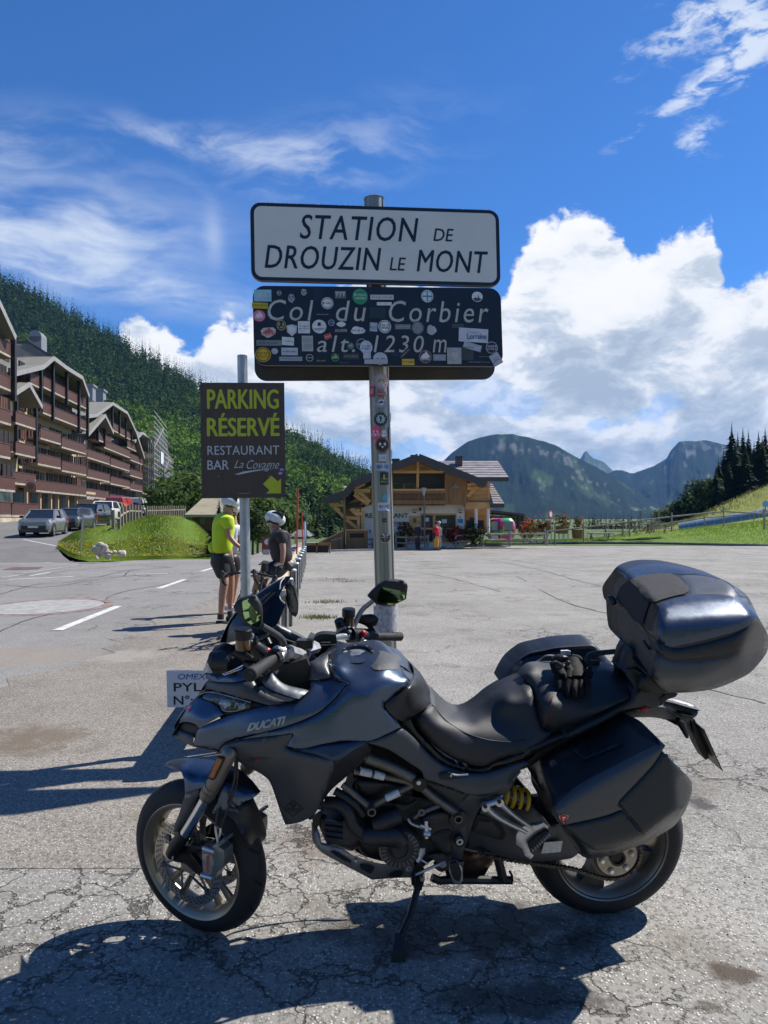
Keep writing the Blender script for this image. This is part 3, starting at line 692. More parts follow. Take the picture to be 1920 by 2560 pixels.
for i in np.nonzero(keep)[0]:
 dec = mixn[i]+(.14 if tt[i] < .55 else -.13)+rs.normal()*.06 > .53
 if dec:
  T = tmpb[rs.integers(5)]; H = rs.uniform(9,15)*1.0; g = rs.random(); col = np.array([.135,.235,.032])*(.4+.8*g)
 else:
  T = tmpl[rs.integers(6)]; H = rs.uniform(13,24); g = rs.random(); col = np.array([.046,.095,.026])*(.45+1.0*g)
 a = rs.uniform(0,2*PI); c,s = math.cos(a),math.sin(a); Rm = np.array([[c,-s,0],[s,c,0],[0,0,1]])
 chunks.append((T@Rm.T)*H*np.array([1,1,1.0])+Pp[i]+np.array([0,0,-.5])); tints.append(np.repeat(col[None],len(T),0)*rs.uniform(.8,1.25,(len(T),1)))
soup('hill_forest',np.concatenate(chunks),np.concatenate(tints),FORM,kind='stuff',label='dense forest of spruce and lighter broadleaf trees covering the hillside')
# ---------------------------------------------------------------- far mountains
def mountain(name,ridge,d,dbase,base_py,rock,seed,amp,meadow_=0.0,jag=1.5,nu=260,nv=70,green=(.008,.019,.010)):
 ridge = np.array(ridge,float); px = np.linspace(ridge[0,0],ridge[-1,0],nu); ry = np.interp(px,ridge[:,0],ridge[:,1]); rs = np.random.default_rng(seed)
 ry = ry+(fbm(px/14,px*0+seed,4,seed)-.47)*jag*2+rs.uniform(-jag,0,nu)*.6
 V = np.zeros((nv+1,nu,3)); C = np.zeros((nv+1,nu,3))
 for j in range(nv):
  t = j/(nv-1); prof = t
  dd = dbase+(d-dbase)*t**.85; gul = (fbm(px/38+seed,np.full(nu,t*4.0),6,seed)-.47); dd = dd*(1+amp*gul*4*t*(1-t))
  py = base_py+(ry-base_py)*prof
  V[j,:,0] = (px-CX)/FPX*dd; V[j,:,1] = dd; V[j,:,2] = CAMH-(py-HZ)/FPX*dd
 V[nv] = V[nv-1]*np.array([1.15,1.15,1])-np.array([0,0,200])
 for j in range(nv+1):
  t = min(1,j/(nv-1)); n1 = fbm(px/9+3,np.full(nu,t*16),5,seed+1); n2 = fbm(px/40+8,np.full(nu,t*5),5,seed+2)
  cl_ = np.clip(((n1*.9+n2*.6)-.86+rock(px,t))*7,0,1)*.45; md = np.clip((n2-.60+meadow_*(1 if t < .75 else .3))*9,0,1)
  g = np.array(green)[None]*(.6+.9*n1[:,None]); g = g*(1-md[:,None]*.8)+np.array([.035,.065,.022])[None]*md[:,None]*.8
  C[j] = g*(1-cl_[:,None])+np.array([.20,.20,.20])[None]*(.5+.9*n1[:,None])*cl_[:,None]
 me = bpy.data.meshes.new(name); F = [(j*nu+i,j*nu+i+1,(j+1)*nu+i+1,(j+1)*nu+i) for j in range(nv) for i in range(nu-1)]; me.from_pydata(V.reshape(-1,3).tolist(),[],F)
 ca = me.color_attributes.new('tint','FLOAT_COLOR','POINT'); cc_ = np.ones(((nv+1)*nu,4),np.float32); cc_[:,:3] = C.reshape(-1,3); ca.data.foreach_set('color',cc_.reshape(-1))
 me.materials.append(MTM); me.polygons.foreach_set('use_smooth',[True]*len(me.polygons)); me.update(); o = bpy.data.objects.new(name,me); _link(o,name,None); return structure(o)
MTM = attr_mat('mountain_surface',.95,.2,.006,spec=.05,bump=.6)
WR = lambda s: [(cr('W',*[float(v) for v in q.split(',')])) for q in s.split()]
bump_ = lambda t,c,w_: math.exp(-((t-c)/w_)**2)
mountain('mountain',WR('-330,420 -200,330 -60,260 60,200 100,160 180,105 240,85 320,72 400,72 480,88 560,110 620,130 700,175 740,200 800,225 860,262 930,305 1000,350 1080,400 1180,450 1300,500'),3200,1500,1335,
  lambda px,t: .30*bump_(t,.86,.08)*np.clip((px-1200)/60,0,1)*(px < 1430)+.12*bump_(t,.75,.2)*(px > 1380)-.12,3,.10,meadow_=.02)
mountain('mountain',WR('560,330 700,235 738,185 752,158 765,152 778,170 800,190 850,210 895,252 960,300 1050,340'),6500,5200,1300,lambda px,t: .1,5,.06,.12,1.0,120,40,(.07,.10,.045))
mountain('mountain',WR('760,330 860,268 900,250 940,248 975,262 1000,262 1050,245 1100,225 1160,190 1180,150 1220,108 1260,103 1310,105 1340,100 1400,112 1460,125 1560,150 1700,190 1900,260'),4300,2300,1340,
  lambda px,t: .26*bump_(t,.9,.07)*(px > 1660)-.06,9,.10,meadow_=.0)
mountain('mountain',[(730,1330),(800,1250),(835,1210),(858,1170),(881,1160),(900,1168),(925,1182),(1000,1230),(1100,1290)],5500,3600,1330,lambda px,t: .04,13,.08,.10,1.0,120,40,(.05,.085,.03))
structure(mk('valley_floor',[(-3000,700,-165),(3800,700,-165),(6500,9000,-165),(-6500,9000,-165)],[(0,1,2,3)],M('valley_green',(.03,.05,.02),.95,var=.3,scale=.01)))
# ---------------------------------------------------------------- haze
hz = MB(); hz.box((0,3500,210),(15000,10000,780)); ho = hz.build('haze',GRASSM); ho.data.materials.clear()
hm = bpy.data.materials.new('haze_air'); hm.use_nodes = True; hn = NT(hm.node_tree); hn.n.clear(); ou = hn.node('ShaderNodeOutputMaterial'); pv = hn.node('ShaderNodeVolumePrincipled');
pv.inputs['Color'].default_value = (.20,.46,.95,1); pv.inputs['Density'].default_value = .000065; pv.inputs['Anisotropy'].default_value = 0; hn.l.new(pv.outputs[0],ou.inputs['Volume'])
ho.data.materials.append(hm); tag(ho,kind='stuff',label='thin blue mountain haze filling the valley air')
EACH = True
# ---------------------------------------------------------------- the motorcycle
def paint(name,col,r=.36,metal=.35,coat=.0,bump=.02):
 m = bpy.data.materials.new(name); m.use_nodes = True; n = NT(m.node_tree); b = n.n['Principled BSDF']; MC[name] = m
 tc = n.node('ShaderNodeTexCoord').outputs['Object']
 fl = n.noise(tc,900,2,.7); dust = n.noise(tc,9,6,.7)
 n.l.new(n.mix(n.m('MULTIPLY',n.mr(fl,.4,.75),.35),col,tuple(min(1,c*1.7+.01) for c in col)),b.inputs['Base Color'])
 n.l.new(n.mr(dust,.3,.75,r-.04,r+.1),b.inputs['Roughness']); b.inputs['Metallic'].default_value = metal
 b.inputs['Coat Weight'].default_value = coat; b.inputs['Coat Roughness'].default_value = .25
 bn = n.node('ShaderNodeBump',{'Strength': bump,'Distance': .001}); n.l.new(fl,bn.inputs['Height']); n.l.new(bn.outputs[0],b.inputs['Normal'])
 return m
SATIN = paint('satin_graphite_paint',(.085,.112,.155),.29,.88)
SATIN2 = paint('matt_grey_paint',(.058,.062,.068),.42,.4)
DARK = M('black_plastic',(.014,.015,.017),.5,var=.25,scale=60,bump=.05,bscale=500)
BLACK = M('black_satin_metal',(.010,.010,.011),.36,.3,var=.2)
ENG = M('engine_casting',(.045,.047,.050),.44,.55,var=.3,scale=14,bump=.15,bscale=300)
RUBBER = M('tyre_rubber',(.016,.016,.017),.74,var=.35,scale=12,bump=.2,bscale=260)
BRONZE = paint('bronze_grey_rim',(.31,.275,.22),.38,.75)
GREYM = M('grey_anodised_fork',(.19,.175,.16),.42,.7,var=.1,scale=20)
ALU = M('cast_aluminium',(.55,.56,.57),.38,.85,var=.1,scale=25,bump=.05,bscale=200)
CHROME = M('polished_steel',(.72,.73,.75),.16,1.0,var=.05)
STEEL = M('steel_disc',(.48,.46,.43),.34,.95,var=.12,scale=40)
SEATM = M('seat_vinyl',(.014,.015,.017),.50,var=.15,scale=20,bump=.22,bscale=700,spec=.55)
FRAMEM = M('bronze_frame_tube',(.15,.14,.118),.40,.6,var=.15)
BRUSH = M('belly_pan_aluminium',(.25,.25,.25),.45,.6,var=.12,scale=30)
GLASSD = M('smoked_screen',(.004,.004,.005),.22,0,var=.1,spec=.3)
LENS = M('clear_lens',(.28,.30,.32),.06,0,var=.3,scale=40,coat=.8)
LENSD = M('headlamp_inner',(.05,.055,.06),.12,.4,var=.6,scale=60)
AMBER = M('amber_reflector',(.42,.13,.02),.25,0,var=.35,scale=220)
YELLOW = M('yellow_spring',(.78,.46,.01),.3,0,var=.06)
REDM = M('red_plastic',(.50,.012,.018),.35)
WHITEL = M('white_label',(.62,.63,.64),.5,var=.15,scale=60)
MIRR = M('mirror_glass',(.85,.87,.88),.015,1.0,var=.01)
BROWNEX = M('heat_stained_silencer',(.16,.105,.075),.42,.75,var=.45,scale=9)
SILVERT = M('silver_lettering',(.42,.41,.38),.4,.5)
BLACKT = M('black_print',(.008,.008,.009),.6)
PAD = M('topcase_back_pad',(.028,.029,.032),.85,var=.4,scale=500,bump=.5,bscale=700)
CARB = M('tank_pad_texture',(.055,.056,.06),.5,var=.35,scale=420,bump=.3,bscale=500)
bike = thing('motorcycle','satin dark grey touring motorcycle with panniers and top case leaning on its side stand','motorcycle',tuple(BK.g(.8,0,0)))
P_ = bike
# ---- dark inner core so nothing shows through the bodywork
panel('frame_core','A 430,1100 700,1080 1000,1000 1200,900 C 300,500 620,560 900,760 1100,1020 1400,1080 F 600,1270 900,1120 1100,1100 1000,1200 E 330,20 300,180 D 1500,330 1300,560 1220,830 880,900 700,900 480,870 250,700 330,520 430,250 520,120 B 1500,120 1200,60 1000,20 A 560,1300 450,1180',.075,M('core_black',(.006,.006,.007),.8),P_,thick=.15,mirror=False,er=0)
# ---- wheels
def torus_prof(R,wd,rim_r,n=14,flat=.82):
 """tyre cross-section from bead to bead"""
 h = R-rim_r; p = []
 for i in range(n+1):
  t = PI*i/n; o_ = -math.cos(t)*wd/2; r = rim_r+h*(math.sin(t)**flat); p.append((o_*(1 if 0.2 < t < PI-.2 else .93),r))
 p[0] = (-wd/2*.86,rim_r-.004); p[-1] = (wd/2*.86,rim_r-.004); return p
def wheel_tread(mb,C,ax,R,wd,n,ref):
 ax = ax.normalized(); e1 = (ref-ax*ref.dot(ax)).normalized(); e2 = ax.cross(e1)
 for i in range(n):
  a0 = 2*PI*i/n
  for sgn in (-1,1):
   V = []
   for k in range(6):
    t = k/5; a = a0+sgn*0+t*.20; tt = PI/2+sgn*(.12+t*.85)
    for dw in (-.0016-.0012*math.sin(t*PI),.0016+.0012*math.sin(t*PI)):
     aa = a+dw/R*2.4; o_ = math.cos(tt)*wd/2; r = (R-.0022-(R*.0)) if False else (R-(wd*.0))
     h = R-.215 if R < .31 else R-.216
     r = (R-h)+h*(math.sin(tt)**.82)+.0012
     V.append(C+ax*(-o_)+(e1*math.cos(aa)+e2*math.sin(aa))*r)
   mb.add(V,[(2*k,2*k+1,2*k+3,2*k+2) for k in range(5)])
GROOVE = M('tyre_groove',(.003,.003,.003),.9)
C0 = FW_C; ax = FR.w
m = MB(); m.lathe(C0,ax,torus_prof(.300,.120,.222),72)
tf = auto_smooth(m.build('front_tyre',RUBBER,P_),60)
m = MB(); wheel_tread(m,C0,ax,.300,.120,15,FR.u); m.build('tread_groove',GROOVE,tf)
rim_prof = [(.052,.226),(.056,.231),(.058,.228),(.052,.219),(.040,.207),(.020,.200),(-.020,.200),(-.040,.207),(-.052,.219),(-.058,.228),(-.056,.231),(-.052,.226),(-.035,.216),(0,.212),(.035,.216),(.052,.226)]
m = MB(); m.lathe(C0,ax,rim_prof,72); rf = auto_smooth(m.build('front_rim',BRONZE,P_),40)
for k in range(5):
 for dv in (-.16,.16):
  m = MB(); A0 = 2*PI*k/5+.35
  p0 = C0+(FR.a*math.cos(A0+dv*2.0)+FR.u*math.sin(A0+dv*2.0))*.048; p1 = C0+(FR.a*math.cos(A0+dv)+FR.u*math.sin(A0+dv))*.206
  m.tube([p0,p0.lerp(p1,.5),p1],[.011,.008,.013],8,flat=1.5); auto_smooth(m.build('spoke',BRONZE,rf))
m = MB(); m.lathe(C0,ax,[(.07,.0),(.07,.032),(.03,.055),(-.03,.055),(-.07,.032),(-.07,0)],24); auto_smooth(m.build('hub',BRONZE,rf))
def brake_disc(fr,C,w,R0,R1,holes,nb,name='brake_disc'):
 m = MB(); Cc = C+fr.w*w; m.lathe(Cc,fr.w,[(.0025,R0),(.0025,R1),(-.0025,R1),(-.0025,R0),(.0025,R0)],64)
 d = m.build(name,STEEL,P_); h = MB();
 for i in range(holes):
  for q,rr in enumerate((.25,.5,.75)):
   a = 2*PI*(i+q*.33)/holes; c = Cc+(fr.a*math.cos(a)+fr.u*math.sin(a))*(R0+(R1-R0)*rr)
   for s_ in (1,-1): h.disc(c+fr.w*.0028*s_,fr.w,.0034,.0006,8)
 h.build('drill_holes',BLACKT,d)
 c = MB()
 for i in range(nb):
  a = 2*PI*i/nb+.3; e_ = fr.a*math.cos(a)+fr.u*math.sin(a); e2_ = fr.a*math.cos(a+.45)+fr.u*math.sin(a+.45)
  c.tube([Cc+e2_*.05,Cc+e_*(R0+.004)],[.006,.006],6,flat=.6)
  e3_ = fr.a*math.cos(a-.45)+fr.u*math.sin(a-.45); c.tube([Cc+e3_*.05,Cc+e_*(R0+.004)],[.006,.006],6,flat=.6)
  c.disc(Cc+e_*R0,fr.w,.011,.012,12)
 auto_smooth(c.build('disc_carrier',M('disc_carrier_grey',(.13,.125,.12),.4,.7),d))
 return d
brake_disc(FR,C0,.066,.125,.160,40,6); brake_disc(FR,C0,-.066,.125,.160,24,6)
m = MB(); c = FR.p(*cr('B',290,875),.145); m.lathe(c,FR.w,[(.006,.008),(.006,.016),(-.03,.017),(-.03,0)],24)
m.disc(c,FR.w,.019,.010,6,r_in=.011); auto_smooth(m.build('axle_nut',CHROME,P_),35)
m = MB(); ptube('','B 300,860,.13 335,790,.125 395,705,.118',[.026,.028,.024],None,None,FR,mb=m,mirror=True)
auto_smooth(m.build('fork_foot',BLACK,P_))
slab('caliper_bracket','B 290,905 300,840 380,800 520,790 640,740 650,770 540,830 440,850 530,960 610,1040 560,1050 480,1000 400,930 330,915',.085,.105,BLACK,P_,FR,mirror=True)
m = MB(); ptube('','B 560,430,.118 480,570,.118 392,712,.118',.0205,None,None,FR,16,mb=m,mirror=True); auto_smooth(m.build('fork_stanchion',CHROME,P_))
m = MB()
ptube('','B 735,92,.108 722,120,.112 640,285,.115 596,360,.117',.0265,None,None,FR,18,mb=m,mirror=True)
ptube('','B 603,345,.117 588,372,.117 580,385,.118',[.028,.029,.0275],None,None,FR,18,mb=m,mirror=True)
ptube('','B 585,378,.118 566,416,.118 556,438,.118',[.0285,.0285,.024],None,None,FR,18,mb=m,mirror=True)
auto_smooth(m.build('fork_tube',GREYM,P_))
slab('fork_reflector','B 645,120 688,142 680,165 615,300 600,303 566,285 572,262',.142,.150,DARK,P_,FR,mirror=True,corner=30)
slab('reflector_lens','B 640,133 674,150 665,172 607,288 578,275 590,250',.149,.154,AMBER,P_,FR,mirror=True,corner=30)
cal = slab('brake_caliper','B 525,815 560,795 600,800 640,770 690,745 700,765 650,800 690,830 692,900 680,960 640,990 610,1050 520,1035 512,1010 545,1000 530,960 525,900',.085,.135,M('caliper_grey',(.20,.22,.21),.35,.6),P_,FR,mirror=True)
m = MB(); ptube('','B 535,810,.14 620,840,.14',.0085,None,None,FR,12,mb=m); ptube('','B 520,1012,.14 605,1038,.14',.0085,None,None,FR,12,mb=m)
ptube('','B 625,640,.12 630,690,.12 650,780,.125',.005,None,None,FR,8,mb=m); ptube('','B 665,660,.11 660,710,.115 640,790,.12',.005,None,None,FR,8,mb=m)
auto_smooth(m.build('caliper_bolt',ALU,cal));
slab('caliper_face','B 530,850 600,862 612,920 605,960 590,1015 530,1000 535,950 528,900',.134,.140,M('caliper_face',(.32,.34,.33),.35,.5),cal,FR)
def quad_map(fr,k,q,w_):
 """(u,v) -> 3D through a traced quad: bottom-left, bottom-right, top-right, top-left"""
 Q = [cr(k,*p) for p in q]; W_ = w_ if isinstance(w_,(list,tuple)) else [w_]*4
 def f(u,v):
  a = [(1-u)*(1-v),u*(1-v),u*v,(1-u)*v]
  return fr.p(sum(t*p[0] for t,p in zip(a,Q)),sum(t*p[1] for t,p in zip(a,Q)),sum(t*s for t,s in zip(a,W_)))
 return f
m = MB(); text_on(m,'brembo',quad_map(FR,'B',[(577,870),(572,998),(547,992),(552,868)],.1415),0,1,0,1,.02); m.build('lettering',M('caliper_red',(.6,.03,.02),.5),cal)
MG = 'B 240,190,-.045 370,140,-.05 500,143,-.05 620,158,-.045 780,210,-.03 880,290,-.02 962,390,.0 830,440,.055 800,545,.07 640,545,.10 600,300,.085 500,390,.095 400,420,.10 390,300,.09 370,240,.07 290,215,.0 450,230,.045 700,300,.06'
panel('front_mudguard','B 240,190 275,160 370,140 500,143 620,158 780,210 880,290 962,390 900,440 830,460 800,545 600,550 640,450 660,330 560,300 500,390 400,420 390,300 370,240 300,215',MG,SATIN,P_,FR,thick=.004,mirror=False)
panel('mudguard_stay','B 400,400 500,372 508,400 430,560 350,692 312,695 325,620 350,560 385,450',.104,SATIN2,P_,FR,thick=.012,mirror=True)
panel('rear_mudguard','B 690,545 800,480 900,435 940,520 985,640 1003,715 995,745 950,775 880,792 820,700 760,600','B 690,545,.085 800,640,.075 880,792,.07 900,435,.0 985,640,-.03 1003,720,-.05 940,780,-.02 850,500,.04',DARK,P_,FR,thick=.006,mirror=False)
m = MB(); text_on(m,'DUCATI',quad_map(FR,'B',[(396,430),(440,432),(442,412),(398,408)],.1055),0,1,0,1,.02); m.build('lettering',SILVERT,P_)
m = MB()
ptube('','B 775,140,.09 768,300,.10 735,420,.10 722,470,.10 760,515,.09 830,490,.05',.0045,None,None,FR,6,mb=m)
ptube('','B 790,150,.08 785,320,.09 745,450,.10 735,500,.10 800,520,.07',.004,None,None,FR,6,mb=m)
ptube('','B 730,500,.105 700,570,.11 670,650,.115',.0045,None,None,FR,6,mb=m); ptube('','B 650,520,.105 635,580,.115 628,650,.12',.0045,None,None,FR,6,mb=m)
auto_smooth(m.build('brake_hose',DARK,P_))
RW = Vector(Rc)+BK.u*.320+BK.a*.0; RP = Plane(RW,BK.a,BK.w)
m = MB(); m.lathe(RW,BK.w,torus_prof(.320,.190,.222,18,.8),80); tr = auto_smooth(m.build('rear_tyre',RUBBER,P_),60)
m = MB(); wheel_tread(m,RW,BK.w,.320,.190,13,BK.u); m.build('tread_groove',GROOVE,tr)
rp = [(o_*1.5,r) for o_,r in rim_prof]; m = MB(); m.lathe(RW,BK.w,rp,72); rr = auto_smooth(m.build('rear_rim',BRONZE,P_),40)
DISCM = M('wheel_spoke_dark',(.075,.07,.066),.45,.5,var=.2)
for k in range(5):
 A0 = 2*PI*k/5+1.95; pr = []
 for r,hw in ((.05,.85),(.10,.50),(.15,.36),(.205,.42)):
  pr.append((r,hw))
 V = []
 for r,hw in pr:
  for s_ in (-1,1):
   a = A0+s_*hw*.62; V.append(RW+(BK.a*math.cos(a)+BK.u*math.sin(a))*r+BK.w*.03)
 V += [p-BK.w*.05 for p in V]; n8 = 8
 F = [(2*i,2*i+1,2*i+3,2*i+2) for i in range(3)]+[(2*i+8,2*i+10,2*i+11,2*i+9) for i in range(3)]+[(2*i,2*i+2,2*i+10,2*i+8) for i in range(3)]+[(2*i+1,2*i+9,2*i+11,2*i+3) for i in range(3)]
 mk('spoke',V,F,DISCM,rr)
hubc = RP.p(*cr('E',1045,905),.15); hubp = (hubc-RW); hw_ = hubp-BK.w*hubp.dot(BK.w)
m = MB(); m.lathe(RW+hw_*.6,BK.w,[(.125,.0),(.125,.055),(.10,.062),(-.12,.06),(-.12,0)],32); auto_smooth(m.build('hub_carrier',DARK,rr))
HC = RW+hw_
m = MB(); m.lathe(HC,BK.w,[(.126,.030),(.126,.080),(.118,.086),(.110,.086),(.110,.03)],40)
for i in range(6):
 a = 2*PI*i/6+.2; e_ = BK.a*math.cos(a)+BK.u*math.sin(a); m.disc(HC+e_*.060+BK.w*.128,BK.w,.013,.010,12)
hb = auto_smooth(m.build('sprocket_carrier',M('sprocket_carrier',(.36,.33,.28),.4,.8),rr),35)
m = MB(); m.disc(HC+BK.w*.130,BK.w,.031,.02,28,r_in=.022); m.disc(HC+BK.w*.122,BK.w,.024,.02,24); auto_smooth(m.build('axle_ring',BLACK,rr),35)
m = MB()
for i in range(6):
 a = 2*PI*i/6+.2; e_ = BK.a*math.cos(a)+BK.u*math.sin(a); m.disc(HC+e_*.060+BK.w*.134,BK.w,.008,.006,6)
m.build('hub_bolt',CHROME,rr)
m = MB(); m.lathe(HC,BK.w,[(.112,.084),(.112,.099),(.106,.099),(.106,.084),(.112,.084)],48); sp = m.build('sprocket',M('sprocket_steel',(.10,.095,.085),.45,.8),rr)
cw = .112; spx,spy = cr('E',1045,905)
cpath = []
for i in range(40):
 a = -PI*.5+ (-PI*.62)+(PI*1.24)*i/39
fr0 = BK.p(*cr('D',1000,900),cw)
ang = []
lowerE = T3('E 920,1030,%g 700,965,%g 420,925,%g D 1220,980,%g' % (cw,cw,cw,cw)); lowerE = [BK.p(*cr('E',*q),cw) for q in ((900,1030),(700,968),(560,945),(410,925),(150,885),(0,850))]
upperE = [BK.p(*cr('E',*q),cw) for q in ((1170,770),(1000,730),(600,700))]
arc = []
R_ = .101
for i in range(21):
 a = math.radians(-100+ i*9.5); arc.append(HC+BK.w*(cw-(HC-BK.O).dot(BK.w)+0)+(BK.a*math.cos(a)+BK.u*math.sin(a))*R_)
path = lowerE[::-1]+arc+upperE[:1]
pl = cr3(path,12);
L = [0];
for i in range(1,len(pl)): L.append(L[-1]+(pl[i]-pl[i-1]).length)
pitch = .0159; nl = int(L[-1]/pitch); Lx = np.array(L); PX = np.array([tuple(p) for p in pl])
def onp(s): return Vector([np.interp(s,Lx,PX[:,i]) for i in range(3)])
lm = None
chain = None
m0 = MB()
for s_ in (-.007,.007):
 for xx in (-.0079,.0079): m0.lathe((xx,s_,0),(0,1,0),[(.0012,0),(.0012,.0075),(-.0012,.0075),(-.0012,0)],8)
 m0.box((0,s_,0),(.016,.0024,.009))
CHM = M('chain_steel',(.13,.12,.10),.45,.8,var=.4,scale=60)
chain = MB().tube([onp(s) for s in np.linspace(0,L[-1],60)],.0035,6).build('chain',CHM,P_)
base = m0.build('chain_link',CHM,chain); bme = base.data; bpy.data.objects.remove(base)
for i in range(nl):
 a = onp(i*pitch); b = onp((i+1)*pitch); x_ = (b-a).normalized(); y_ = BK.w if i % 2 == 0 else BK.w; z_ = x_.cross(y_).normalized(); y_ = z_.cross(x_)
 mt = Matrix((x_,y_,z_)).transposed().to_4x4(); k = 1.0 if i % 2 else .72
 mt = Matrix.Translation((a+b)/2) @ mt @ Matrix.Diagonal((1,k,1,1)); inst('chain_link',bme,mt,chain)
ptube('chain_run_guard','D 1225,812,.10 1330,835,.10 1460,855,.10',.009,CHM,P_)
# ---- swingarm, frame plates
panel('swingarm','D 1245,700 1310,560 1400,500 1600,520 E 300,520 400,508 520,640 620,620 740,850 690,885 600,900 380,912 160,872 0,800 D 1250,830','D 1250,700,.11 1400,600,.135 E 100,830,.13 400,600,.13 740,850,.12 600,640,.12',SATIN2,P_,thick=.03)
slab('swingarm_opening','D 1335,560 1440,585 1510,630 1545,715 1520,752 1460,740 1290,680 1300,620',.13,.142,M('void_black',(.004,.004,.005),.7),P_)
slab('arm_cover','D 1350,600 1430,610 1505,690 1480,740 1300,690',.14,.147,DARK,P_)
panel('frame_plate','D 1140,500 1200,470 1275,410 1400,408 1550,330 1650,225 1659,240 1620,290 1585,365 1490,430 1375,480 1310,590 1275,690 1240,790 1205,885 1130,870 1130,760 1150,650','D 1140,500,.165 1400,410,.175 1650,230,.17 1310,590,.16 1200,880,.15 1130,870,.15',SATIN2,P_,thick=.02)
panel('upper_side_plate','C 895,1190 1100,1255 1245,1310 1150,1400 1125,1415 1060,1370 960,1290 910,1250',.165,M('grey_plate',(.042,.043,.046),.5,.2),P_,thick=.02)
m = MB();
for q,r0 in (((1178,565),.0155),((533,512),.0155)):
 m.disc(BK.p(*cr('D',*q),.195),BK.w,r0,.06,20,r_in=r0*.72)
auto_smooth(m.build('frame_node',FRAMEM,P_),35)
m = MB(); m.disc(BK.p(*cr('D',1178,565),.185),BK.w,.0112,.05,16); m.disc(BK.p(*cr('D',533,512),.185),BK.w,.0112,.05,16); m.build('node_bore',BLACKT,P_)
m = MB(); m.disc(BK.p(*cr('D',1185,585),.168),BK.w,.034,.03,24); auto_smooth(m.build('pivot_boss',GREYM if False else ENG,P_),35)
m = MB(); m.disc(BK.p(*cr('D',892,315),.20),BK.w,.025,.045,28); auto_smooth(m.build('frame_cap',BLACK,P_),35)
m = MB(); m.disc(BK.p(*cr('D',890,320),.225),BK.w,.008,.006,16); m.disc(BK.p(*cr('D',1195,755),.20),BK.w,.013,.02,20,r_in=.006); auto_smooth(m.build('frame_bolt',ALU,P_),35)
m = MB(); m.disc(BK.p(*cr('D',1195,755),.185),BK.w,.020,.02,24); auto_smooth(m.build('bolt_collar',BLACK,P_),35)
def ft(s,r):
 m = MB(); ptube('',s,r,None,None,seg=14,mb=m,mirror=True); return auto_smooth(m.build('frame_tube',FRAMEM,P_))
ft('D 500,130,.185 690,205,.19 870,300,.19',.0205); ft('D 410,235,.165 610,270,.17 780,305,.175 850,335,.18',.0125)
ft('D 320,335,.16 430,425,.17 520,500,.185',.0125); ft('D 555,490,.18 640,440,.18 850,335,.18',.0125); ft('D 905,350,.19 1000,430,.19 1165,545,.19',.0150)
ft('D 440,80,.17 500,130,.18 560,160,.18',.014)
m = MB(); ptube('','D 450,232,.172 535,252,.172',.0145,None,None,seg=14,mb=m); ptube('','D 555,255,.172 630,275,.172',.0145,None,None,seg=14,mb=m)
ptube('','D 645,437,.182 745,392,.182',.0137,None,None,seg=14,mb=m); auto_smooth(m.build('frame_label',WHITEL,P_))
# ---- engine
eng = slab('engine_block','D 330,520 480,440 620,450 800,470 900,420 1050,470 1150,520 1160,640 1140,860 1000,900 900,960 800,940 620,910 470,860 420,760 380,640',.02,.13,ENG,P_,er=.01)
slab('cylinder_cover','D 400,290 560,300 760,330 850,370 860,470 780,480 620,450 540,440 440,430',.05,.145,M('airbox_black',(.014,.016,.019),.45,.1),P_,er=.012,mirror=True)
slab('head_cover','D 160,600 330,570 380,640 470,720 440,800 380,830 200,780 165,700',.04,.17,ENG,P_,er=.02)
m = MB()
for i in range(4):
 y0 = 610+i*42; ptube('','D 185,%d,.178 320,%d,.178' % (y0,y0+18),.006,None,None,seg=6,mb=m)
m.build('cooling_fin',ENG,P_)
slab('sprocket_cover','D 905,600 960,560 1060,535 1135,540 1148,650 1140,850 1110,870 1060,840 990,770 950,700',.13,.175,ENG,P_,er=.008)
m = MB(); ptube('','D 1000,720,.178 1060,690,.178 1130,680,.178',.005,None,None,seg=6,mb=m); m.build('casting_rib',ENG,P_)
m = MB(); c = BK.p(*cr('D',742,782),.16); m.lathe(c,BK.w,[(.03,.0),(.034,.030),(.034,.047),(.036,.0490),(.036,.072),(.028,.0765),(-.03,.078)],48)
cc = auto_smooth(m.build('clutch_cover',M('clutch_cover',(.075,.074,.072),.42,.6),P_),35)
m = MB()
for i in range(24):
 a = 2*PI*i/24; e_ = BK.a*math.cos(a)+BK.u*math.sin(a); m.bar(c+BK.w*.037+e_*.052,c+BK.w*.037+e_*.070,.0035,.003,up=BK.w)
m.build('cover_rib',BRUSH,cc)
m = MB(); m.lathe(BK.p(*cr('D',735,800),.185),BK.w,[(.035,0),(.035,.022),(.02,.036),(-.02,.04)],28); auto_smooth(m.build('water_pump',ENG,P_))
m = MB()
ptube('','D 200,470,.15 290,480,.17 360,540,.185 395,630,.19 450,690,.19 520,730,.19',.0235,None,None,seg=14,mb=m)
ptube('','D 260,380,.15 340,430,.165 430,500,.175 470,560,.17',.015,None,None,seg=12,mb=m)
ptube('','D 560,640,.18 650,600,.185 750,560,.18',[.03,.033,.03],None,None,seg=16,mb=m)
ptube('','D 480,720,.19 560,720,.195 720,730,.195',[.034,.038,.034],None,None,seg=18,mb=m)
ptube('','D 640,700,.19 720,720,.2 760,770,.2',.03,None,None,seg=16,mb=m)
ptube('','D 450,720,.15 430,760,.15 350,800,.16',.006,None,None,seg=8,mb=m)
auto_smooth(m.build('coolant_hose',DARK,P_))
m = MB(); ptube('','D 810,590,.17 840,630,.18 930,660,.19',.0055,None,None,seg=8,mb=m); ptube('','D 945,605,.19 948,735,.20',.008,None,None,seg=10,mb=m)
ptube('','D 925,700,.2 975,705,.2',.011,None,None,seg=10,mb=m); ptube('','D 900,640,.195 980,668,.195',.007,None,None,seg=10,mb=m); auto_smooth(m.build('slave_cylinder',ALU,P_))
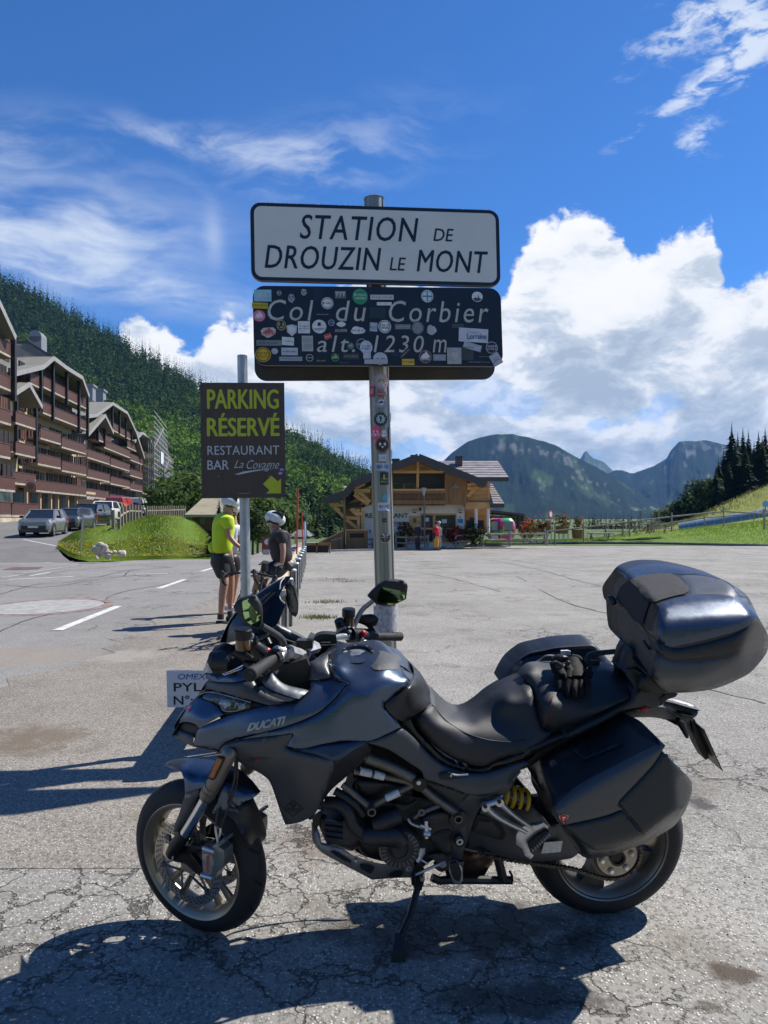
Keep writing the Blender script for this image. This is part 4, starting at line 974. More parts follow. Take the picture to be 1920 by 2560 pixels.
m = MB(); ptube('','D 860,580,.17 920,540,.18 1045,490,.18',.0105,None,None,seg=10,mb=m); m.disc(BK.p(*cr('D',912,540),.19),BK.w,.014,.01,16,r_in=.006); auto_smooth(m.build('chain_guard_bracket',M('grey_bracket',(.13,.13,.14),.4,.7),P_))
m = MB()
for q in ('D 760,400,.15 800,430,.155 850,445,.15','D 790,390,.15 830,425,.16 890,440,.15','D 770,430,.15 810,455,.15 870,430,.16'): ptube('',q,.0035,None,None,seg=6,mb=m)
m.build('wiring',DARK,P_)
bp_ = panel('belly_pan','D 85,620 120,630 150,720 160,770 330,825 420,880 640,935 850,912 858,940 830,1032 700,1036 540,1048 160,842 92,752','D 85,620,.10 150,800,.15 330,870,.175 540,1048,.15 650,940,.185 850,912,.17 830,1032,.13',BRUSH,P_,thick=.004,corner=30)
for s_ in ('D 215,832 260,838 385,915 380,925 300,890','D 447,932 560,955 540,995 520,1003 455,962','D 655,1025 700,995 775,985 770,1010 740,1028'):
 panel('pan_slot',s_,'D 215,832,.170 330,880,.180 540,990,.176 650,960,.187 775,1000,.162',BLACKT,P_,thick=.001,er=0,off=.0035,corner=30)
m = MB(); m.disc(BK.p(*cr('D',815,962),.178),BK.w,.011,.008,16,r_in=.004); m.disc(BK.p(*cr('D',418,905),.184),BK.w,.005,.006,12); auto_smooth(m.build('pan_bolt',ALU,P_),35)
slab('front_bracket','D 90,590 150,545 200,560 165,600 175,640 160,690 140,640 110,700 100,640',.11,.125,BLACK,P_)
panel('silencer','D 1080,930 1210,800 1330,815 1475,850 1440,930 1340,1015 1150,1020 1090,1000','D 1080,930,.02 1210,800,.03 1300,900,.085 1150,1020,.02 1340,1015,.02 1475,850,.04',BROWNEX,P_,thick=.06,mirror=True)
cs = MB()
for q in ('D 990,1030,.09 1050,1055,.09 1120,1050,.09 1590,1052,.09','D 1480,860,.10 1500,950,.10 1525,1050,.10','D 1572,985,.10 1590,1020,.10 1590,1060,.10'): ptube('',q,.016 if '990' in q else .018 if '1480' in q else .005,None,None,seg=8,mb=cs,mirror=True)
auto_smooth(cs.build('centre_stand',DARK,P_))
sst = MB(); foot = Vector(((cr('D',735,1625)[0]-CX)/FPX*2.79,2.79,.012))
top_ = BK.p(*cr('D',905,1035),.13)
sst.tube([top_,top_.lerp(foot,.12),top_.lerp(foot,.5),foot+Vector((.01,.02,.06))],[.017,.014,.0125,.0115],14,flat=.8)
ss = auto_smooth(sst.build('side_stand',BLACK,P_))
m = MB(); f8 = [foot+Vector(q) for q in ((-.028,-.03,-.012),(.026,-.03,-.012),(.030,.035,-.012),(-.022,.035,-.012),(-.018,-.02,.035),(.022,-.02,.035),(.026,.022,.07),(-.010,.022,.07))]; m.hexa(f8); m.build('foot_pad',DARK,ss)
m = MB()
for t in np.linspace(.02,.14,7): m.lathe(top_.lerp(foot,t),foot-top_,[(-.003,.015),(0,.0185),(.003,.015)],14)
auto_smooth(m.build('stand_spring',ENG,ss)); m = MB(); m.disc(BK.p(*cr('D',915,1027),.155),BK.w,.009,.03,16); auto_smooth(m.build('pivot_bolt',ALU,ss),35)
slab('stand_bracket','D 835,1000 870,930 905,905 930,960 935,1050 900,1075 880,1040 850,1100 835,1070',.10,.14,BLACK,P_)
m = MB(); ptube('','D 862,1012,.20 960,968,.20 1065,925,.20',[.005,.0055,.0055],None,None,seg=10,mb=m); m.disc(BK.p(*cr('D',1070,925),.20),BK.w,.013,.016,16)
ptube('','D 910,835,.195 900,880,.2 880,905,.2',[.014,.009,.011],None,None,seg=10,mb=m); ptube('','D 915,800,.195 912,850,.195',.013,None,None,seg=12,mb=m)
ptube('','D 900,895,.19 960,930,.19',.004,None,None,seg=8,mb=m); auto_smooth(m.build('gear_lever',ALU,P_))
m = MB(); ptube('','D 850,1075,.19 850,1015,.22',.008,None,None,seg=10,mb=m); m.build('lever_rubber',BLACK,P_)
peg = slab('foot_peg','D 1130,935 1180,925 1215,960 1222,1060 1195,1085 1150,1070 1125,1000',.20,.225,ALU,P_)
slab('peg_rubber','D 1128,930 1175,920 1205,965 1210,1030 1195,1060 1160,1050 1135,1000',.224,.236,RUBBER,P_)
slab('peg_bracket','D 960,870 1060,850 1110,880 1130,940 1230,910 1225,990 1160,960 1060,990 1010,960 1040,930',.12,.155,M('peg_bracket_metal',(.12,.12,.12),.4,.7),P_)
slab('lever_arm','D 1120,700 1145,560 1230,570 1245,640 1235,780 1215,900 1130,880',.15,.16,SATIN2,P_)
m = MB()
ptube('','E 40,500,.20 150,590,.205 350,690,.21',[.0115,.009,.0085],None,None,seg=10,mb=m,flat=1.2); ptube('','E 145,463,.20 250,560,.205 405,668,.21',[.0115,.0075,.0065],None,None,seg=10,mb=m,flat=1.2)
ptube('','E 40,490,.20 145,455,.20',.011,None,None,seg=10,mb=m); m.disc(BK.p(*cr('E',40,500),.20),BK.w,.0150,.022,18); m.disc(BK.p(*cr('E',145,463),.20),BK.w,.0150,.022,18)
pc = auto_smooth(m.build('rear_peg_carrier',ALU,P_))
m = MB(); m.disc(BK.p(*cr('E',40,500),.213),BK.w,.0075,.004,12); m.disc(BK.p(*cr('E',145,463),.213),BK.w,.0075,.004,12); m.build('bolt',BLACKT,pc)
slab('carrier_plate','E 325,650 430,638 480,620 512,648 505,680 440,725 362,780 375,840 405,865 380,895 340,870 320,820 272,785 275,710',.195,.215,ALU,pc)
slab('rear_peg','E 365,785 420,730 500,680 520,690 470,770 420,830 400,850 375,820',.215,.235,RUBBER,pc)
m = MB()
for i in range(8):
 t = i/7; x0,y0 = 385+t*120,815-t*115; m.disc(BK.p(*cr('E',x0+10,y0+8),.235),BK.a+BK.u*.5,.009,.008,6)
m.build('peg_grip',M('peg_grey',(.2,.2,.2),.5,.4),pc)
panel('swingarm_label','E 482,768 621,757 605,840 459,852',.139,WHITEL,P_,thick=.001,er=0,mirror=False,corner=20)
m = MB(); A = BK.p(*cr('E',130,395),.09); B_ = BK.p(*cr('E',350,460),.09); dx_ = (B_-A).normalized(); e1 = BK.w; e2 = dx_.cross(e1).normalized(); Ls = (B_-A).length
hp = []
for i in range(97):
 t = i/96; a = t*2*PI*4.2; hp.append(A+dx_*(Ls*t)+(e1*math.cos(a)+e2*math.sin(a))*.040)
m.tube(hp,.0072,8); auto_smooth(m.build('shock_spring',YELLOW,P_))
m = MB(); m.tube([A-dx_*.05,A,B_],[.03,.02,.018],16); m.lathe(A-dx_*.01,dx_,[(-.03,.03),(.02,.034),(.022,0)],20); auto_smooth(m.build('shock_body',ALU,P_))
# ---- fairing and tank
SK = ('A 95,1290,.0 115,1225,.0 200,1100,.005 300,1000,.01 335,930,.005 340,850,.0 250,1150,.075 400,1250,.15 245,1390,.11 430,1430,.17 700,1240,.225 1000,1150,.245 1280,900,.165 1130,900,.15 '
 '470,1150,.145 690,1085,.19 560,1340,.205 900,1040,.20 1405,920,.215 1550,1360,.262 980,1310,.262 600,930,.15 800,980,.175 '
 'C 200,620,.235 480,640,.252 300,780,.262 480,915,.262 730,805,.225 620,640,.225 800,500,.175 700,560,.205 330,430,.192 520,400,.185 700,420,.168 800,420,.12 '
 '390,340,.11 250,330,.13 520,300,.09 650,320,.10 390,262,.0 500,205,-.06 640,235,-.055 710,265,-.05 770,315,-.045 820,375,-.03 330,205,-.075 230,250,-.03')
SKF = tps(pts_(SK))
panel('tank_shell','C 178,300 225,245 300,205 400,196 480,200 560,207 640,232 710,262 770,312 805,355 822,400 815,440 790,480 700,562 605,628 612,650 690,745 728,806 480,915 330,905 150,930 0,965 A 1000,1412 950,1395 985,1310 800,1325 560,1352 800,1290 1002,1232 1182,1150 1300,1052 1402,930 1404,918 1300,885 1272,850 1258,780',SKF,SATIN,P_,dy=0,inset=1.0)
panel('side_fairing','A 245,1390 270,1300 300,1262 400,1215 520,1168 700,1112 1010,1045 1110,985 1128,905 1280,876 1300,888 1404,920 1400,932 1300,1050 1180,1150 1000,1230 800,1288 560,1340 480,1378 438,1422',SKF,SATIN,P_,inset=1.0,off=.001)
panel('beak','A 110,1285 115,1225 150,1160 200,1100 298,1008 318,1045 390,1075 440,1110 480,1158 400,1205 300,1258 265,1232 200,1216 150,1226 112,1280',SKF,SATIN,P_,inset=.8)
panel('beak_intake','A 105,1288 150,1222 200,1214 268,1232 302,1262 262,1335 180,1300',SKF,BLACKT,P_,off=-.02)
panel('beak_chin','A 93,1293 140,1283 250,1325 248,1388 300,1405 432,1432 444,1450 240,1396 108,1322',SKF,SATIN2,P_,off=.002)
panel('lower_fin','A 430,1426 480,1376 560,1344 800,1300 985,1306 600,1366 500,1398 452,1440',SKF,DARK,P_,off=-.012)
panel('headlamp_surround','A 290,1012 340,978 420,984 560,1020 700,1056 820,1080 1010,1045 700,1118 480,1165 440,1110 390,1075 310,1045',SKF,BLACKT,P_,off=-.016)
hl = panel('headlamp','A 298,1010 340,986 420,992 560,1027 690,1062 672,1112 600,1134 490,1142 455,1095 390,1062 315,1035',SKF,LENSD,P_,off=-.004)
for s_ in ('A 420,1040 500,1050 560,1080 480,1125 450,1085','A 570,1075 620,1070 660,1085 630,1120 590,1120'):
 panel('lamp_reflector',s_,SKF,LENS,hl,off=.0,thick=.004)
m = MB()
for s_ in ('A 300,1008 350,992 430,1000 560,1034 680,1068','A 560,1110 580,1070 600,1100 640,1075','A 455,1090 480,1130 580,1130 600,1095'):
 q = [BK.p(a,b,float(SKF(np.array([[a,b]]))[0])+.001) for a,b in pts_(s_)]; m.tube(q,.0022,6,smooth_n=4)
m.build('lamp_trim',LENS,hl)
panel('upper_cowl','A 372,908 460,918 560,917 692,888 738,962 780,990 870,1034 960,1062 1008,1052 890,1090 820,1090 690,1056 560,1018 420,978 340,972 294,1000 330,935',SKF,SATIN2,P_,inset=.6)
panel('cowl_lip','A 340,850 400,862 470,868 560,835 650,795 690,830 710,870 692,886 560,914 460,915 372,905',SKF,SATIN,P_,off=.006)
panel('winglet','A 762,905 838,852 900,918 960,950 1112,985 1042,1042 1000,1034 930,1010 860,985 790,945','A 762,905,.19 838,852,.17 960,950,.20 1112,985,.20 1040,1042,.235 860,985,.225',M('winglet_grey',(.115,.125,.14),.42,.5),P_,thick=.012)
panel('winglet_lower','A 738,958 775,945 865,1000 1008,1045 960,1062 870,1034 780,992','A 738,958,.205 775,945,.2 865,1000,.225 1008,1045,.235 870,1034,.225',paint('winglet_blue',(.07,.08,.10),.35,.5),P_,off=.002)
panel('inner_cowl','A 690,1050 740,960 700,880 830,860 900,800 1100,740 1150,900 1130,980 1040,1045 860,1075',.12,BLACKT,P_,er=0,thick=.06)
panel('tank_front','A 1120,900 1130,770 1200,740 1285,690 1262,700 1260,790 1275,850 1295,880 1135,900','A 1130,770,.12 1285,700,.07 1275,850,.155 1120,900,.15',SATIN2,P_)
panel('tank_front_top','A 1140,770 1240,700 1330,660 1300,690 1262,715 1255,790 1130,790','A 1140,770,.10 1300,680,.04 1255,790,.12',DARK,P_,off=.004)
m = MB(); q = [BK.p(a,b,float(SKF(np.array([[a,b]]))[0])+.0015) for a,b in pts_('A 1258,700 1262,790 1275,852 1305,888 1404,920 1398,935')]; m.tube(q,.0022,6,smooth_n=5); m.build('seam_line',BLACKT,P_)
fl = MB(); f = quad_map(BK,'A',[(1266,778),(1282,778),(1284,728),(1268,730)],.135)
fm_ = M('sticker_green',(.02,.2,.05),.5),WHITEL,REDM
fl.add([f(0,0),f(1,0),f(1,.35),f(0,.35),f(1,.65),f(0,.65),f(1,1),f(0,1)],[(0,1,2,3),(3,2,4,5),(5,4,6,7)]); fl.mi = [0,1,2]; fl.build('flag_sticker',list(fm_),P_)
tp = panel('tank_pad','C 502,350 545,305 572,255 560,225 520,208 600,218 660,240 705,268 735,298 712,320 720,345 695,370 610,372 530,374',SKF,CARB,P_,off=.009,thick=.008,mirror=False)
panel('tank_pad','C 722,322 740,330 752,395 800,445 818,420 800,455 745,402',SKF,BLACKT,P_,off=.009,thick=.007,mirror=False)
cc0 = BK.p(*cr('C',392,258),.0); nrm = (BK.u+BK.a*-.12+BK.w*.18).normalized()
m = MB(); m.lathe(cc0-nrm*.012,nrm,[(-.02,.072),(.008,.072),(.016,.066),(.017,.055),(.008,.05)],40); cap_ = auto_smooth(m.build('fuel_cap_ring',BLACK,P_),40)
m = MB(); m.lathe(cc0-nrm*.008,nrm,[(.0,.052),(.004,.050),(.0065,.0)],36); auto_smooth(m.build('fuel_cap',M('cap_silver',(.40,.44,.48),.35,.7),P_),35)
m = MB(); b1 = (BK.a-nrm*BK.a.dot(nrm)).normalized(); b2 = nrm.cross(b1)
m.hexa([cc0+b1*x_*.018+b2*y_*.014+nrm*z_ for z_ in (-.003,.004) for x_,y_ in ((-1.2,-1),(.8,-1),(.8,1),(-1.2,1))])
for i in range(8):
 a = 2*PI*i/8; m.disc(cc0+(b1*math.cos(a)+b2*math.sin(a))*.061+nrm*.004,nrm,.004,.006,8)
m.build('cap_latch',M('cap_latch',(.28,.30,.33),.4,.7),P_)
def skin_map(k,q,off=.0025):
 Q = [cr(k,*p) for p in q]
 def f(u,v):
  a = [(1-u)*(1-v),u*(1-v),u*v,(1-u)*v]; x_ = sum(t*p[0] for t,p in zip(a,Q)); y_ = sum(t*p[1] for t,p in zip(a,Q))
  return BK.p(x_,y_,float(SKF(np.array([[x_,y_]]))[0])+off)
 return f
m = MB()
for i_,(dx,dy) in enumerate(((0,0),(.008,0),(-.008,0),(.016,0),(0,.03),(0,-.03))): text_on(m,'DUCATI',skin_map('A',[(652,1286),(938,1232),(942,1170),(662,1228)],.0035+.0002*i_),dx,1+dx,dy,1+dy,.02,.28,spacing=.95)
m.st = [0]; m; m.build('lettering',SILVERT,P_)
LF = 'B 650,100,.19 800,15,.235 1200,-42,.27 1160,50,.262 1510,190,.285 1210,90,.28 1380,540,.24 1290,605,.22 1150,635,.20 1080,440,.20 1030,310,.21 850,200,.215 1250,350,.265 900,110,.25'
LFF = tps(pts_(LF))
panel('lower_fairing','B 650,100 690,50 800,18 1000,-15 1196,-42 1203,-30 1155,52 1212,88 1510,160 1516,200 1480,300 1380,540 1290,605 1190,632 1150,635 1120,560 1080,440 1030,310 960,250 850,195 720,118',LFF,SATIN2,P_,thick=.02)
panel('fairing_scoop','A 958,1428 1080,1400 1200,1383 1480,1360 1550,1368 1420,1450 1305,1507 1150,1470 1000,1438','A 958,1428,.262 1200,1383,.262 1550,1368,.268 1305,1507,.285 1150,1470,.275',paint('scoop_blue',(.035,.055,.10),.3,.6),P_,off=.0015)
panel('radiator_shroud','D 230,175 420,75 500,12 540,60 532,85 400,230 235,375 160,480 82,602 60,590 140,470 225,250','D 248,185,.272 500,18,.25 540,70,.22 400,230,.225 235,375,.21 80,600,.19',DARK,P_)
m = MB(); fL = lambda k,q: (lambda Q: (lambda u,v: (lambda x_,y_: BK.p(x_,y_,float(LFF(np.array([[x_,y_]]))[0])+.003))(*[sum(t*p[i] for t,p in zip([(1-u)*(1-v),u*(1-v),u*v,(1-u)*v],Q)) for i in (0,1)])))([cr(k,*p) for p in q])
f = fL('B',[(1132,575),(1285,575),(1285,458),(1132,458)])
dm = [(.5,1.0),(.05,.62),(.0,.5),(.4,.05),(.5,.0),(.6,.05),(1.0,.5),(.95,.62)]
q = [f(u,v) for u,v in [(.5,1),(1,.52),(.5,0),(0,.52)]]
for i in range(4): m.tube([q[i],q[(i+1) % 4]],.0012,5)
text_on(m,'DIABOLO',f,.14,.86,.38,.56,.02); text_on(m,'CYCLES',f,.32,.68,.24,.34,.01)
m.add([f(u,v) for u,v in [(.30,.86),(.42,.78),(.5,.80),(.58,.78),(.72,.86),(.62,.68),(.54,.58),(.47,.58),(.38,.68)]],[tuple(range(9))]); m.build('round_logo',BLACKT,P_)
m = MB(); text_on(m,'MULTISTRADA',fL('B',[(880,150),(1030,150),(1030,132),(880,132)]),0,1,0,1,.0,.2); m.build('small_lettering',M('faint_print',(.02,.02,.02),.4),P_)
m = MB(); text_on(m,'1260',fL('B',[(815,165),(915,165),(915,145),(815,145)]),0,1,0,1,.0,.2); text_on(m,'S',fL('B',[(916,165),(946,165),(946,143),(916,143)]),0,1,0,1,.03,.2,mi=1); m.build('small_lettering',[M('faint_print2',(.03,.03,.03),.4),REDM],P_)
def shield(k,cx,cy,r,fr,wfun,parent):
 m = MB(); sh = [(-1,.72),(-.5,.9),(0,1),(.5,.9),(1,.72),(.92,.1),(.5,-.6),(0,-1),(-.5,-.6),(-.92,.1)]
 def f(u,v,o_):
  x_,y_ = cr(k,cx+u*r,cy-v*r); return fr.p(x_,y_,wfun(x_,y_)+o_)
 m.add([f(u*1.12,v*1.12,.001) for u,v in sh],[tuple(range(10))],0); m.add([f(u,v,.0018) for u,v in sh],[tuple(range(10))],1)
 m.add([f(-.5,.45,.0026),f(.62,.55,.0026),f(.2,.1,.0026),f(-.2,-.5,.0026),f(-.1,.1,.0026)],[(0,1,2,3,4)],0)
 return m.build('shield_badge',[ALU,REDM],parent)
shield('A',213,1112,24,BK,lambda a,b: float(SKF(np.array([[a,b]]))[0])+.002,P_)
panel('instrument_shroud','A 335,850 340,790 385,690 440,640 500,627 545,642 610,650 655,760 640,800 560,835 470,868 380,852','A 335,850,.0 340,790,-.005 385,690,-.01 500,627,-.03 610,650,-.03 655,760,.06 470,868,.06',DARK,P_,thick=.006,mirror=False)
panel('instrument_cavity','A 372,800 400,700 450,655 500,645 600,668 640,760 560,800 470,850 400,820','A 335,850,.0 385,690,.01 500,627,-.01 610,650,-.01 655,760,.08 470,868,.085',BLACKT,P_,mirror=False,thick=.002)
panel('turn_signal','A 333,845 342,782 360,778 392,842 385,850','A 333,845,.02 342,782,.02 392,842,.06',LENS,P_,off=.012)
m = MB(); ptube('','A 400,745,.07 470,740,.09',.03,None,None,seg=18,mb=m,sm=0); ptube('','A 400,760,.09 520,770,.10',.033,None,None,seg=18,mb=m,sm=0); auto_smooth(m.build('air_scoop',DARK,P_))
m = MB(); ptube('','A 470,855,.11 600,800,.12 680,755,.13',.003,None,None,seg=6,mb=m); ptube('','A 480,862,.115 620,812,.12',.002,None,None,seg=6,mb=m); m.build('cowl_edge',CHROME,P_)
panel('windscreen','A 448,620 470,560 505,490 560,400 640,335 740,250 850,175 935,128 962,122 985,128 930,200 898,270 905,310 940,340 915,400 880,480 820,520 700,560 560,610','A 448,620,-.02 560,400,-.01 740,250,.0 962,122,.0 898,270,.075 915,400,.11 820,520,.13 600,560,.09 700,400,.09',GLASSD,P_,thick=.004,er=0,mirror=False)
panel('windscreen','A 448,620 470,560 505,490 560,400 640,335 740,250 850,175 935,128 962,122 985,128 930,200 898,270 905,310 940,340 915,400 880,480 820,520 700,560 560,610','A 448,620,.02 560,400,.01 740,250,.0 962,122,.0 898,270,-.075 915,400,-.11 820,520,-.13 600,560,-.09 700,400,-.09',GLASSD,P_,thick=.004,er=0,mirror=False,off=-.012)
m = MB(); ptube('','A 935,130,.0 905,170,.03 898,240,.05 900,290,.07 935,325,.09',.0022,None,None,seg=6,mb=m); ptube('','A 448,620,-.02 505,490,-.01 560,400,.0 640,335,.0 740,250,.0 850,175,.0 935,128,.0',.002,None,None,seg=6,mb=m); m.build('screen_edge',M('clear_edge',(.55,.58,.6),.2),P_)
m = MB()
for s_ in ('A 500,620,.06 600,500,.075','A 515,625,.065 620,500,.08','A 545,605,.07 640,500,.085','A 700,360,.07 830,240,.06','A 720,380,.08 860,240,.065','A 690,350,.06 800,255,.05'): ptube('',s_,.0016,None,None,seg=5,mb=m)
m.build('painted_screen_glint',M('brown_glint',(.20,.13,.08),.3),P_)  # brown reflection streaks of the screen, put in as thin coloured rods
ph_ = slab('phone_holder','A 940,215 955,200 985,180 1005,200 1036,330 1034,400 1018,428 992,415 955,345',-.06,.02,BLACK,P_)
slab('phone_screen','A 960,215 990,200 1028,330 1028,390 1012,405 985,390 965,330',.02,.022,M('screen_glass',(.06,.065,.06),.08,0,coat=.5),ph_)
panel('phone_bracket','A 905,232 942,225 946,265 912,275',.04,M('pale_bracket',(.6,.62,.62),.4),P_,mirror=False,corner=20)
panel('screen_mount','A 840,400 880,390 900,430 870,470 835,460',.09,M('dusty_bracket',(.09,.08,.085),.5),P_,mirror=False)
panel('far_cowl_flank','A 850,520 870,488 960,530 1080,590 1100,610 1040,645 940,600 905,560',-.12,M('flank_grey',(.09,.10,.115),.45,.4),P_,mirror=False,thick=.03)
panel('far_dash','A 600,600 850,540 950,600 1080,640 1200,560 1320,560 1330,640 1230,690 1140,770 1100,850 900,800 700,800 640,760',-.10,DARK,P_,mirror=False,thick=.04,er=0)
m = MB(); ptube('','C 85,222,-.07 130,190,-.12 200,150,-.20 260,125,-.27 330,125,-.32 420,126,-.37 520,126,-.42',.0135,None,None,seg=16,mb=m); hbR = auto_smooth(m.build('handlebar',M('bar_silver',(.42,.45,.50),.32,.85),P_))
m = MB(); ptube('','A 930,700,.10 880,720,.17 850,735,.24',.0135,None,None,seg=14,mb=m); auto_smooth(m.build('handlebar',M('bar_silver',()),P_))
m = MB(); ptube('','C 515,127,-.41 720,124,-.53',.0175,None,None,seg=18,mb=m); ptube('','C 665,124,-.50 683,124,-.51',.0195,None,None,seg=18,mb=m); ptube('','C 688,124,-.515 722,124,-.535',.0200,None,None,seg=18,mb=m); g1 = auto_smooth(m.build('grip',RUBBER,P_))
m = MB(); text_on(m,'DUCATI',quad_map(BK,'C',[(536,138),(612,138),(612,116),(536,116)],[-.398,-.44,-.44,-.398]),0,1,0,1,.02); m.build('lettering',BLACKT,g1)
m = MB(); ptube('','A 850,735,.26 700,845,.44',[.0205,.0185],None,None,seg=20,mb=m,sm=0); m.lathe(BK.p(*cr('A',690,850),.45),BK.p(*cr('A',690,850),.45)-BK.p(*cr('A',850,735),.26),[(-.035,.0215),(.018,.0225),(.021,.019),(.021,.012),(.026,.012),(.026,0)],22); g2 = auto_smooth(m.build('grip',RUBBER,P_),35)
m = MB(); ptube('','A 862,728,.24 838,748,.27',.031,None,None,seg=20,mb=m,sm=0); ptube('','A 880,760,.22 850,790,.26',.022,None,None,seg=14,mb=m,sm=0); auto_smooth(m.build('switch_housing',BLACK,P_),35)
m = MB(); ptube('','C 345,115,-.33 440,118,-.38',[.034,.03],None,None,seg=16,mb=m,sm=0); ptube('','C 425,125,-.38 500,125,-.41',[.036,.034],None,None,seg=18,mb=m,sm=0); ptube('','C 380,160,-.35 470,190,-.36',.025,None,None,seg=12,mb=m,sm=0); auto_smooth(m.build('switch_housing',BLACK,P_),35)
m = MB(); c = BK.p(*cr('C',443,103),-.33); m.ball(c,(.014,.012,.015),12,8); c = BK.p(*cr('A',802,676),.24); m.ball(c,(.014,.012,.01),12,8); m.build('kill_switch',REDM,P_)
m = MB(); m.disc(BK.p(*cr('C',438,148),-.33),BK.w,.008,.01,14); m.build('starter_button',ALU,P_)
TC = M('clamp_silver',(.50,.48,.45),.42,.7,var=.12)
m = MB()
for a,b,r in ((( 955,690,.10),(1050,720,.03),.032),((1075,680,.0),(1160,655,-.06),.030)): m.tube([BK.p(*cr('A',*a[:2]),a[2]),BK.p(*cr('A',*b[:2]),b[2])],r,8,flat=.85)
m.tube([BK.p(*cr('A',985,745),.07),BK.p(*cr('A',905,870),.07)],[.026,.022],14); m.tube([BK.p(*cr('A',1140,710),-.05),BK.p(*cr('A',1040,840),-.05)],[.024,.02],14)
m.tube([BK.p(*cr('A',860,690),.16),BK.p(*cr('A',930,690),.14)],.02,10)
m.tube([BK.p(*cr('A',1000,905),.1),BK.p(*cr('A',1050,885),.1)],.012,8)
auto_smooth(m.build('bar_clamp',TC,P_),35)
m = MB(); ptube('','A 870,660,.2 915,690,.18 905,735,.2',.011,None,None,seg=8,mb=m); ptube('','A 665,625,.2 700,645,.2 770,640,.18',.004,None,None,seg=8,mb=m); ptube('','A 860,850,.12 920,780,.1',.009,None,None,seg=8,mb=m); ptube('','A 690,715,.2 760,730,.2',.008,None,None,seg=8,mb=m); auto_smooth(m.build('lever_linkage',TC,P_))
m = MB(); m.box(BK.p(*cr('A',1090,625),-.02),(.06,.06,.03)); m.build('ignition_lock',BLACK,P_); m = MB(); m.box(BK.p(*cr('A',1125,590),-.02),(.02,.006,.05),rot=Matrix.Rotation(.5,3,'Y')); m.build('ignition_key',ALU,P_)
m = MB();
for cx_,cy_,w_ in ((962,658,.12),(1055,710,.05),(1130,690,-.02)): m.disc(BK.p(*cr('A',cx_,cy_),w_),BK.u,.007,.008,6)
m.build('clamp_bolt',BLACKT,P_)
def reservoir(k,x,y,w_,r,name='fluid_reservoir'):
 c = BK.p(*cr(k,x,y),w_); m = MB(); m.lathe(c,BK.u,[(-.055,.0),(-.055,r*.8),(-.01,r*.85),(-.01,0)],20); o_ = auto_smooth(m.build(name,M('amber_fluid',(.12,.06,.015),.15,0,coat=.5),P_),35)
 m = MB(); m.lathe(c,BK.u,[(-.018,r),(.012,r),(.016,r*.9),(.017,0)],20); auto_smooth(m.build('reservoir_cap',BLACK,o_),35)
reservoir('A',622,548,.30,.030); reservoir('A',1415,392,-.34,.028)
m = MB()
ptube('','A 640,630,.26 700,640,.25 760,700,.24',[.02,.022,.03],None,None,seg=10,mb=m); ptube('','A 690,600,.26 720,640,.24',.018,None,None,seg=10,mb=m)
ptube('','A 1340,450,-.32 1370,520,-.33 1400,560,-.33',[.02,.025,.03],None,None,seg=10,mb=m)
ptube('','A 560,680,.12 640,720,.13 760,760,.15',.02,None,None,seg=10,mb=m); ptube('','A 600,640,.12 700,600,.12 800,560,.08',.015,None,None,seg=10,mb=m)
ptube('','A 820,640,.1 790,580,.08 750,500,.05',.014,None,None,seg=10,mb=m); ptube('','A 640,780,.15 700,800,.18 800,850,.17',.012,None,None,seg=10,mb=m)
auto_smooth(m.build('master_cylinder',BLACK,P_))
m = MB()
for q in ('A 1100,620,-.08 1200,580,-.14 1290,560,-.22 1380,510,-.30','A 1090,600,-.08 1180,600,-.14 1300,570,-.24 1340,540,-.3','A 1250,715,-.02 1290,700,-.03 1345,705,-.04','A 640,700,.16 700,730,.16 760,700,.2','A 1110,850,.05 1090,780,.06 1130,700,.0','A 590,600,.2 570,650,.15 600,720,.12'): ptube('',q,.0055,None,None,seg=8,mb=m)
auto_smooth(m.build('cable',BLACK,P_)); m = MB(); ptube('','A 1325,530,-.29 1390,505,-.31',.006,None,None,seg=8,mb=m); m.disc(BK.p(*cr('A',686,570),.29),BK.w,.009,.008,14); m.build('cable_fitting',ALU,P_)
panel('hand_guard','A 1480,470 1510,420 1600,415 1640,440 1625,490 1600,500 1620,540 1590,560 1550,500',-.40,BLACK,P_,mirror=False,thick=.02)
def mirror_(shell,glass,spot,wc,arm,tilt):
 o_ = panel('mirror',shell,wc,DARK,P_,mirror=False,thick=.02,er=.006)
 loop = smooth_loop(pts_(glass)); V = [BK.p(q[0],q[1],wc+.004) for q in loop]; c = sum(V,Vector())/len(V)
 nn = Vector(tilt).normalized()
 V2 = []
 for q,v in zip(loop,V):
  d = (v-Vector((0,0,CAMH))).normalized(); t = (c-Vector((0,0,CAMH))).dot(nn)/d.dot(nn); V2.append(Vector((0,0,CAMH))+d*t)
 mk('mirror_glass',V2,[tuple(range(len(V2)))],MIRR,o_)
 if spot:
  loop = smooth_loop(pts_(spot)); V3 = []
  for q in loop:
   d = (BK.p(q[0],q[1],wc)-Vector((0,0,CAMH))).normalized(); t = (c-nn*(-.003)-Vector((0,0,CAMH))).dot(nn)/d.dot(nn); V3.append(Vector((0,0,CAMH))+d*t)
  mk('blind_spot_mirror',V3,[tuple(range(len(V3)))],M('spot_mirror',(.35,.37,.37),.08,1.0),o_)
 ptube('mirror_arm',arm,[.010,.011,.013],SATIN2 if wc > 0 else M('arm_grey',(.12,.12,.125),.4,.6),o_,seg=10)
mirror_('A 548,355 562,330 610,292 690,270 715,272 742,310 765,370 766,495 742,524 700,505 650,480 625,460 590,410','A 616,312 700,276 718,290 740,325 758,385 753,490 735,514 690,490 645,455 625,400','A 668,360 684,338 705,360 722,400 726,440 714,478 695,470 676,425',.42,
  'A 760,492,.41 850,545,.34 905,585,.27 925,630,.22',(.42,-1,.10))
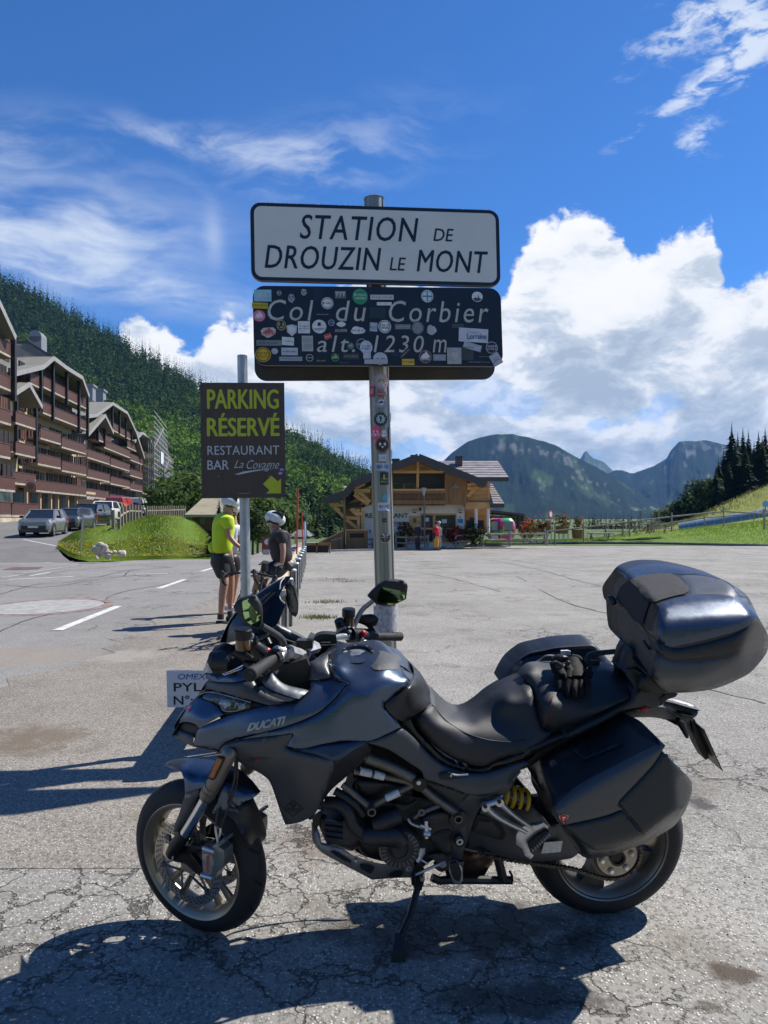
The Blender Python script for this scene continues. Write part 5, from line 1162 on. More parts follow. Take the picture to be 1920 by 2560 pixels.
mirror_('H 1230,215 1260,180 1322,128 1345,120 1440,124 1466,145 1468,160 1458,232 1372,270 1330,268 1282,262 1252,236','H 1292,205 1330,135 1345,128 1440,130 1460,150 1450,230 1372,264 1330,262 1290,250',None,-.46,
  'H 1258,245,-.43 1195,300,-.40 1150,390,-.36 1135,420,-.34',(.15,-1,.10))
# ---- seat
SE = ('C 940,520,-.03 1030,600,-.04 1150,672,-.05 1290,615,-.05 1480,480,-.06 F 200,945,-.06 C 960,640,.10 1080,760,.125 1200,840,.14 1350,890,.15 1560,915,.155 F 250,1410,.15 C 815,730,.135 950,920,.165 1080,1020,.175 1220,1080,.175 1330,1095,.175 1480,1040,.175 F 440,1360,.16 '
 'C 1150,730,.06 1300,760,.09 1500,740,.09 F 100,1100,.06 230,1200,.10 330,1150,.10 280,1000,.03')
SEF = tps(pts_(SE))
seat = panel('rider_seat','C 945,640 935,575 940,518 975,545 1030,600 1090,650 1150,672 1215,660 1290,613 1380,540 1480,478 F 0,1045 100,985 210,940 240,952 290,1018 350,1200 382,1312 442,1360 C 1750,955 1659,985 1480,1040 1400,1078 1330,1095 1220,1080 1080,1020 950,920 850,800 812,735 825,705',SEF,SEATM,P_,thick=.05,mirror=False,edge=8,er=.012)
m = MB(); q = [BK.p(a,b,float(SEF(np.array([[a,b]]))[0])+.0008) for a,b in pts_('C 960,635 1000,680 1080,765 1200,840 1350,892 1450,908 1560,915 1625,903 F 250,1408 240,1418 300,1390 360,1320')]; m.tube(q[:9],.0022,6,smooth_n=6); m.build('seam',BLACKT,seat)
PS = ('F 215,940,-.02 290,860,-.05 400,850,-.08 560,845,-.10 800,850,-.10 950,880,-.08 1060,1020,.06 1040,1090,.12 930,1140,.135 700,1250,.15 480,1340,.155 380,1300,.15 340,1130,.10 290,1020,.03 450,1090,.12 430,950,.02 700,1050,.07 900,1050,.07 440,1120,.14 420,1230,.155')
PSF = tps(pts_(PS))
ps = panel('pillion_seat','F 215,940 245,895 290,862 350,852 450,850 560,848 740,848 870,856 960,885 1010,930 1055,1000 1060,1040 1035,1092 930,1142 700,1250 560,1315 480,1340 415,1322 375,1292 350,1200 325,1100 290,1020 245,955',PSF,SEATM,P_,thick=.05,mirror=False,edge=9,er=.014,off=.004)
m = MB(); q = [BK.p(a,b,float(PSF(np.array([[a,b]]))[0])+.006) for a,b in pts_('F 455,1085 445,1120 430,1200 410,1270 390,1300')]; m.tube(q,.0022,6,smooth_n=6); m.build('red_stitching',M('stitch_red',(.10,.02,.02),.7),ps)
panel('seat_shell','C 745,765 800,745 855,845 950,945 1080,1055 1230,1108 1345,1110 1480,1055 1659,990 F 180,1500 440,1400 540,1365 560,1390 480,1440 200,1560 0,1610 C 1410,1120 1350,1145 1220,1142 1060,1090 940,1000 850,905 730,800',.168,M('seat_trim_black',(.008,.009,.011),.35,.2),P_,thick=.05)
panel('tank_side_cover','C 605,642 640,602 720,560 800,490 826,425 822,370 880,425 925,490 944,530 945,575 936,635 870,690 745,765 690,740 640,695','C 605,642,.235 640,602,.225 800,490,.185 822,370,.03 925,490,.03 944,560,.06 936,635,.12 745,765,.20 690,740,.225 860,560,.14',M('matt_black_cover',(.022,.023,.026),.42,.25,var=.15),P_,thick=.03)
panel('frame_cover','C 480,920 600,870 735,812 850,915 940,1012 1060,1102 1220,1152 1350,1156 1480,1120 1590,1080 1659,1065 F 60,1610 200,1570 150,1640 A 3180,1600 C 1640,1110 1560,1185 1530,1245 1480,1270 1345,1308 1240,1308 1100,1255 900,1190 882,1135 780,1065 640,975','C 480,920,.258 735,812,.215 850,915,.20 1060,1102,.19 1350,1156,.185 1640,1110,.175 1530,1250,.195 1345,1308,.205 900,1190,.215 700,1010,.235 1240,1220,.205',SATIN2,P_) if False else \
panel('frame_cover','C 480,920 600,870 735,812 850,915 940,1012 1060,1102 1220,1152 1350,1156 1480,1120 1590,1080 1659,1065 1690,1080 1630,1120 1560,1185 1530,1245 1480,1270 1345,1308 1240,1308 1100,1255 900,1190 882,1135 780,1065 640,975','C 480,920,.258 735,812,.215 850,915,.20 1060,1102,.19 1350,1156,.185 1640,1110,.175 1530,1250,.195 1345,1308,.205 900,1190,.215 700,1010,.235 1240,1220,.205',SATIN2,P_)
panel('cover_vent','C 1012,1150 1080,1130 1130,1133 1242,1160 1200,1180 1100,1196 1020,1196','C 1012,1150,.205 1242,1160,.202 1100,1196,.208',BLACKT,P_,off=.0035,thick=.002)
m = MB(); ptube('','C 1100,1175,.215 1110,1158,.216 1150,1165,.214 1230,1160,.210',.0035,None,None,seg=6,mb=m); auto_smooth(m.build('luggage_hook',ALU,P_))
# ---- tail
TL = 'F 540,1370,.15 660,1310,.15 930,1170,.13 1100,1165,.12 1260,1150,.10 1320,1060,.09 1200,950,.08 1040,760,.06 950,830,.03 1000,880,.06 1050,1090,.12'
panel('tail_fairing','F 545,1372 650,1308 800,1240 930,1172 1040,1110 1065,1040 1060,1000 1010,925 940,860 980,780 1035,710 1100,790 1160,880 1200,945 1250,1020 1325,1058 1330,1080 1270,1150 1100,1166 1020,1180 950,1200 850,1260 700,1340 560,1390',TL,DARK,P_,thick=.05)
panel('tail_grab_rail','F 1000,880 1100,870 1160,920 1150,1000 1100,1060 1130,980 1120,920 1060,890',TL,BLACK,P_,off=.012)
panel('rear_subframe','F 650,1335 900,1215 1050,1185 1120,1170 1030,1240 960,1270 860,1275 780,1330 640,1385 540,1450 400,1520 300,1600 150,1659 60,1700 0,1700 200,1600 440,1440',.10,BLACKT,P_,thick=.04)
panel('tail_bracket','F 1000,1245 1080,1200 1180,1170 1290,1165 1340,1200 1400,1245 1380,1290 1290,1255 1180,1240','F 1000,1245,.05 1180,1190,.06 1400,1245,.03',SATIN2,P_,thick=.05)
panel('rear_mud_flap','F 1280,1145 1300,1115 1340,1106 1460,1130 1530,1160 1548,1200 1530,1235 1490,1250 1480,1290 1530,1390 1500,1400 1440,1340 1400,1260 1360,1220','F 1280,1145,.03 1340,1106,.0 1530,1160,.0 1548,1210,.03 1500,1390,.03',M('tail_grey',(.10,.10,.105),.38,.3),P_,thick=.03)
slab('tail_lamp','F 1420,1215 1530,1235 1500,1250 1450,1248',-.05,.06,DARK,P_)
m = MB(); c = BK.p(*cr('F',1440,1320),.09); m.tube([BK.p(*cr('F',1390,1250),.04),BK.p(*cr('F',1420,1290),.08),BK.p(*cr('F',1466,1395),.10)],[.008,.015,.006],10); m.tube([BK.mir(BK.p(*cr('F',1390,1250),.04)),BK.mir(BK.p(*cr('F',1466,1395),.10))],[.008,.012],10); auto_smooth(m.build('rear_turn_signal',BLACK,P_))
pA = BK.p(*cr('F',1490,1250),.0); pB = BK.p(*cr('F',1628,1555),.0); up_ = (pA-pB).normalized(); m = MB()
m.hexa([pB+BK.w*s_*.10+o_ for o_ in (Vector(),BK.a*.004) for s_ in (-1,1,1,-1)][:0] or [pB-BK.w*.10,pB+BK.w*.10,pB+BK.w*.10+BK.a*.004,pB-BK.w*.10+BK.a*.004,pA-BK.w*.10,pA+BK.w*.10,pA+BK.w*.10+BK.a*.004,pA-BK.w*.10+BK.a*.004])
m.build('number_plate',BLACK,P_)
slab('plate_holder','F 1495,1270 1520,1255 1560,1330 1605,1440 1628,1545 1600,1558 1560,1490 1530,1420',-.03,.03,BLACKT,P_)
m = MB(); ptube('','F 1130,1180,.11 1165,1172,.11',.009,None,None,seg=8,mb=m); m.build('side_reflector',REDM,P_)
slab('side_reflector','F 1112,1190 1130,1172 1170,1172 1160,1195 1120,1198',.10,.118,REDM,P_)
m = MB(); ptube('','F 710,835,-.12 720,800,-.13 745,768,-.14 860,752,-.13 990,742,-.11',.0125,None,None,seg=10,mb=m,flat=.8); ptube('','F 705,845,-.13 745,835,-.13 800,832,-.13',[.01,.012,.012],None,None,seg=10,mb=m); auto_smooth(m.build('grab_handle',DARK,P_))
m = MB(); ptube('','F 290,850,-.13 360,810,-.14 410,778,-.14 470,778,-.14 540,790,-.13',.007,None,None,seg=8,mb=m,flat=.5); auto_smooth(m.build('seat_strap',M('grey_strap',(.06,.06,.065),.6),P_))
slab('strap_tag','F 520,742 575,740 592,748 590,775 560,772 522,766',-.145,-.135,WHITEL,P_)
# ---- left and right panniers
def planes(k,spec,soft=60):
 A = []
 for tri in spec.split(';'):
  q = [[float(v) for v in t.split(',')] for t in tri.split()]; P3 = np.array([cr(k,a,b)+(1,) for a,b,c in q]); A.append(np.linalg.solve(P3,np.array([c for a,b,c in q])))
 A = np.array(A)
 def f(q): q = np.asarray(q,float); w_ = np.c_[q,np.ones(len(q))] @ A.T; mn = w_.min(1); return mn-np.log(np.exp(-soft*(w_-mn[:,None])).sum(1))/soft
 return f
PNF = planes('E','700,500,.415 1400,300,.445 1000,750,.455; 600,480,.415 1340,50,.43 800,60,.20; 560,540,.415 640,700,.415 430,400,.20; 1480,190,.43 1510,500,.44 1592,360,.35; 830,830,.445 1240,720,.46 900,900,.37; 620,640,.415 740,790,.43 560,680,.31; 1400,600,.45 1540,500,.44 1540,620,.30; 480,420,.26 530,100,.26 420,250,.10')
pan = panel('pannier_case','E 478,470 470,400 430,300 425,200 520,60 600,20 640,45 700,25 F 600,1440 720,1385 850,1330 900,1285 980,1262 1040,1275 1130,1345 1240,1400 1300,1450 E 1368,80 1480,200 1570,290 1592,360 1575,440 1535,540 1470,630 1420,670 1240,770 1000,860 830,892 780,880 740,850 650,720 580,600 500,520',PNF,M('pannier_black',(.013,.015,.019),.36,.1,var=.2,scale=50,bump=.04,bscale=600),P_,thick=.16,mirror=True,res=8,edge=10,er=.02)
panel('pannier_case','F 70,992 110,910 150,850 215,792 280,752 400,725 500,705 620,694 742,690 780,705 812,735 910,860 1000,1000 600,1090 200,1100','F 70,992,-.36 280,752,-.44 742,690,-.44 1000,1000,-.38 500,1000,-.36',MC['pannier_black'],P_,thick=.14,mirror=False,edge=8,er=.02)
panel('case_rim','F 78,985 118,912 158,852 220,800 285,762 400,737 500,718 740,704 775,715 795,740 780,742 735,725 500,742 400,760 300,785 240,818 175,870 130,930 95,990',-.425,MC['pannier_black'],P_,mirror=False,thick=.02)
lidf = lambda q: PNF(q)
panel('pannier_lid','E 548,555 560,520 640,445 740,360 860,290 1010,215 1190,120 1340,45 1362,55 1366,85 1300,190 1180,320 1045,462 1042,485 1072,520 960,565 800,605 610,645 580,615',PNF,paint('pannier_grey',(.085,.083,.080),.42,.4),P_,off=.011,thick=.016,res=7,inset=1)
panel('pannier_lid_dark','E 1368,85 1395,110 1480,200 1560,280 1590,350 1580,400 1535,500 1400,600 1240,718 1072,520 1042,485 1045,462 1180,320 1300,190',PNF,paint('pannier_dark',(.024,.027,.027),.45,.2),P_,off=.0115,thick=.016,res=7,inset=1)
panel('pannier_lid_dark','E 610,650 800,608 960,568 1070,526 1235,722 1150,765 1000,815 870,830 840,822 720,740',PNF,paint('pannier_dark',(.024,.027,.027),.45,.2) if False else MC['pannier_dark'],P_,off=.011,thick=.016,res=7,inset=1)
panel('pannier_rib','E 1225,345 1250,290 1380,125 1410,110 1412,130 1300,260 1240,345',PNF,MC['pannier_dark'],P_,off=.017,thick=.008,er=.006)
panel('pannier_handle','F 605,1480 700,1450 760,1400 900,1385 980,1440 965,1450 690,1560 680,1550 640,1520',PNF,M('handle_black',(.012,.014,.018),.3,.1),P_,off=.012,thick=.01)
m = MB(); c = BK.p(*cr('E',553,178),float(PNF(np.array([cr('E',553,178)]))[0])+.008); m.disc(c,BK.w,.014,.012,20,r_in=.009); m.disc(c,BK.w,.008,.008,16); m.disc(BK.mir(c),BK.w,.014,.012,20); auto_smooth(m.build('pannier_lock',M('lock_metal',(.25,.22,.28),.3,.8),P_),35)
shield('E',628,592,32,BK,lambda a,b: float(PNF(np.array([[a,b]]))[0])+.0125,P_)
# ---- top case
TCF = planes('G','700,700,.274 1400,650,.266 1000,1000,.292; 800,655,.270 1500,610,.262 1100,410,.140; 1100,405,.135 600,450,.125 800,128,-.285; 615,480,.18 565,1000,.262 225,600,-.25; 1500,700,.262 1668,830,.08 1600,1050,.08; 1000,1230,.275 700,1235,.27 900,1326,.19; 1240,1262,.19 1500,1130,.19 1300,1090,.27; 1500,400,.0 1560,620,.24 1480,200,-.25',60)
TCM = M('topcase_black',(.012,.013,.016),.34,.1,var=.2,scale=50,bump=.03,bscale=600)
tcs = panel('top_case','G 215,515 195,490 178,400 200,340 255,270 320,188 400,145 500,122 620,118 750,126 1000,180 1200,245 1330,310 1450,400 1500,470 1560,600 1640,740 1668,830 1640,960 1500,1130 1380,1200 1240,1262 1120,1298 1000,1316 860,1326 750,1326 690,1300 640,1270 590,1200 560,1190 430,1000 350,890 300,842 245,772 225,650',TCF,TCM,P_,thick=.10,res=8,mirror=False,edge=12,er=.02)
panel('case_shell','G 572,955 640,975 740,1012 870,1018 1100,1008 1400,960 1659,895 1645,960 1580,1040 1500,1128 1380,1198 1240,1260 1120,1296 1000,1314 860,1324 755,1324 640,1268 585,1190 565,1080',TCF,SATIN2,tcs,off=.003,thick=.01,mirror=False,inset=1)
panel('case_front','G 218,518 240,510 350,575 450,690 530,790 572,950 566,1185 430,1000 300,840 245,768 228,650',TCF,M('case_front_grey',(.035,.036,.035),.5,.1),tcs,off=.003,thick=.01,mirror=False,inset=1)
panel('case_rim','G 185,430 235,455 350,560 470,690 540,770 640,850 745,905 900,895 1300,790 1562,652 1645,755 1660,830 1400,915 1150,980 900,1002 740,1004 600,940 548,850 540,790 440,660 340,560 215,500',TCF,TCM,tcs,off=.006,thick=.01,mirror=False)
lp = panel('lid_side_panel','G 572,790 590,700 620,590 640,505 665,470 740,440 900,408 1100,402 1350,416 1460,432 1500,470 1540,545 1560,610 1552,650 1400,738 1100,825 780,896 740,896 690,880 600,825',TCF,paint('lid_blue_grey',(.060,.075,.105),.26,.65),tcs,off=.010,thick=.012,mirror=False,inset=1,er=.01,edge=12)
panel('lid_top','G 820,212 1000,222 1210,256 1300,310 1380,408 1250,402 1100,398 850,408 640,455 780,415 905,385 930,355 900,300',TCF,SATIN2,tcs,off=.005,thick=.008,mirror=False)
panel('lid_far_panel','G 200,345 255,270 320,190 400,147 500,124 620,120 750,128 1000,182 1200,248 1330,312 1450,402 1478,432 1390,408 1300,305 1210,254 1000,214 750,205 620,210 480,232 370,275 300,320 250,395 225,440',TCF,MC['lid_blue_grey'],tcs,off=.008,thick=.01,mirror=False)
pd_ = panel('back_pad','G 258,400 300,325 372,275 450,350 510,460 540,480 510,560 475,690 400,640 330,540 240,455',TCF,PAD,tcs,off=.020,thick=.02,mirror=False)
panel('back_pad_top','G 372,275 480,233 620,215 760,212 800,225 860,275 915,335 915,365 880,390 780,412 640,452 600,470 510,468 450,360',TCF,PAD,tcs,off=.028,thick=.02,mirror=False,er=.012,edge=10)
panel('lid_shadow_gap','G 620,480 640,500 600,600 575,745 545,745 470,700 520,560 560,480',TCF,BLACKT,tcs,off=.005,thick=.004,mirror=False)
m = MB(); ptube('','G 150,425,-.29 180,440,-.27 215,485,-.25',[.008,.014,.012],None,None,seg=8,mb=m); ptube('','G 490,840,.18 505,870,.2 540,910,.22',.006,None,None,seg=8,mb=m); auto_smooth(m.build('case_latch',BLACK,tcs))
slab('case_rack','F 1325,1062 1395,1062 1380,1085 1310,1110 1270,1150 1250,1100',-.10,.10,BLACKT,P_)
panel('case_rack_post','G 560,1180 600,1200 690,1300 730,1325 640,1330 500,1320 430,1280 470,1200 520,1170','G 560,1180,.12 640,1330,.12',DARK,P_,mirror=True,thick=.05)
# ---- gloves on the pillion seat
def glove(name,label,spec_palm,fingers,w0):
 g = thing(name,label,'glove',tuple(BK.p(*cr('F',600,950),w0)))
 GM = M('glove_leather',(.006,.006,.007),.7,0,var=.3,scale=90,bump=.15,bscale=200,spec=.2)
 mm = MB()
 for s_,r in spec_palm: ptube('',s_,[v*.88 for v in r],None,None,seg=12,mb=mm,flat=.6)
 auto_smooth(mm.build('palm',GM,g))
 for s_,r in fingers:
  f_ = MB(); ptube('',s_,[v*.9 for v in r],None,None,seg=10,mb=f_); auto_smooth(f_.build('finger',GM,g))
 return g
w1 = .085
g1_ = glove('riding_glove','black leather riding glove lying on the pillion seat, fingers hanging towards the camera',[('F 600,800,-.03 620,880,.01 640,960,.06',[.030,.045,.048]),('F 560,850,.0 600,900,.02 600,970,.06',[.03,.04,.035])],
 [('F 575,960,%g 560,1020,%g 575,1085,%g' % (w1,w1+.02,w1+.04),[.015,.015,.011]),('F 625,970,%g 615,1030,%g 625,1095,%g' % (w1,w1+.03,w1+.045),[.015,.015,.012]),('F 670,970,%g 670,1030,%g 668,1090,%g' % (w1,w1+.03,w1+.045),[.014,.015,.012]),('F 710,950,%g 720,1000,%g 705,1080,%g' % (w1,w1+.03,w1+.045),[.014,.014,.011]),('F 700,880,.05 735,910,.06 730,940,.07',[.014,.014,.011])],.06)
g2_ = glove('riding_glove','black riding glove with hard knuckle guard, bunched on top of the other glove',[('F 450,810,-.04 500,800,-.04 560,800,-.03',[.022,.034,.025]),('F 470,830,-.02 500,880,.01 540,930,.04',[.026,.036,.03])],
 [('F 490,920,.05 492,980,.07 500,1045,.09',[.014,.015,.012]),('F 540,920,.04 560,960,.06 590,990,.08',[.015,.015,.012]),('F 640,800,-.05 690,840,-.03 730,880,.0',[.014,.014,.012]),('F 600,790,-.05 650,800,-.04 690,850,-.03',[.015,.014,.012])],.04)
m = MB(); m.ball(BK.p(*cr('F',500,855),.05),(.016,.01,.016),10,6); m.ball(BK.p(*cr('F',520,795),.0),(.03,.012,.012),10,6); m.ball(BK.p(*cr('F',568,832),.04),(.011,.01,.011),10,6); m.build('knuckle_guard',BLACK,g2_)
# ---------------------------------------------------------------- signs, poles, stickers, post row
EACH = False
GALV = M('galvanised_steel',(.40,.42,.43),.42,.75,var=.18,scale=9)
POLEM = M('ribbed_aluminium_pole',(.30,.29,.25),.42,.7,var=.18,scale=7,stretch=(1,1,.15))
def board(corners,k,dl,dr):
 """corners TL TR BR BL in crop k -> f(u, v, off) on the board plane, off towards the camera"""
 q = [cr(k,*c) for c in corners]; TL,TR,BR,BL = at(*q[0],dl),at(*q[1],dr),at(*q[2],dr),at(*q[3],dl)
 n = (TR-TL).cross(TL-BL).normalized(); n = n if n.y < 0 else -n
 W_ = ((TR-TL).length+(BR-BL).length)/2; H_ = ((TL-BL).length+(TR-BR).length)/2
 def f(u,v,o_=0.0): return (BL*(1-u)*(1-v)+BR*u*(1-v)+TR*u*v+TL*(1-u)*v)+n*o_
 f.W,f.H = W_,H_; return f
def rrect(f,r,inset=0.0,k=6):
 rw,rh = r/f.W,r/f.H; iu,iv = inset/f.W,inset/f.H; o = []
 for cx_,cy_,a0 in ((1-iu-rw,1-iv-rh,0),(iu+rw,1-iv-rh,90),(iu+rw,iv+rh,180),(1-iu-rw,iv+rh,270)):
  for i in range(k+1):
   a = math.radians(a0+90*i/k); o.append((cx_+rw*math.cos(a),cy_+rh*math.sin(a)))
 return o
def plate(name,f,r,inset,o0,o1,mat,par):
 P = rrect(f,r,inset); n = len(P); V = [f(u,v,o0) for u,v in P]+[f(u,v,o1) for u,v in P]
 return mk(name,V,[tuple(range(n,2*n)),tuple(range(n))[::-1]]+[(i,(i+1) % n,(i+1) % n+n,i+n) for i in range(n)],mat,par)
def inv_board(f,k,corners):
 q = [cr(k,*c) for c in corners]
 def g(x,y):
  px,py = cr(k,x,y); u = v = .5
  for _ in range(12):   # bilinear inverse by Newton
   P = lambda a,b: np.array([(1-a)*(1-b)*q[3][i]+a*(1-b)*q[2][i]+a*b*q[1][i]+(1-a)*b*q[0][i] for i in (0,1)])
   e = P(u,v)-np.array([px,py]); J = np.stack([(P(u+1e-4,v)-P(u,v))/1e-4,(P(u,v+1e-4)-P(u,v))/1e-4],1); s_ = np.linalg.solve(J,e); u -= s_[0]; v -= s_[1]
  return u,v
 return g
def put(mb,s,f,g,x0,y0,x1,y1,off,o_=.002,shear=0.0,spacing=1.0,mi=None,res=3):
 """lettering between traced corners: left-bottom (x0,y0) right-top (x1,y1)"""
 u0,v0 = g(x0,y0); u1,v1 = g(x1,y1); b_ = off*.20*f.H*abs(v1-v0)/f.W if off > 0 else 0; c_ = b_*f.W/f.H
 if not off > 0: text_on(mb,s,lambda u,v: f(u,v,o_),u0,u1,v0,v1,off,shear,mi,spacing,res); return
 b_ *= 5; c_ *= 3
 for i,(a,b) in enumerate(((-1,0),(1,0),(0,1),(0,-1),(-.5,.0),(.5,0))):
  text_on(mb,s,lambda u,v: f(u,v,o_+i*.00012),u0+(a+1)*b_-b_+b_*1.0-b_*1.0,u1+a*b_,v0+b*c_,v1+b*c_,0.0,shear,mi,spacing,res)
NAVY = M('navy_sign_print',(.010,.014,.032),.35,var=.15,scale=8); WHITES = M('reflective_white',(.68,.67,.64),.45,var=.04,scale=3); LETG = M('worn_cream_lettering',(.50,.49,.44),.55,var=.12,scale=14)
c1 = [(60,60),(1580,110),(1591,577),(68,540)]; f1 = board(c1,'Q',5.43,5.57); g1 = inv_board(f1,'Q',c1)
s1 = thing('place_sign','large white place name board reading STATION DE DROUZIN LE MONT on the sticker covered pole','sign',tuple(f1(.5,.5)))
plate('panel_rim',f1,.075,0,-.035,-.004,M('sign_edge_aluminium',(.30,.28,.25),.5,.6),s1); plate('border',f1,.07,.004,-.004,.0,NAVY,s1); plate('face',f1,.05,.028,.0,.002,WHITES,s1)
m = MB()
put(m,'STATION',f1,g1,360,286,1078,160,.010,.0035,.2,1.10); put(m,'DE',f1,g1,1172,299,1297,227,.010,.0035,.2); put(m,'DROUZIN',f1,g1,150,464,850,342,.012,.0035,.2,1.06)
put(m,'LE',f1,g1,903,478,1002,402,.010,.0035,.2); put(m,'MONT',f1,g1,1070,486,1508,364,.012,.0035,.2,1.06); m.build('lettering',NAVY,s1)
m = MB()
for _ in range(26):
 u = random.uniform(.02,.42) if random.random() < .7 else random.uniform(.0,1); w_ = random.uniform(.003,.012); m.add([f1(u,.992,.003),f1(u+w_,.992,.003),f1(u+w_*.8,.999,.003),f1(u+w_*.2,1,.003)],[(0,1,2,3)])
tag(m.build('chipped_edge',WHITES,s1),kind='stuff')
c2 = [(76,570),(1590,585),(1606,1063),(86,1056)]; f2 = board(c2,'Q',5.43,5.57); g2 = inv_board(f2,'Q',c2)
s2 = thing('pass_sign','dark navy board reading Col du Corbier alt. 1230 m, covered with stickers','sign',tuple(f2(.5,.5)))
plate('panel_rim',f2,.085,0,-.035,-.004,M('sign_edge_dark',(.06,.065,.08),.5,.3),s2); plate('face',f2,.08,.004,-.004,.0,NAVY,s2)
m = MB()
for s_,x0,y0,x1,y1 in (('Col',168,784,440,658),('du',578,788,758,664),('Corbier',900,793,1512,668),('alt.',462,976,690,876),('1230',806,978,1112,876),('m',1168,978,1252,900)): put(m,s_,f2,g2,x0,y0,x1,y1,.0,.0016,.2,1.22 if len(s_) > 1 else 1)
m.build('lettering',LETG,s2)
c3 = [(80,600),(1548,612),(1555,1142),(90,1152)]; f3 = board(c3,'Q',5.80,5.93)
s3 = thing('rear_sign_board','grey back of a third board mounted behind the pole, its lower edge showing','sign',tuple(f3(.5,.5)))
plate('back_panel',f3,.09,0,-.02,.0,M('sign_back_grey',(.085,.08,.07),.6,.4,var=.2,scale=4),s3)
m = MB(); m.bar(f3(.03,.17,.012),f3(.97,.17,.012),.03,.03); m.bar(f3(.03,.83,.012),f3(.97,.83,.012),.03,.03); m.build('back_rail',M('rail_dark',(.05,.047,.042),.6,.3),s3)
def pole_line(pts,k,d): return [at(*cr(k,*p),d) for p in pts]
pt,pb = at(935,499,5.66),at(973,1838,5.66); pb.z = 0
pole = thing('sign_pole','thick ribbed aluminium pole with round stickers carrying the three place boards','pole',tuple(pb))
m = MB(); m.tube([pb,pt],.074,28,flat=1.15,up=(0,1,0)); auto_smooth(m.build('shaft',POLEM,pole),30)
ax_ = (pt-pb).normalized()
for a in (-.95,-.35,.35,.95):
 m = MB(); o_ = Vector((math.sin(a)*.075,-math.cos(a)*.083,0)); m.bar(pb+o_,pt+o_,.012,.006,up=(0,1,0)); m.build('rib',POLEM,pole)
m = MB(); m.tube([pt,pt+ax_*.012],[.078,.06],28,flat=1.15,up=(0,1,0)); m.build('cap',GALV,pole)
for z_ in (.10,.55,.83):
 for f_ in ((f1,f2)[z_ > .5],):
  m = MB(); c = f_(.5,z_ if z_ < .5 else .5,-.05); m.box(c,(.26,.05,.04)); m.build('clamp',GALV,pole)
SM = {}
def smat(c):
 k = 'sticker_%02d%02d%02d' % tuple(int(v*99) for v in c)
 return M(k,c,.45,var=.12,scale=22)
def sticker(f,g,x,y,w_,h_,shape,col,txt=None,tcol=(.02,.02,.03),rot=0.0,ring=None,par=None,lift=.0022,icon=None,name='sticker'):
 u0,v0 = g(x,y); u1,v1 = g(x+w_/2,y); u2,v2 = g(x,y-h_/2); hu,hv = abs(u1-u0),abs(v2-v0); c,s = math.cos(rot),math.sin(rot); asp = f.W/f.H
 def F(a,b,o_=0): a2,b2 = (a*hu*c-b*hv*s/asp),(a*hu*s*asp+b*hv*c); return f(u0+a2,v0+b2,lift+o_)
 m = MB()
 if shape == 'o': P = [(math.cos(2*PI*i/22),math.sin(2*PI*i/22)) for i in range(22)]
 elif shape == 's': P = [(-1,.8),(0,1),(1,.8),(.9,-.3),(0,-1),(-.9,-.3)]
 elif shape == 'b': P = [(math.cos(2*PI*i/14)*random.uniform(.75,1.05),math.sin(2*PI*i/14)*random.uniform(.75,1.05)) for i in range(14)]
 else: P = [(-1,-1),(1,-1),(1,1),(-1,1)]
 m.add([F(a,b) for a,b in P],[tuple(range(len(P)))],0); mats = [smat(col),smat(tcol),smat(ring or tcol)]
 if ring:
  k = .88; m.add([F(a*q,b*q,.0004) for a,b in P for q in (.78,k)],[(2*i,2*i+1,(2*i+3) % (2*len(P)),(2*i+2) % (2*len(P))) for i in range(len(P))],2)
 if icon:
  for sh in icon: m.add([F(a,b,.0006) for a,b in sh],[tuple(range(len(sh)))],1)
 if txt:
  L_ = txt.split('|')
  for i,t in enumerate(L_):
   wd = .72 if shape in 'os' else .86; hh = .62/len(L_) if len(L_) > 1 else (.26 if shape in 'os' else .42)
   cy_ = (len(L_)-1)/2*1.25*hh-i*1.25*hh; cy_ += -.35 if icon else 0
   text_on(m,t,lambda u,v: F(u,v,.0008),-wd,wd,cy_-hh/2,cy_+hh/2,.01,0,1,1.0,1)
 return m.build(name,mats,par)
W1 = (.70,.71,.73); BK1 = (.02,.02,.025); GY = (.25,.27,.28)
face_i = [[(-.45,.5),(-.15,.2),(-.5,-.2),(-.6,.2)],[(.45,.5),(.15,.2),(.5,-.2),(.6,.2)],[(-.25,-.2),(.25,-.2),(0,-.6)]]; bike_i = [[(-.7,-.1),(-.3,.4),(.3,.5),(.7,.0),(.4,-.2),(-.4,-.3)],[(-.1,.4),(.1,.8),(.3,.5)]]; mount_i = [[(-.7,-.2),(-.2,.5),(.1,.1),(.3,.4),(.7,-.2)]]; gear_i = [[(math.cos(2*PI*i/20)*(.9 if i % 2 else .65),math.sin(2*PI*i/20)*(.9 if i % 2 else .65)) for i in range(20)]]
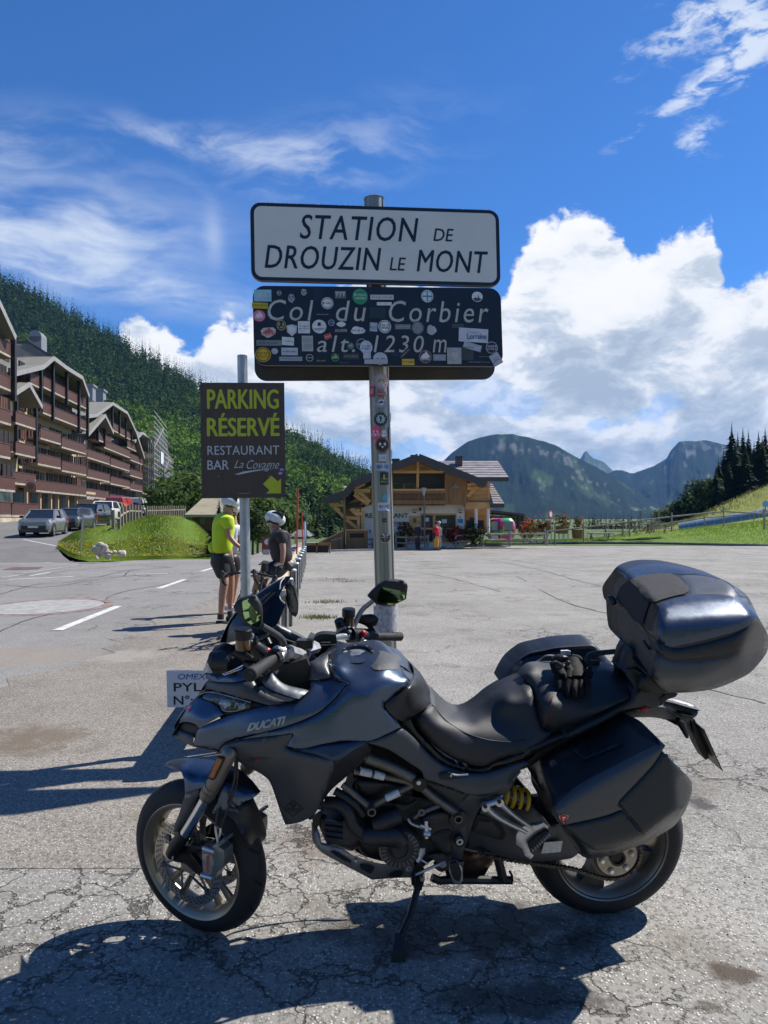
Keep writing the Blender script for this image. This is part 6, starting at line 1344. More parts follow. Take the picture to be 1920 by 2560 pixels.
ST_ = [(137,632,104,72,'r',(.30,.55,.70),None,(.55,.6,.6),0,None,mount_i),(235,617,32,32,'o',BK1,None,W1,0,W1,face_i),(308,648,44,60,'b',(.35,.37,.4),None,BK1,0,None,face_i),(383,612,40,44,'b',(.42,.40,.33),None,BK1,0,None,face_i),
 (472,625,66,88,'r',(.015,.02,.05),None),(603,628,68,46,'r',(.12,.13,.13),None,(.4,.42,.42),0,None,[[(-.9,.9),(-.6,-.8),(-.3,.7),(0,-.9),(.3,.8),(.6,-.7),(.9,.9)]]),(723,639,94,98,'o',(.03,.26,.12),'PUSH|CRANKS',W1,0,(.05,.4,.2)),
 (856,643,142,30,'r',(.55,.54,.55),'RASEUR 2 BITUME',(.55,.03,.05),0),(870,682,90,20,'r',W1,None),(1134,636,74,76,'o',W1,None,(.05,.25,.40),0,(.1,.35,.5),[[(-.8,.1),(.8,.1),(.8,-.15),(-.8,-.15)],[(-.1,.8),(.1,.8),(.1,-.8),(-.1,-.8)]]),(1443,640,68,62,'o',W1,None,(.05,.06,.09),0,None,[[(-.8,-.4),(-.3,-.1),(.1,-.3),(.2,.4),(.35,-.2),(.8,-.5),(.3,-.85),(-.4,-.85)]]),
 (121,694,96,36,'r',(.55,.42,.02),'RACE TEAM|AMP Group',BK1,-.03),(116,756,74,70,'o',(.70,.18,.30),'TEMAVA',W1,0,None,bike_i),(525,679,72,72,'o',W1,'FA',BK1,0,BK1),(495,747,86,22,'r',(.02,.02,.05),'veloruck',W1,0),(828,738,98,66,'r',(.02,.04,.05),None),
 (248,813,62,72,'o',(.03,.03,.03),'LE',(.45,.38,.15),0,(.45,.4,.2),face_i),(170,855,100,70,'b',(.5,.5,.5),'TEAM',(.55,.10,.10),.1,None,bike_i),(311,845,62,72,'s',W1,None,BK1,0,(.4,.42,.5)),(384,826,72,74,'r',W1,'Tribu|du Giro',(.3,.1,.15),0),(476,821,86,84,'o',W1,'HACKBRETT',BK1,0,None,[[(-.2,.6),(.2,.6),(.25,.1),(-.25,.1)]]),(549,798,42,42,'o',(.03,.06,.15),'OWL',W1,0,W1),
 (608,846,84,44,'r',(.02,.02,.04),'SALOPERIE|DE SUDISTES',W1,0),(608,808,60,38,'b',W1,None),(710,845,94,52,'b',W1,'W Z X',BK1,0),(805,824,46,54,'r',(.40,.47,.55),'Les|Mains',(.1,.1,.2),-.08),(873,822,78,80,'o',W1,'100 %|VNR',BK1,0,BK1),(983,823,94,30,'r',(.22,.24,.25),'VOLODROFOPTE',(.5,.52,.52),0),(1075,829,80,84,'o',(.05,.06,.07),None,(.25,.28,.3),0,(.2,.22,.25),gear_i),(1160,841,68,62,'b',(.45,.47,.5),None),
 (1322,818,74,26,'r',(.06,.07,.09),None),(1419,875,182,84,'r',(.58,.60,.66),None,BK1,-.06),(528,881,44,32,'r',(.55,.10,.10),'rca',W1,.35),(174,921,148,34,'r',(.20,.23,.23),'ateur',BK1,0),(288,911,72,50,'r',W1,'CowBoy',BK1,-.05),(405,925,68,96,'r',(.33,.35,.36),'JAPE',(.5,.52,.52),0,(.5,.5,.5)),(666,940,40,42,'o',(.10,.18,.17),None,(.3,.35,.3),0,None,bike_i),(733,930,76,80,'o',BK1,'CXA',W1,0,(.3,.35,.5)),(760,948,76,82,'o',(.56,.58,.68),'OX|ND',BK1,0),(765,995,46,44,'r',(.5,.52,.56),None),
 (1413,943,112,40,'r',(.42,.44,.52),None,BK1,-.28),(1533,950,84,84,'o',(.02,.025,.05),'CHASSEUR|COLS',W1,0,(.4,.42,.5)),(140,993,94,90,'o',(.62,.38,.01),'RACE CROSS|V.C.|Florenau',BK1,0,BK1),(209,972,40,38,'o',(.45,.46,.52),None,BK1),(298,973,98,46,'r',(.5,.52,.58),'4 VALLEES',BK1,0),(305,1018,138,26,'r',(.32,.36,.40),'7lltech',(.12,.14,.16),0),(418,1012,50,50,'o',(.02,.02,.02),'TFP',W1,0,W1),
 (488,1030,64,36,'r',(.02,.02,.03),'VELLOVELO',(.4,.44,.3),0),(572,1010,52,54,'o',(.03,.03,.05),None,(.2,.45,.15),0,(.2,.45,.15),bike_i),(668,1003,98,36,'r',(.05,.05,.06),'CHEESE SAVOY|MOTO BIKERS',(.3,.32,.32),0),(628,1042,86,18,'b',(.03,.05,.05),None),(820,1036,142,28,'r',(.45,.46,.50),None),(846,1016,86,76,'o',(.52,.54,.60),'38',(.12,.15,.3),0),(998,984,84,28,'r',(.03,.03,.04),'GZELA.EU',(.5,.52,.5),.75),(936,990,50,26,'r',(.02,.03,.08),None),
 (1016,1038,76,38,'r',(.60,.42,.05),'RUTTNER',BK1,0),(1122,1005,86,90,'o',(.05,.045,.045),'RIDERS',W1,0,(.35,.2,.2),bike_i),(1209,1010,78,38,'r',(.30,.32,.36),'8S',(.45,.46,.5),0),(1300,1000,88,100,'r',(.40,.40,.42),None),(1305,1002,60,70,'s',(.48,.47,.48),None,(.35,.2,.25),0,(.35,.2,.2)),(1382,985,76,80,'r',(.05,.06,.06),None),(1484,1005,70,18,'r',(.02,.02,.04),'THE 5TH FLOOR',(.4,.38,.2),0),(1453,1038,150,20,'r',(.012,.016,.035),'Cyclemiles.com',W1,0),(1560,1022,62,72,'r',(.46,.47,.52),'C|A',(.1,.1,.2),.5)]
for i,t in enumerate(ST_):
 x_,y_,w_,h_,sh,col,txt = t[:7]; tc_ = t[7] if len(t) > 7 else BK1; ro = t[8] if len(t) > 8 else 0; ri = t[9] if len(t) > 9 else None; ic = t[10] if len(t) > 10 else None
 sticker(f2,g2,x_,y_,w_,h_,sh,col,txt,tc_,ro,ri,s2,.0022+.0012*(i % 4),ic)
m = MB(); put(m,'Lorraine',f2,g2,1380,898,1500,866,.012,.0085); put(m,'La Region',f2,g2,1384,868,1442,850,0,.0085,mi=1); m.build('sticker_lettering',[smat((.03,.06,.30)),smat((.3,.35,.5))],s2)
def psticker(x,y,w_,h_,shape,col,txt=None,tcol=BK1,ring=None,icon=None):
 px,py = cr('O',x,y); c = at(px,py,5.57); t = (pt.z-c.z)/(pt.z-pb.z); cen = pt.lerp(pb,t); r = .0765;
 a0 = math.asin(max(-1,min(1,(c.x-cen.x)/.0765))); sx = w_/CROPS['O'][2]/FPX*5.57/2; sz = h_/CROPS['O'][2]/FPX*5.57/2
 def F(u,v,o_=0): a = a0+u*sx/r; return Vector((cen.x+math.sin(a)*(r+.009+o_),cen.y-math.cos(a)*(r*1.15+.005+o_),c.z+v*sz))+(pt-pb)*0
 m = MB(); n = 20
 if shape == 'o': P = [(math.cos(2*PI*i/n),math.sin(2*PI*i/n)) for i in range(n)]
 elif shape == 'b': P = [(math.cos(2*PI*i/n)*random.uniform(.8,1.05),math.sin(2*PI*i/n)*random.uniform(.8,1.05)) for i in range(n)]
 else: P = [(-1+i*.25,-1) for i in range(9)]+[(1-i*.25,1) for i in range(9)]
 cN = len(P); m.add([F(0,0)]+[F(a,b) for a,b in P],[(0,i+1,(i+1) % cN+1) for i in range(cN)],0); mats = [smat(col),smat(tcol),smat(ring or tcol)]
 if ring: m.add([F(a*q,b*q,.0008) for a,b in P for q in (.80,.92)],[(2*i,2*i+1,(2*i+3) % (2*cN),(2*i+2) % (2*cN)) for i in range(cN)],2)
 if icon:
  for sh_ in icon: m.add([F(a*.8,b*.8,.001) for a,b in sh_],[tuple(range(len(sh_)))],1)
 if txt:
  L_ = txt.split('|')
  for i,s_ in enumerate(L_): hh = .7/len(L_) if shape == 'r' else .4; cy_ = (len(L_)-1)/2*1.3*hh-i*1.3*hh-(.3 if icon else 0); text_on(m,s_,lambda u,v: F(u,v,.0012),-.75,.75,cy_-hh/2,cy_+hh/2,.0,0,1,1,1)
 m.build('sticker',mats,pole)
for t in [(268,195,132,150,'o',(.45,.40,.42),None,(.30,.28,.08),(.5,.2,.35),mount_i),(186,283,60,100,'r',(.50,.04,.08),'BRALLON|GIRONDE|AAA',W1),(271,312,70,46,'r',(.42,.08,.09),'ROUX',W1),(262,412,134,60,'b',(.30,.33,.40),None),(268,392,70,70,'o',W1,None,(.03,.04,.12),(.03,.04,.12),bike_i),(264,545,118,126,'o',(.03,.04,.045),None,(.42,.50,.52),None,gear_i),
  (222,668,104,134,'o',(.70,.08,.20),'MILSE',W1,None,face_i),(290,678,52,72,'b',W1,'10',BK1),(280,784,122,132,'o',(.035,.02,.02),None,W1,(.30,.06,.06),face_i),(281,902,66,64,'r',(.55,.60,.64),'LOVE',(.1,.35,.5)),(284,986,130,70,'r',(.50,.55,.60),None),(284,980,124,44,'r',(.25,.36,.52),'E3',(.03,.05,.15)),(296,1092,74,116,'r',(.02,.025,.02),'TURM|BRAU',(.45,.50,.15),None,[[(-.3,-.2),(-.3,.6),(-.1,.9),(.1,.6),(.1,-.2)]]),(298,1270,46,84,'b',(.08,.34,.50),'8',(.3,.5,.6)),(296,1352,108,76,'r',(.55,.58,.62),'BUT',(.08,.09,.2)),
  (297,1477,34,34,'r',(.015,.015,.015),None,(.4,.4,.35),None,mount_i),(305,1638,108,106,'b',(.5,.48,.46),None),(306,1636,90,94,'o',(.10,.04,.035),None,(.30,.2,.2),None,face_i),(345,520,24,90,'o',(.5,.5,.52),None),(342,672,24,140,'b',(.42,.50,.55),None),(356,862,26,74,'r',(.5,.5,.52),None)]: psticker(*t)
wrap = MB(); px,py = cr('A',1690,430); z0,z1 = at(965,1585,5.57).z,at(965,1515,5.57).z
V = []; nn_ = 16
for j,z_ in enumerate((z0,(z0+z1)/2,z1)):
 cen = pt.lerp(pb,(pt.z-z_)/(pt.z-pb.z))
 for i in range(nn_+1): a = -1.5+3.0*i/nn_; V.append((cen.x+math.sin(a)*.089,cen.y-math.cos(a)*.1,z_+random.uniform(-.012,.012)))
wrap.add(V,[(j*(nn_+1)+i,j*(nn_+1)+i+1,(j+1)*(nn_+1)+i+1,(j+1)*(nn_+1)+i) for j in range(2) for i in range(nn_)]); wrap.build('torn_paper',M('torn_paper_white',(.34,.34,.36),.6,var=.3,scale=30),pole)
c4 = [(112,533),(1275,536),(1295,2120),(135,2135)]; f4 = board(c4,'P',5.38,5.42); g4 = inv_board(f4,'P',c4)
s4 = thing('parking_sign','dark brown wood look board with green PARKING RÉSERVÉ lettering and an arrow','sign',tuple(f4(.5,.5)))
wm = bpy.data.materials.new('printed_dark_wood'); wm.use_nodes = True; n = NT(wm.node_tree); P = n.node('ShaderNodeTexCoord').outputs['Object']
wn_ = n.noise(n.mapping(P,scale=(7,7,1.6)),3.0,3,.5,1.2); rings = n.m('FRACT',n.m('MULTIPLY',wn_,11)); lines = n.noise(n.mapping(P,scale=(90,90,2.5)),2,5,.7)
c = n.mix(n.m('MULTIPLY',n.mr(rings,.0,.16,1,0),.7),n.mix(n.mr(lines,.35,.7),(.085,.058,.048),(.052,.035,.029)),(.022,.015,.012)); n.l.new(c,n.n['Principled BSDF'].inputs['Base Color']); n.n['Principled BSDF'].inputs['Roughness'].default_value = .5
plate('board_panel',f4,.002,0,-.006,.0,wm,s4); LIME = M('lime_print',(.45,.50,.03),.45,var=.05); PALE = M('pale_grey_print',(.52,.54,.57),.45,var=.05)
m = MB(); put(m,'PARKING',f4,g4,215,895,1190,630,.028,.0015,0,1.0); put(m,'RÉSERVÉ',f4,g4,215,1275,1200,957,.028,.0015); G4 = lambda x,y,o_=.0015: f4(*g4(x,y),o_)
m.add([G4(*q) for q in ((1098,1820),(1185,1900),(1232,1860),(1232,2065),(1025,2068),(1068,2020),(980,1935))],[tuple(range(7))]); m.build('lettering',LIME,s4)
m = MB(); put(m,'RESTAURANT',f4,g4,215,1535,1205,1403,.004,.0015,0,1.05); put(m,'BAR',f4,g4,215,1738,508,1607,.010,.0015); put(m,'La',f4,g4,582,1715,712,1607,-.008,.0015,.45); put(m,'Covagne',f4,g4,755,1765,1205,1603,-.008,.0015,.45)
m.add([G4(*q) for q in ((585,1806),(700,1765),(900,1738),(1165,1725),(1000,1740),(840,1765),(700,1795),(660,1805))],[tuple(range(8))]); put(m,'BANNERS PRINT',f4,g4,652,2072,790,2060,0,.0015); m.build('lettering',PALE,s4)
sticker(f4,g4,1242,1745,84,84,'o',(.10,.05,.25),None,(.5,.5,.6),0,None,s4,.002,[[(-.6,.3),(-.1,.5),(-.1,0),(-.5,-.1)],[(.1,.5),(.6,.3),(.5,-.1),(.1,0)]]); sticker(f4,g4,1222,1790,60,34,'b',(.45,.45,.55),None,par=s4)
m = MB()
for q in ((346,840),(1050,845),(364,1832),(1062,1827)): m.lathe(G4(*q),(0,-1,0),[(.0,.004),(.003,.003),(.0035,0)],10)
m.build('rivet',GALV,s4)
qt,qb = at(605.7,890,5.46),at(620,1800,5.46); qb.z = 0
p2 = thing('steel_post','round galvanised steel post holding the brown parking board','pole',tuple(qb)); m = MB(); m.tube([qb,qt],.0355,24); auto_smooth(m.build('shaft',GALV,p2),40); m = MB(); m.tube([qt-Vector((0,0,.004)),qt+Vector((0,0,.004))],.034,20); m.build('cap',M('cap_grey',(.2,.2,.2),.6),p2)
c5 = [(48,828),(640,826),(640,1100),(55,1105)]; f5 = board(c5,'A',5.25,5.25); g5 = inv_board(f5,'A',c5)
s5 = thing('pylon_number_board','small white board reading OMEX PYL. N°: half hidden behind the motorcycle nose','sign',tuple(f5(.5,.5)))
plate('board_panel',f5,.004,0,-.004,0,M('white_board_blue',(.58,.61,.66),.45,var=.04),s5); m = MB(); put(m,'PYL.',f5,g5,105,986,335,922,.03,.0015); put(m,'N°:',f5,g5,105,1086,245,1016,.03,.0015); put(m,'OMEXOM',f5,g5,135,896,460,853,.012,.0015,.15,mi=1); m.build('lettering',[BLACKT,M('omex_blue',(.02,.09,.38),.5)],s5)
m = MB(); m.tube([f5(.93,1.0,-.03),Vector((f5(.93,0).x,5.28,0))],.02,10); m.build('stake',GALV,s5)
WOODG = M('weathered_wood',(.26,.22,.17),.85,var=.3,scale=5,bump=.4,bscale=60,stretch=(1,1,.15)); WOODL = M('peeled_log',(.42,.35,.25),.8,var=.25,scale=4,bump=.3); CAPM = M('pale_blue_cap',(.36,.45,.50),.45,.3,var=.12)
posts = []
proto = thing('barrier_post','','post',(0,0,0),'capped posts of the log barrier')
m = MB(); m.lathe((0,0,0),(0,0,1),[(-.2,.0),(-.2,.055),(.68,.055),(.68,0)],14); auto_smooth(m.build('post',WOODG,proto),40)
m = MB(); m.box((.06,.0,.34),(.012,.10,.70)); m.build('steel_channel',GALV,proto); m = MB(); m.lathe((0,0,.68),(0,0,1),[(0,.075),(.025,.075),(.04,.06),(.045,0)],18); auto_smooth(m.build('cap',CAPM,proto),40)
ords = ['nearest','second','third','fourth','fifth','sixth','seventh','eighth','ninth','tenth','eleventh','farthest']
Y0 = [5.45,7.4,9.4,11.4,13.5,15.7,17.8,19.8,21.8,24.0,26.2,28.6]
for i,y in enumerate(Y0):
 lab = '%s of the grey wooden barrier posts with a pale blue cap, counted from the motorcycle' % ords[i]; loc = (ROW(y)+.02,y,GZ(y)); o_ = proto if i == 0 else copy_thing(proto,loc,0,lab)
 o_.location = loc; o_['label'] = lab
for i,(a,b) in enumerate(((4.9,11.2),(11.3,17.5),(17.6,23.6),(23.7,28.8))):
 m = MB(); A = Vector((ROW(a)-.16,a,.60+GZ(a))); B_ = Vector((ROW(b)-.16,b,.60+GZ(b))); m.tube([A,A.lerp(B_,.3)+Vector((.01,0,.01)),A.lerp(B_,.7),B_],[.105,.112,.108,.10],16)
 tag(auto_smooth(m.build('barrier_log',WOODL,None),50),['round peeled log of the barrier behind the motorcycle screen','barrier log on which the cyclist in black sits','third barrier log, behind the seated cyclist','farthest log of the roadside barrier'][i],'log','logs of the barrier')
def stick(name,a,b,d,r,mat,lab): A = at(*a,d); A.z = GZ(d)-.02; B_ = at(*b,d); m = MB(); m.tube([A,B_],r,8); tag(m.build(name,mat,None),lab,'snow pole','snow poles along the barrier')
SR = M('snow_pole_red',(.50,.035,.03),.5)
stick('snow_pole',(741,1400),(744.4,1220.5),21,.022,SR,'tall red snow pole rising behind the capped posts'); stick('snow_pole',(757.5,1360),(754.7,1280),34,.022,SR,'thinner red snow pole farther off beside the white one'); stick('snow_pole',(762.8,1403),(767.5,1269.7),31,.022,M('snow_pole_blue',(.12,.18,.22),.5),'dark blue grey snow pole right of the two red ones')
stick('snow_pole',(761.5,1345),(761.5,1304),36,.05,M('white_plastic',(.6,.6,.6),.5),'short broad white marker post between the snow poles')
c6 = [(768,466),(903,478),(897,547),(762,540)]; f6 = board(c6,'N',34.0,34.2); g6 = inv_board(f6,'N',c6); s6 = thing('private_parking_sign','small white sign with black print on a thin post at the grass bank edge','sign',tuple(f6(.5,.5)))
plate('board_panel',f6,.06,0,-.02,0,M('small_sign_white',(.5,.5,.5),.5),s6); m = MB(); put(m,'RESIDENCES',f6,g6,795,492,870,482,0,.01); put(m,'PIED DES PISTES',f6,g6,780,505,888,495,0,.01); put(m,'EDELWEISS',f6,g6,795,519,870,509,0,.01); put(m,'Propriete Privee',f6,g6,775,533,890,522,0,.01); m.build('lettering',BLACKT,s6)
m = MB(); A = at(*cr('N',798,852),34.1); m.tube([A-Vector((0,0,.1)),at(*cr('N',822,545),34.1)],.03,8); m.build('post',GALV,s6)
STM = M('limestone',(.50,.46,.38),.85,var=.25,scale=6,bump=.6,bscale=20)
def rock(x,y,d,w_,h_,sd):
 r_ = np.random.default_rng(sd); c = at(*cr('N',x,y),d); m = MB(); random.seed(sd); m.ball(c,(w_/2,w_/2*.8,h_/2),9,6,jit=.16,rot=Matrix.Rotation(r_.uniform(-.5,.5),3,'Y')); return m
k = 1/CROPS['N'][2]/FPX*31
rp_ = [(1000,832,70,34),(975,862,66,44),(1035,858,60,50),(940,880,60,44),(1005,895,70,40),(1050,900,56,44),(960,915,66,40),(1020,925,60,36),(925,860,40,26),(1072,945,60,36),(985,940,50,30),(1060,965,50,30),(1095,915,60,30),(1130,905,40,22),(1084,985,24,14),(955,965,26,40)]
for i,(x,y,w_,h_) in enumerate(rp_): tag(auto_smooth(rock(x,y,30.6+.02*i,w_*k*1.1,h_*k*1.2,50+i).build('stone',STM,None),25),'pale limestone in the heap at the foot of the grass bank, '+('upper' if y < 880 else 'lower' if y > 935 else 'middle')+(' left' if x < 975 else ' right' if x > 1045 else ' centre')+(' large' if w_*h_ > 2700 else ' small' if w_*h_ > 1600 else ' tiny')+(' block' if h_ > 40 else ' slab' if w_ > 58 else ' chip'),'stone','stones heaped at the foot of the bank')
tag(auto_smooth(rock(1205,925,30.8,92*k,72*k,99).build('boulder',STM,None),25),'white angular boulder lying right of the stone heap','boulder')
# ---------------------------------------------------------------- apartment blocks on the left
CREAM = M('cream_render',(.40,.31,.20),.85,var=.12,scale=1.5); BROWNW = M('red_brown_timber',(.10,.040,.026),.6,var=.3,scale=5,stretch=(1,1,.2)); DKW = M('dark_timber',(.022,.013,.013),.6,var=.3,scale=4)
RAILM = M('balcony_boards',(.115,.050,.034),.55,var=.35,scale=7,col2=(.065,.030,.028)); SLABM = M('balcony_concrete',(.33,.29,.24),.85,var=.2,scale=2); FASC = M('grey_fascia',(.27,.265,.26),.6,var=.1,scale=2)
def roofmat(name,c,sc=(1.6,1.6,1.6)):
 m = bpy.data.materials.new(name); m.use_nodes = True; n = NT(m.node_tree); b = n.n['Principled BSDF']; P = n.node('ShaderNodeTexCoord').outputs['Object']; MC[name] = m
 k = n.vor(n.mapping(P,scale=sc),1.6,'F1','Color'); v = n.node('ShaderNodeSeparateXYZ',{0: k}).outputs[0]
 cc = n.mix(n.mr(v,0,1,0,.4),c,tuple(q*.55 for q in c)); cc = n.mix(n.mr(n.noise(P,.6,6,.7),.5,.75,0,.4),cc,(.16,.09,.05)); n.l.new(cc,b.inputs['Base Color']); b.inputs['Roughness'].default_value = .75; return m
SHING = roofmat('shingle_roof',(.20,.195,.165)); GLASSW = M('window_glass',(.03,.04,.05),.08,0,var=.3,scale=.5,coat=.3); SHOPW = M('shop_glass',(.10,.14,.14),.15,var=.5,scale=.4); POSTD = M('black_timber_post',(.010,.010,.012),.45)
class Facade:
 def __init__(s,x0,d0,x1,d1,z0):
  A = Vector(((x0-CX)/FPX*d0,d0,0)); B_ = Vector(((x1-CX)/FPX*d1,d1,0)); s.O = A; s.e = (B_-A).normalized(); s.n = Vector((s.e.y,-s.e.x,0)); s.L = (B_-A).length; s.z0 = z0
 def w(s,u,t,z): return s.O+s.e*u+s.n*t+Vector((0,0,z))
 def tr(s,Lx,Ly,t=0.0,k='L'):
  px,py = cr(k,Lx,Ly); dx = (px-CX)/FPX; O = s.O+s.n*t; lam = O.dot(s.n)/(dx*s.n.x+s.n.y); P = Vector((dx*lam,lam,0)); return (P-s.O).dot(s.e),CAMH-(py-HZ)/FPX*lam
 def box(s,m,u0,u1,t0,t1,z0,z1,mi=None): return m.hexa([s.w(u0,t0,z0),s.w(u1,t0,z0),s.w(u1,t1,z0),s.w(u0,t1,z0),s.w(u0,t0,z1),s.w(u1,t0,z1),s.w(u1,t1,z1),s.w(u0,t1,z1)],mi)
def part(name,F,args,mat,par): m = MB(); F.box(m,*args); return m.build(name,mat,par)
def balcony(F,b,x0,y0,x1,y1,tb=1.35,side=True,dep=1.35):
 u0,z0 = F.tr(x0,y0,tb); u1,z1 = F.tr(x1,y1,tb); z = (z0+z1)/2; s_ = part('balcony',F,(u0,u1,tb-dep,tb,z-1.22,z-1.02),SLABM,b)
 m = MB(); n = max(2,int((u1-u0)/.16));
 for i in range(n): a = u0+(u1-u0)*i/n; F.box(m,a,a+(u1-u0)/n*.86,tb-.03-.012*(i % 2),tb+.01,z-.98,z-.06)
 tag(m.build('railing_boards',RAILM,s_),kind='stuff'); m = MB(); F.box(m,u0-.03,u1+.03,tb-.06,tb+.05,z-.06,z); m.build('hand_rail',BROWNW,s_)
 m = MB(); F.box(m,u0-.02,u1+.02,tb-.05,tb+.03,z-1.0,z-.93); m.build('bottom_rail',BROWNW,s_)
 if side:
  m = MB(); k = int(dep/.28)
  for i in range(k): a = tb-dep+.05+i*.28; F.box(m,u0-.02,u0+.03,a,a+.15,z-.98,z-.08)
  F.box(m,u0-.03,u0+.04,tb-dep,tb,z-.06,z); tag(m.build('side_balusters',BROWNW,s_),kind='stuff')
 return u0,u1,z
def bays(F,b,u0,u1,z,h,step,dark=.8,t=.06,seed=0):
 """shutters, doors and cream piers on one storey"""
 r = random.Random(seed); u = u0
 while u < u1-.8:
  wd = min(step*r.uniform(.8,1.2),u1-u)
  if r.random() < dark:
   m = MB(); n = 5
   for i in range(n): F.box(m,u+.15+(wd-.6)*i/n,u+.15+(wd-.6)*(i+.86)/n,t-.04,t+.10-.03*(i % 2),z+.02,z+h*.86)
   m.build('shutter',DKW if r.random() < .7 else BROWNW,b)
  else:
   w_ = part('window',F,(u+.2,u+wd-.6,t-.02,t+.03,z+.05 if r.random() < .5 else z+.9,z+h*.82),BROWNW,b); mm = MB(); F.box(mm,u+.32,u+wd-.72,t+.03,t+.045,z+.95,z+h*.77); mm.build('pane',GLASSW,w_)
  u += wd
def gable_roof(F,b,prof,ov,back,zt,th=.28,roof=SHING):
 """prof: traced fascia line in facade coords (u, z) left-peak-right; ridge lies zt higher and runs back"""
 P = [(u,z) for u,z in prof]; k = max(range(len(P)),key=lambda i: P[i][1])
 def ztop(i): return P[i][1]+(zt if i == k else 0)
 for i in range(len(P)-1):
  f0 = F.w(P[i][0],ov,P[i][1]); f1_ = F.w(P[i+1][0],ov,P[i+1][1]); r0 = F.w(P[i][0],ov-(2.6 if i == k else 0),ztop(i)); r1 = F.w(P[i+1][0],ov-(2.6 if i+1 == k else 0),ztop(i+1))
  b0 = F.w(P[i][0],-back,ztop(i)); b1 = F.w(P[i+1][0],-back,ztop(i+1)); up = Vector((0,0,th)); V = [f0,f1_,r1,b1,b0,r0]; n_ = 6
  mk('roof',V+[v-up for v in V],[tuple(range(6)),tuple(range(6,12))[::-1]]+[(j,j+6,(j+1) % 6+6,(j+1) % 6) for j in range(6)],roof,b)
  m = MB(); m.bar(f0+F.n*.02-up*.6,f1_+F.n*.02-up*.6,.06,.45); m.build('fascia',FASC,b)
def block(F,b,prof,zg,depth=12):
 """body wall following the gable, dark timber above zg"""
 V = [F.w(prof[0][0]+.3,0,F.z0-1)]+[F.w(u,0,z-.25) for u,z in prof]+[F.w(prof[-1][0]-.3,0,F.z0-1)]; V[1] = F.w(prof[0][0]+.3,0,prof[0][1]-.25); V[-2] = F.w(prof[-1][0]-.3,0,prof[-1][1]-.25)
 m = MB(); m.prism(V,-F.n*depth); m.build('wall',CREAM,b)
 top = [(u,z) for u,z in prof if z > zg];
 W_ = [F.w(prof[0][0]+.35,.05,zg)]+[F.w(max(prof[0][0]+.35,min(prof[-1][0]-.35,u)),.05,max(zg,z-.3)) for u,z in prof]+[F.w(prof[-1][0]-.35,.05,zg)]
 m = MB(); m.prism(W_,F.n*.05); m.build('timber_cladding',DKW,b)
F2 = Facade(38,75,224,100,1.8); b2 = thing('apartment_block','brown and cream apartment block with big shingle gable, second from the left edge','building',tuple(F2.w(0,0,1.6)),'chalet style apartment blocks')
T = F2.tr; pr2 = [T(100,775,2.0),T(300,728,2.0),T(372,668,2.0),T(460,735,2.0),T(570,805,2.0),T(617,935,2.0)]
block(F2,b2,pr2,T(400,1090,0)[1]); gable_roof(F2,b2,pr2,2.0,14,1.6)
for q in ((300,800,378,845),(380,848,470,893),(472,897,553,940),(555,945,612,968),(297,978,375,1015),(377,1017,550,1090),(552,1095,610,1115),(280,1157,420,1202),(427,1228,592,1272),(262,1332,420,1372),(427,1382,597,1428),(250,1505,597,1577),(82,1457,248,1483),(210,790,296,800),(75,1040,110,1050)): balcony(F2,b2,*q)
for i,(zy,h_) in enumerate(((1700,0),)): pass
z5 = [T(430,y,1.35)[1]-1.05 for y in (1545,1385,1228,1050,880)]
for i,z in enumerate(z5): bays(F2,b2,.6,F2.L-.8,z,2.5,2.2,.85,seed=i+3)
for x,y0,y1 in ((283,745,1030),(365,700,1110),(460,757,1000),(545,808,1188),(605,938,1218),(112,935,1370),(246,985,1400)):
 u,zt = T(x,y0,1.45); _,zb = T(x,y1,1.45); part('post',F2,(u-.16,u+.16,1.3,1.6,zb,zt),POSTD,b2)
prt = [T(100,915,2.3),T(203,850,2.3),T(292,1010,2.3)]; gable_roof(F2,b2,prt,2.3,1.0,.2,.22)
for q in ((108,1050,245,1083),(108,1252,243,1288)): balcony(F2,b2,*q,tb=1.7,dep=1.7)
zf = F2.z0
for i,(x0,x1) in enumerate(((90,175),(205,272),(290,350),(365,400),(412,468),(480,530))):
 u0,_ = T(x0,1650); u1,_ = T(x1,1650); w_ = part('shop_window',F2,(u0,u1,.02,.08,zf-.2,zf+2.6),M('orange_timber',(.22,.075,.035),.5,var=.2),b2); m = MB(); F2.box(m,u0+.25,u1-.9,.08,.10,zf+.1,zf+2.4); m.build('pane',SHOPW,w_); m = MB(); F2.box(m,u1-.8,u1-.1,.08,.12,zf,zf+2.3); m.build('door',BROWNW,w_)
part('soffit_band',F2,(.3,F2.L-.5,.02,.9,zf+2.85,zf+3.15),CREAM,b2)
for x in (190,283,357,405,475,535): u,_ = T(x,1650,.9); part('pillar',F2,(u-.14,u+.14,.6,.9,zf-.6,zf+2.9),CREAM,b2)
u,z = T(590,1650,1.0); part('shop_awning',F2,(u-1.5,u+1.6,.1,1.6,z-.1,z+.1),FASC,b2)
u0,z = T(0,1668,4.2); u1,z1 = T(270,1685,4.2); balcony(F2,b2,0,1668,78,1676,tb=4.2,dep=.3,side=False); balcony(F2,b2,80,1676,270,1686,tb=4.2,dep=2.0); part('terrace_wall',F2,(u0-4,u1,3.0,4.15,z1-3.4,z1-1.2),M('stained_cream_wall',(.42,.36,.25),.9,var=.3,scale=1.2),b2)
m = MB(); u,z = T(280,600,-2); F2.box(m,u-.9,u+.9,-3,-1.6,z-.8,z+1.0); m.lathe(F2.w(u,-2.3,z+1.0),F2.e,[(-.9,0),(-.9,.7),(.9,.7),(.9,0)],12); m.build('chimney',M('chimney_grey',(.22,.24,.26),.5,.3),b2)
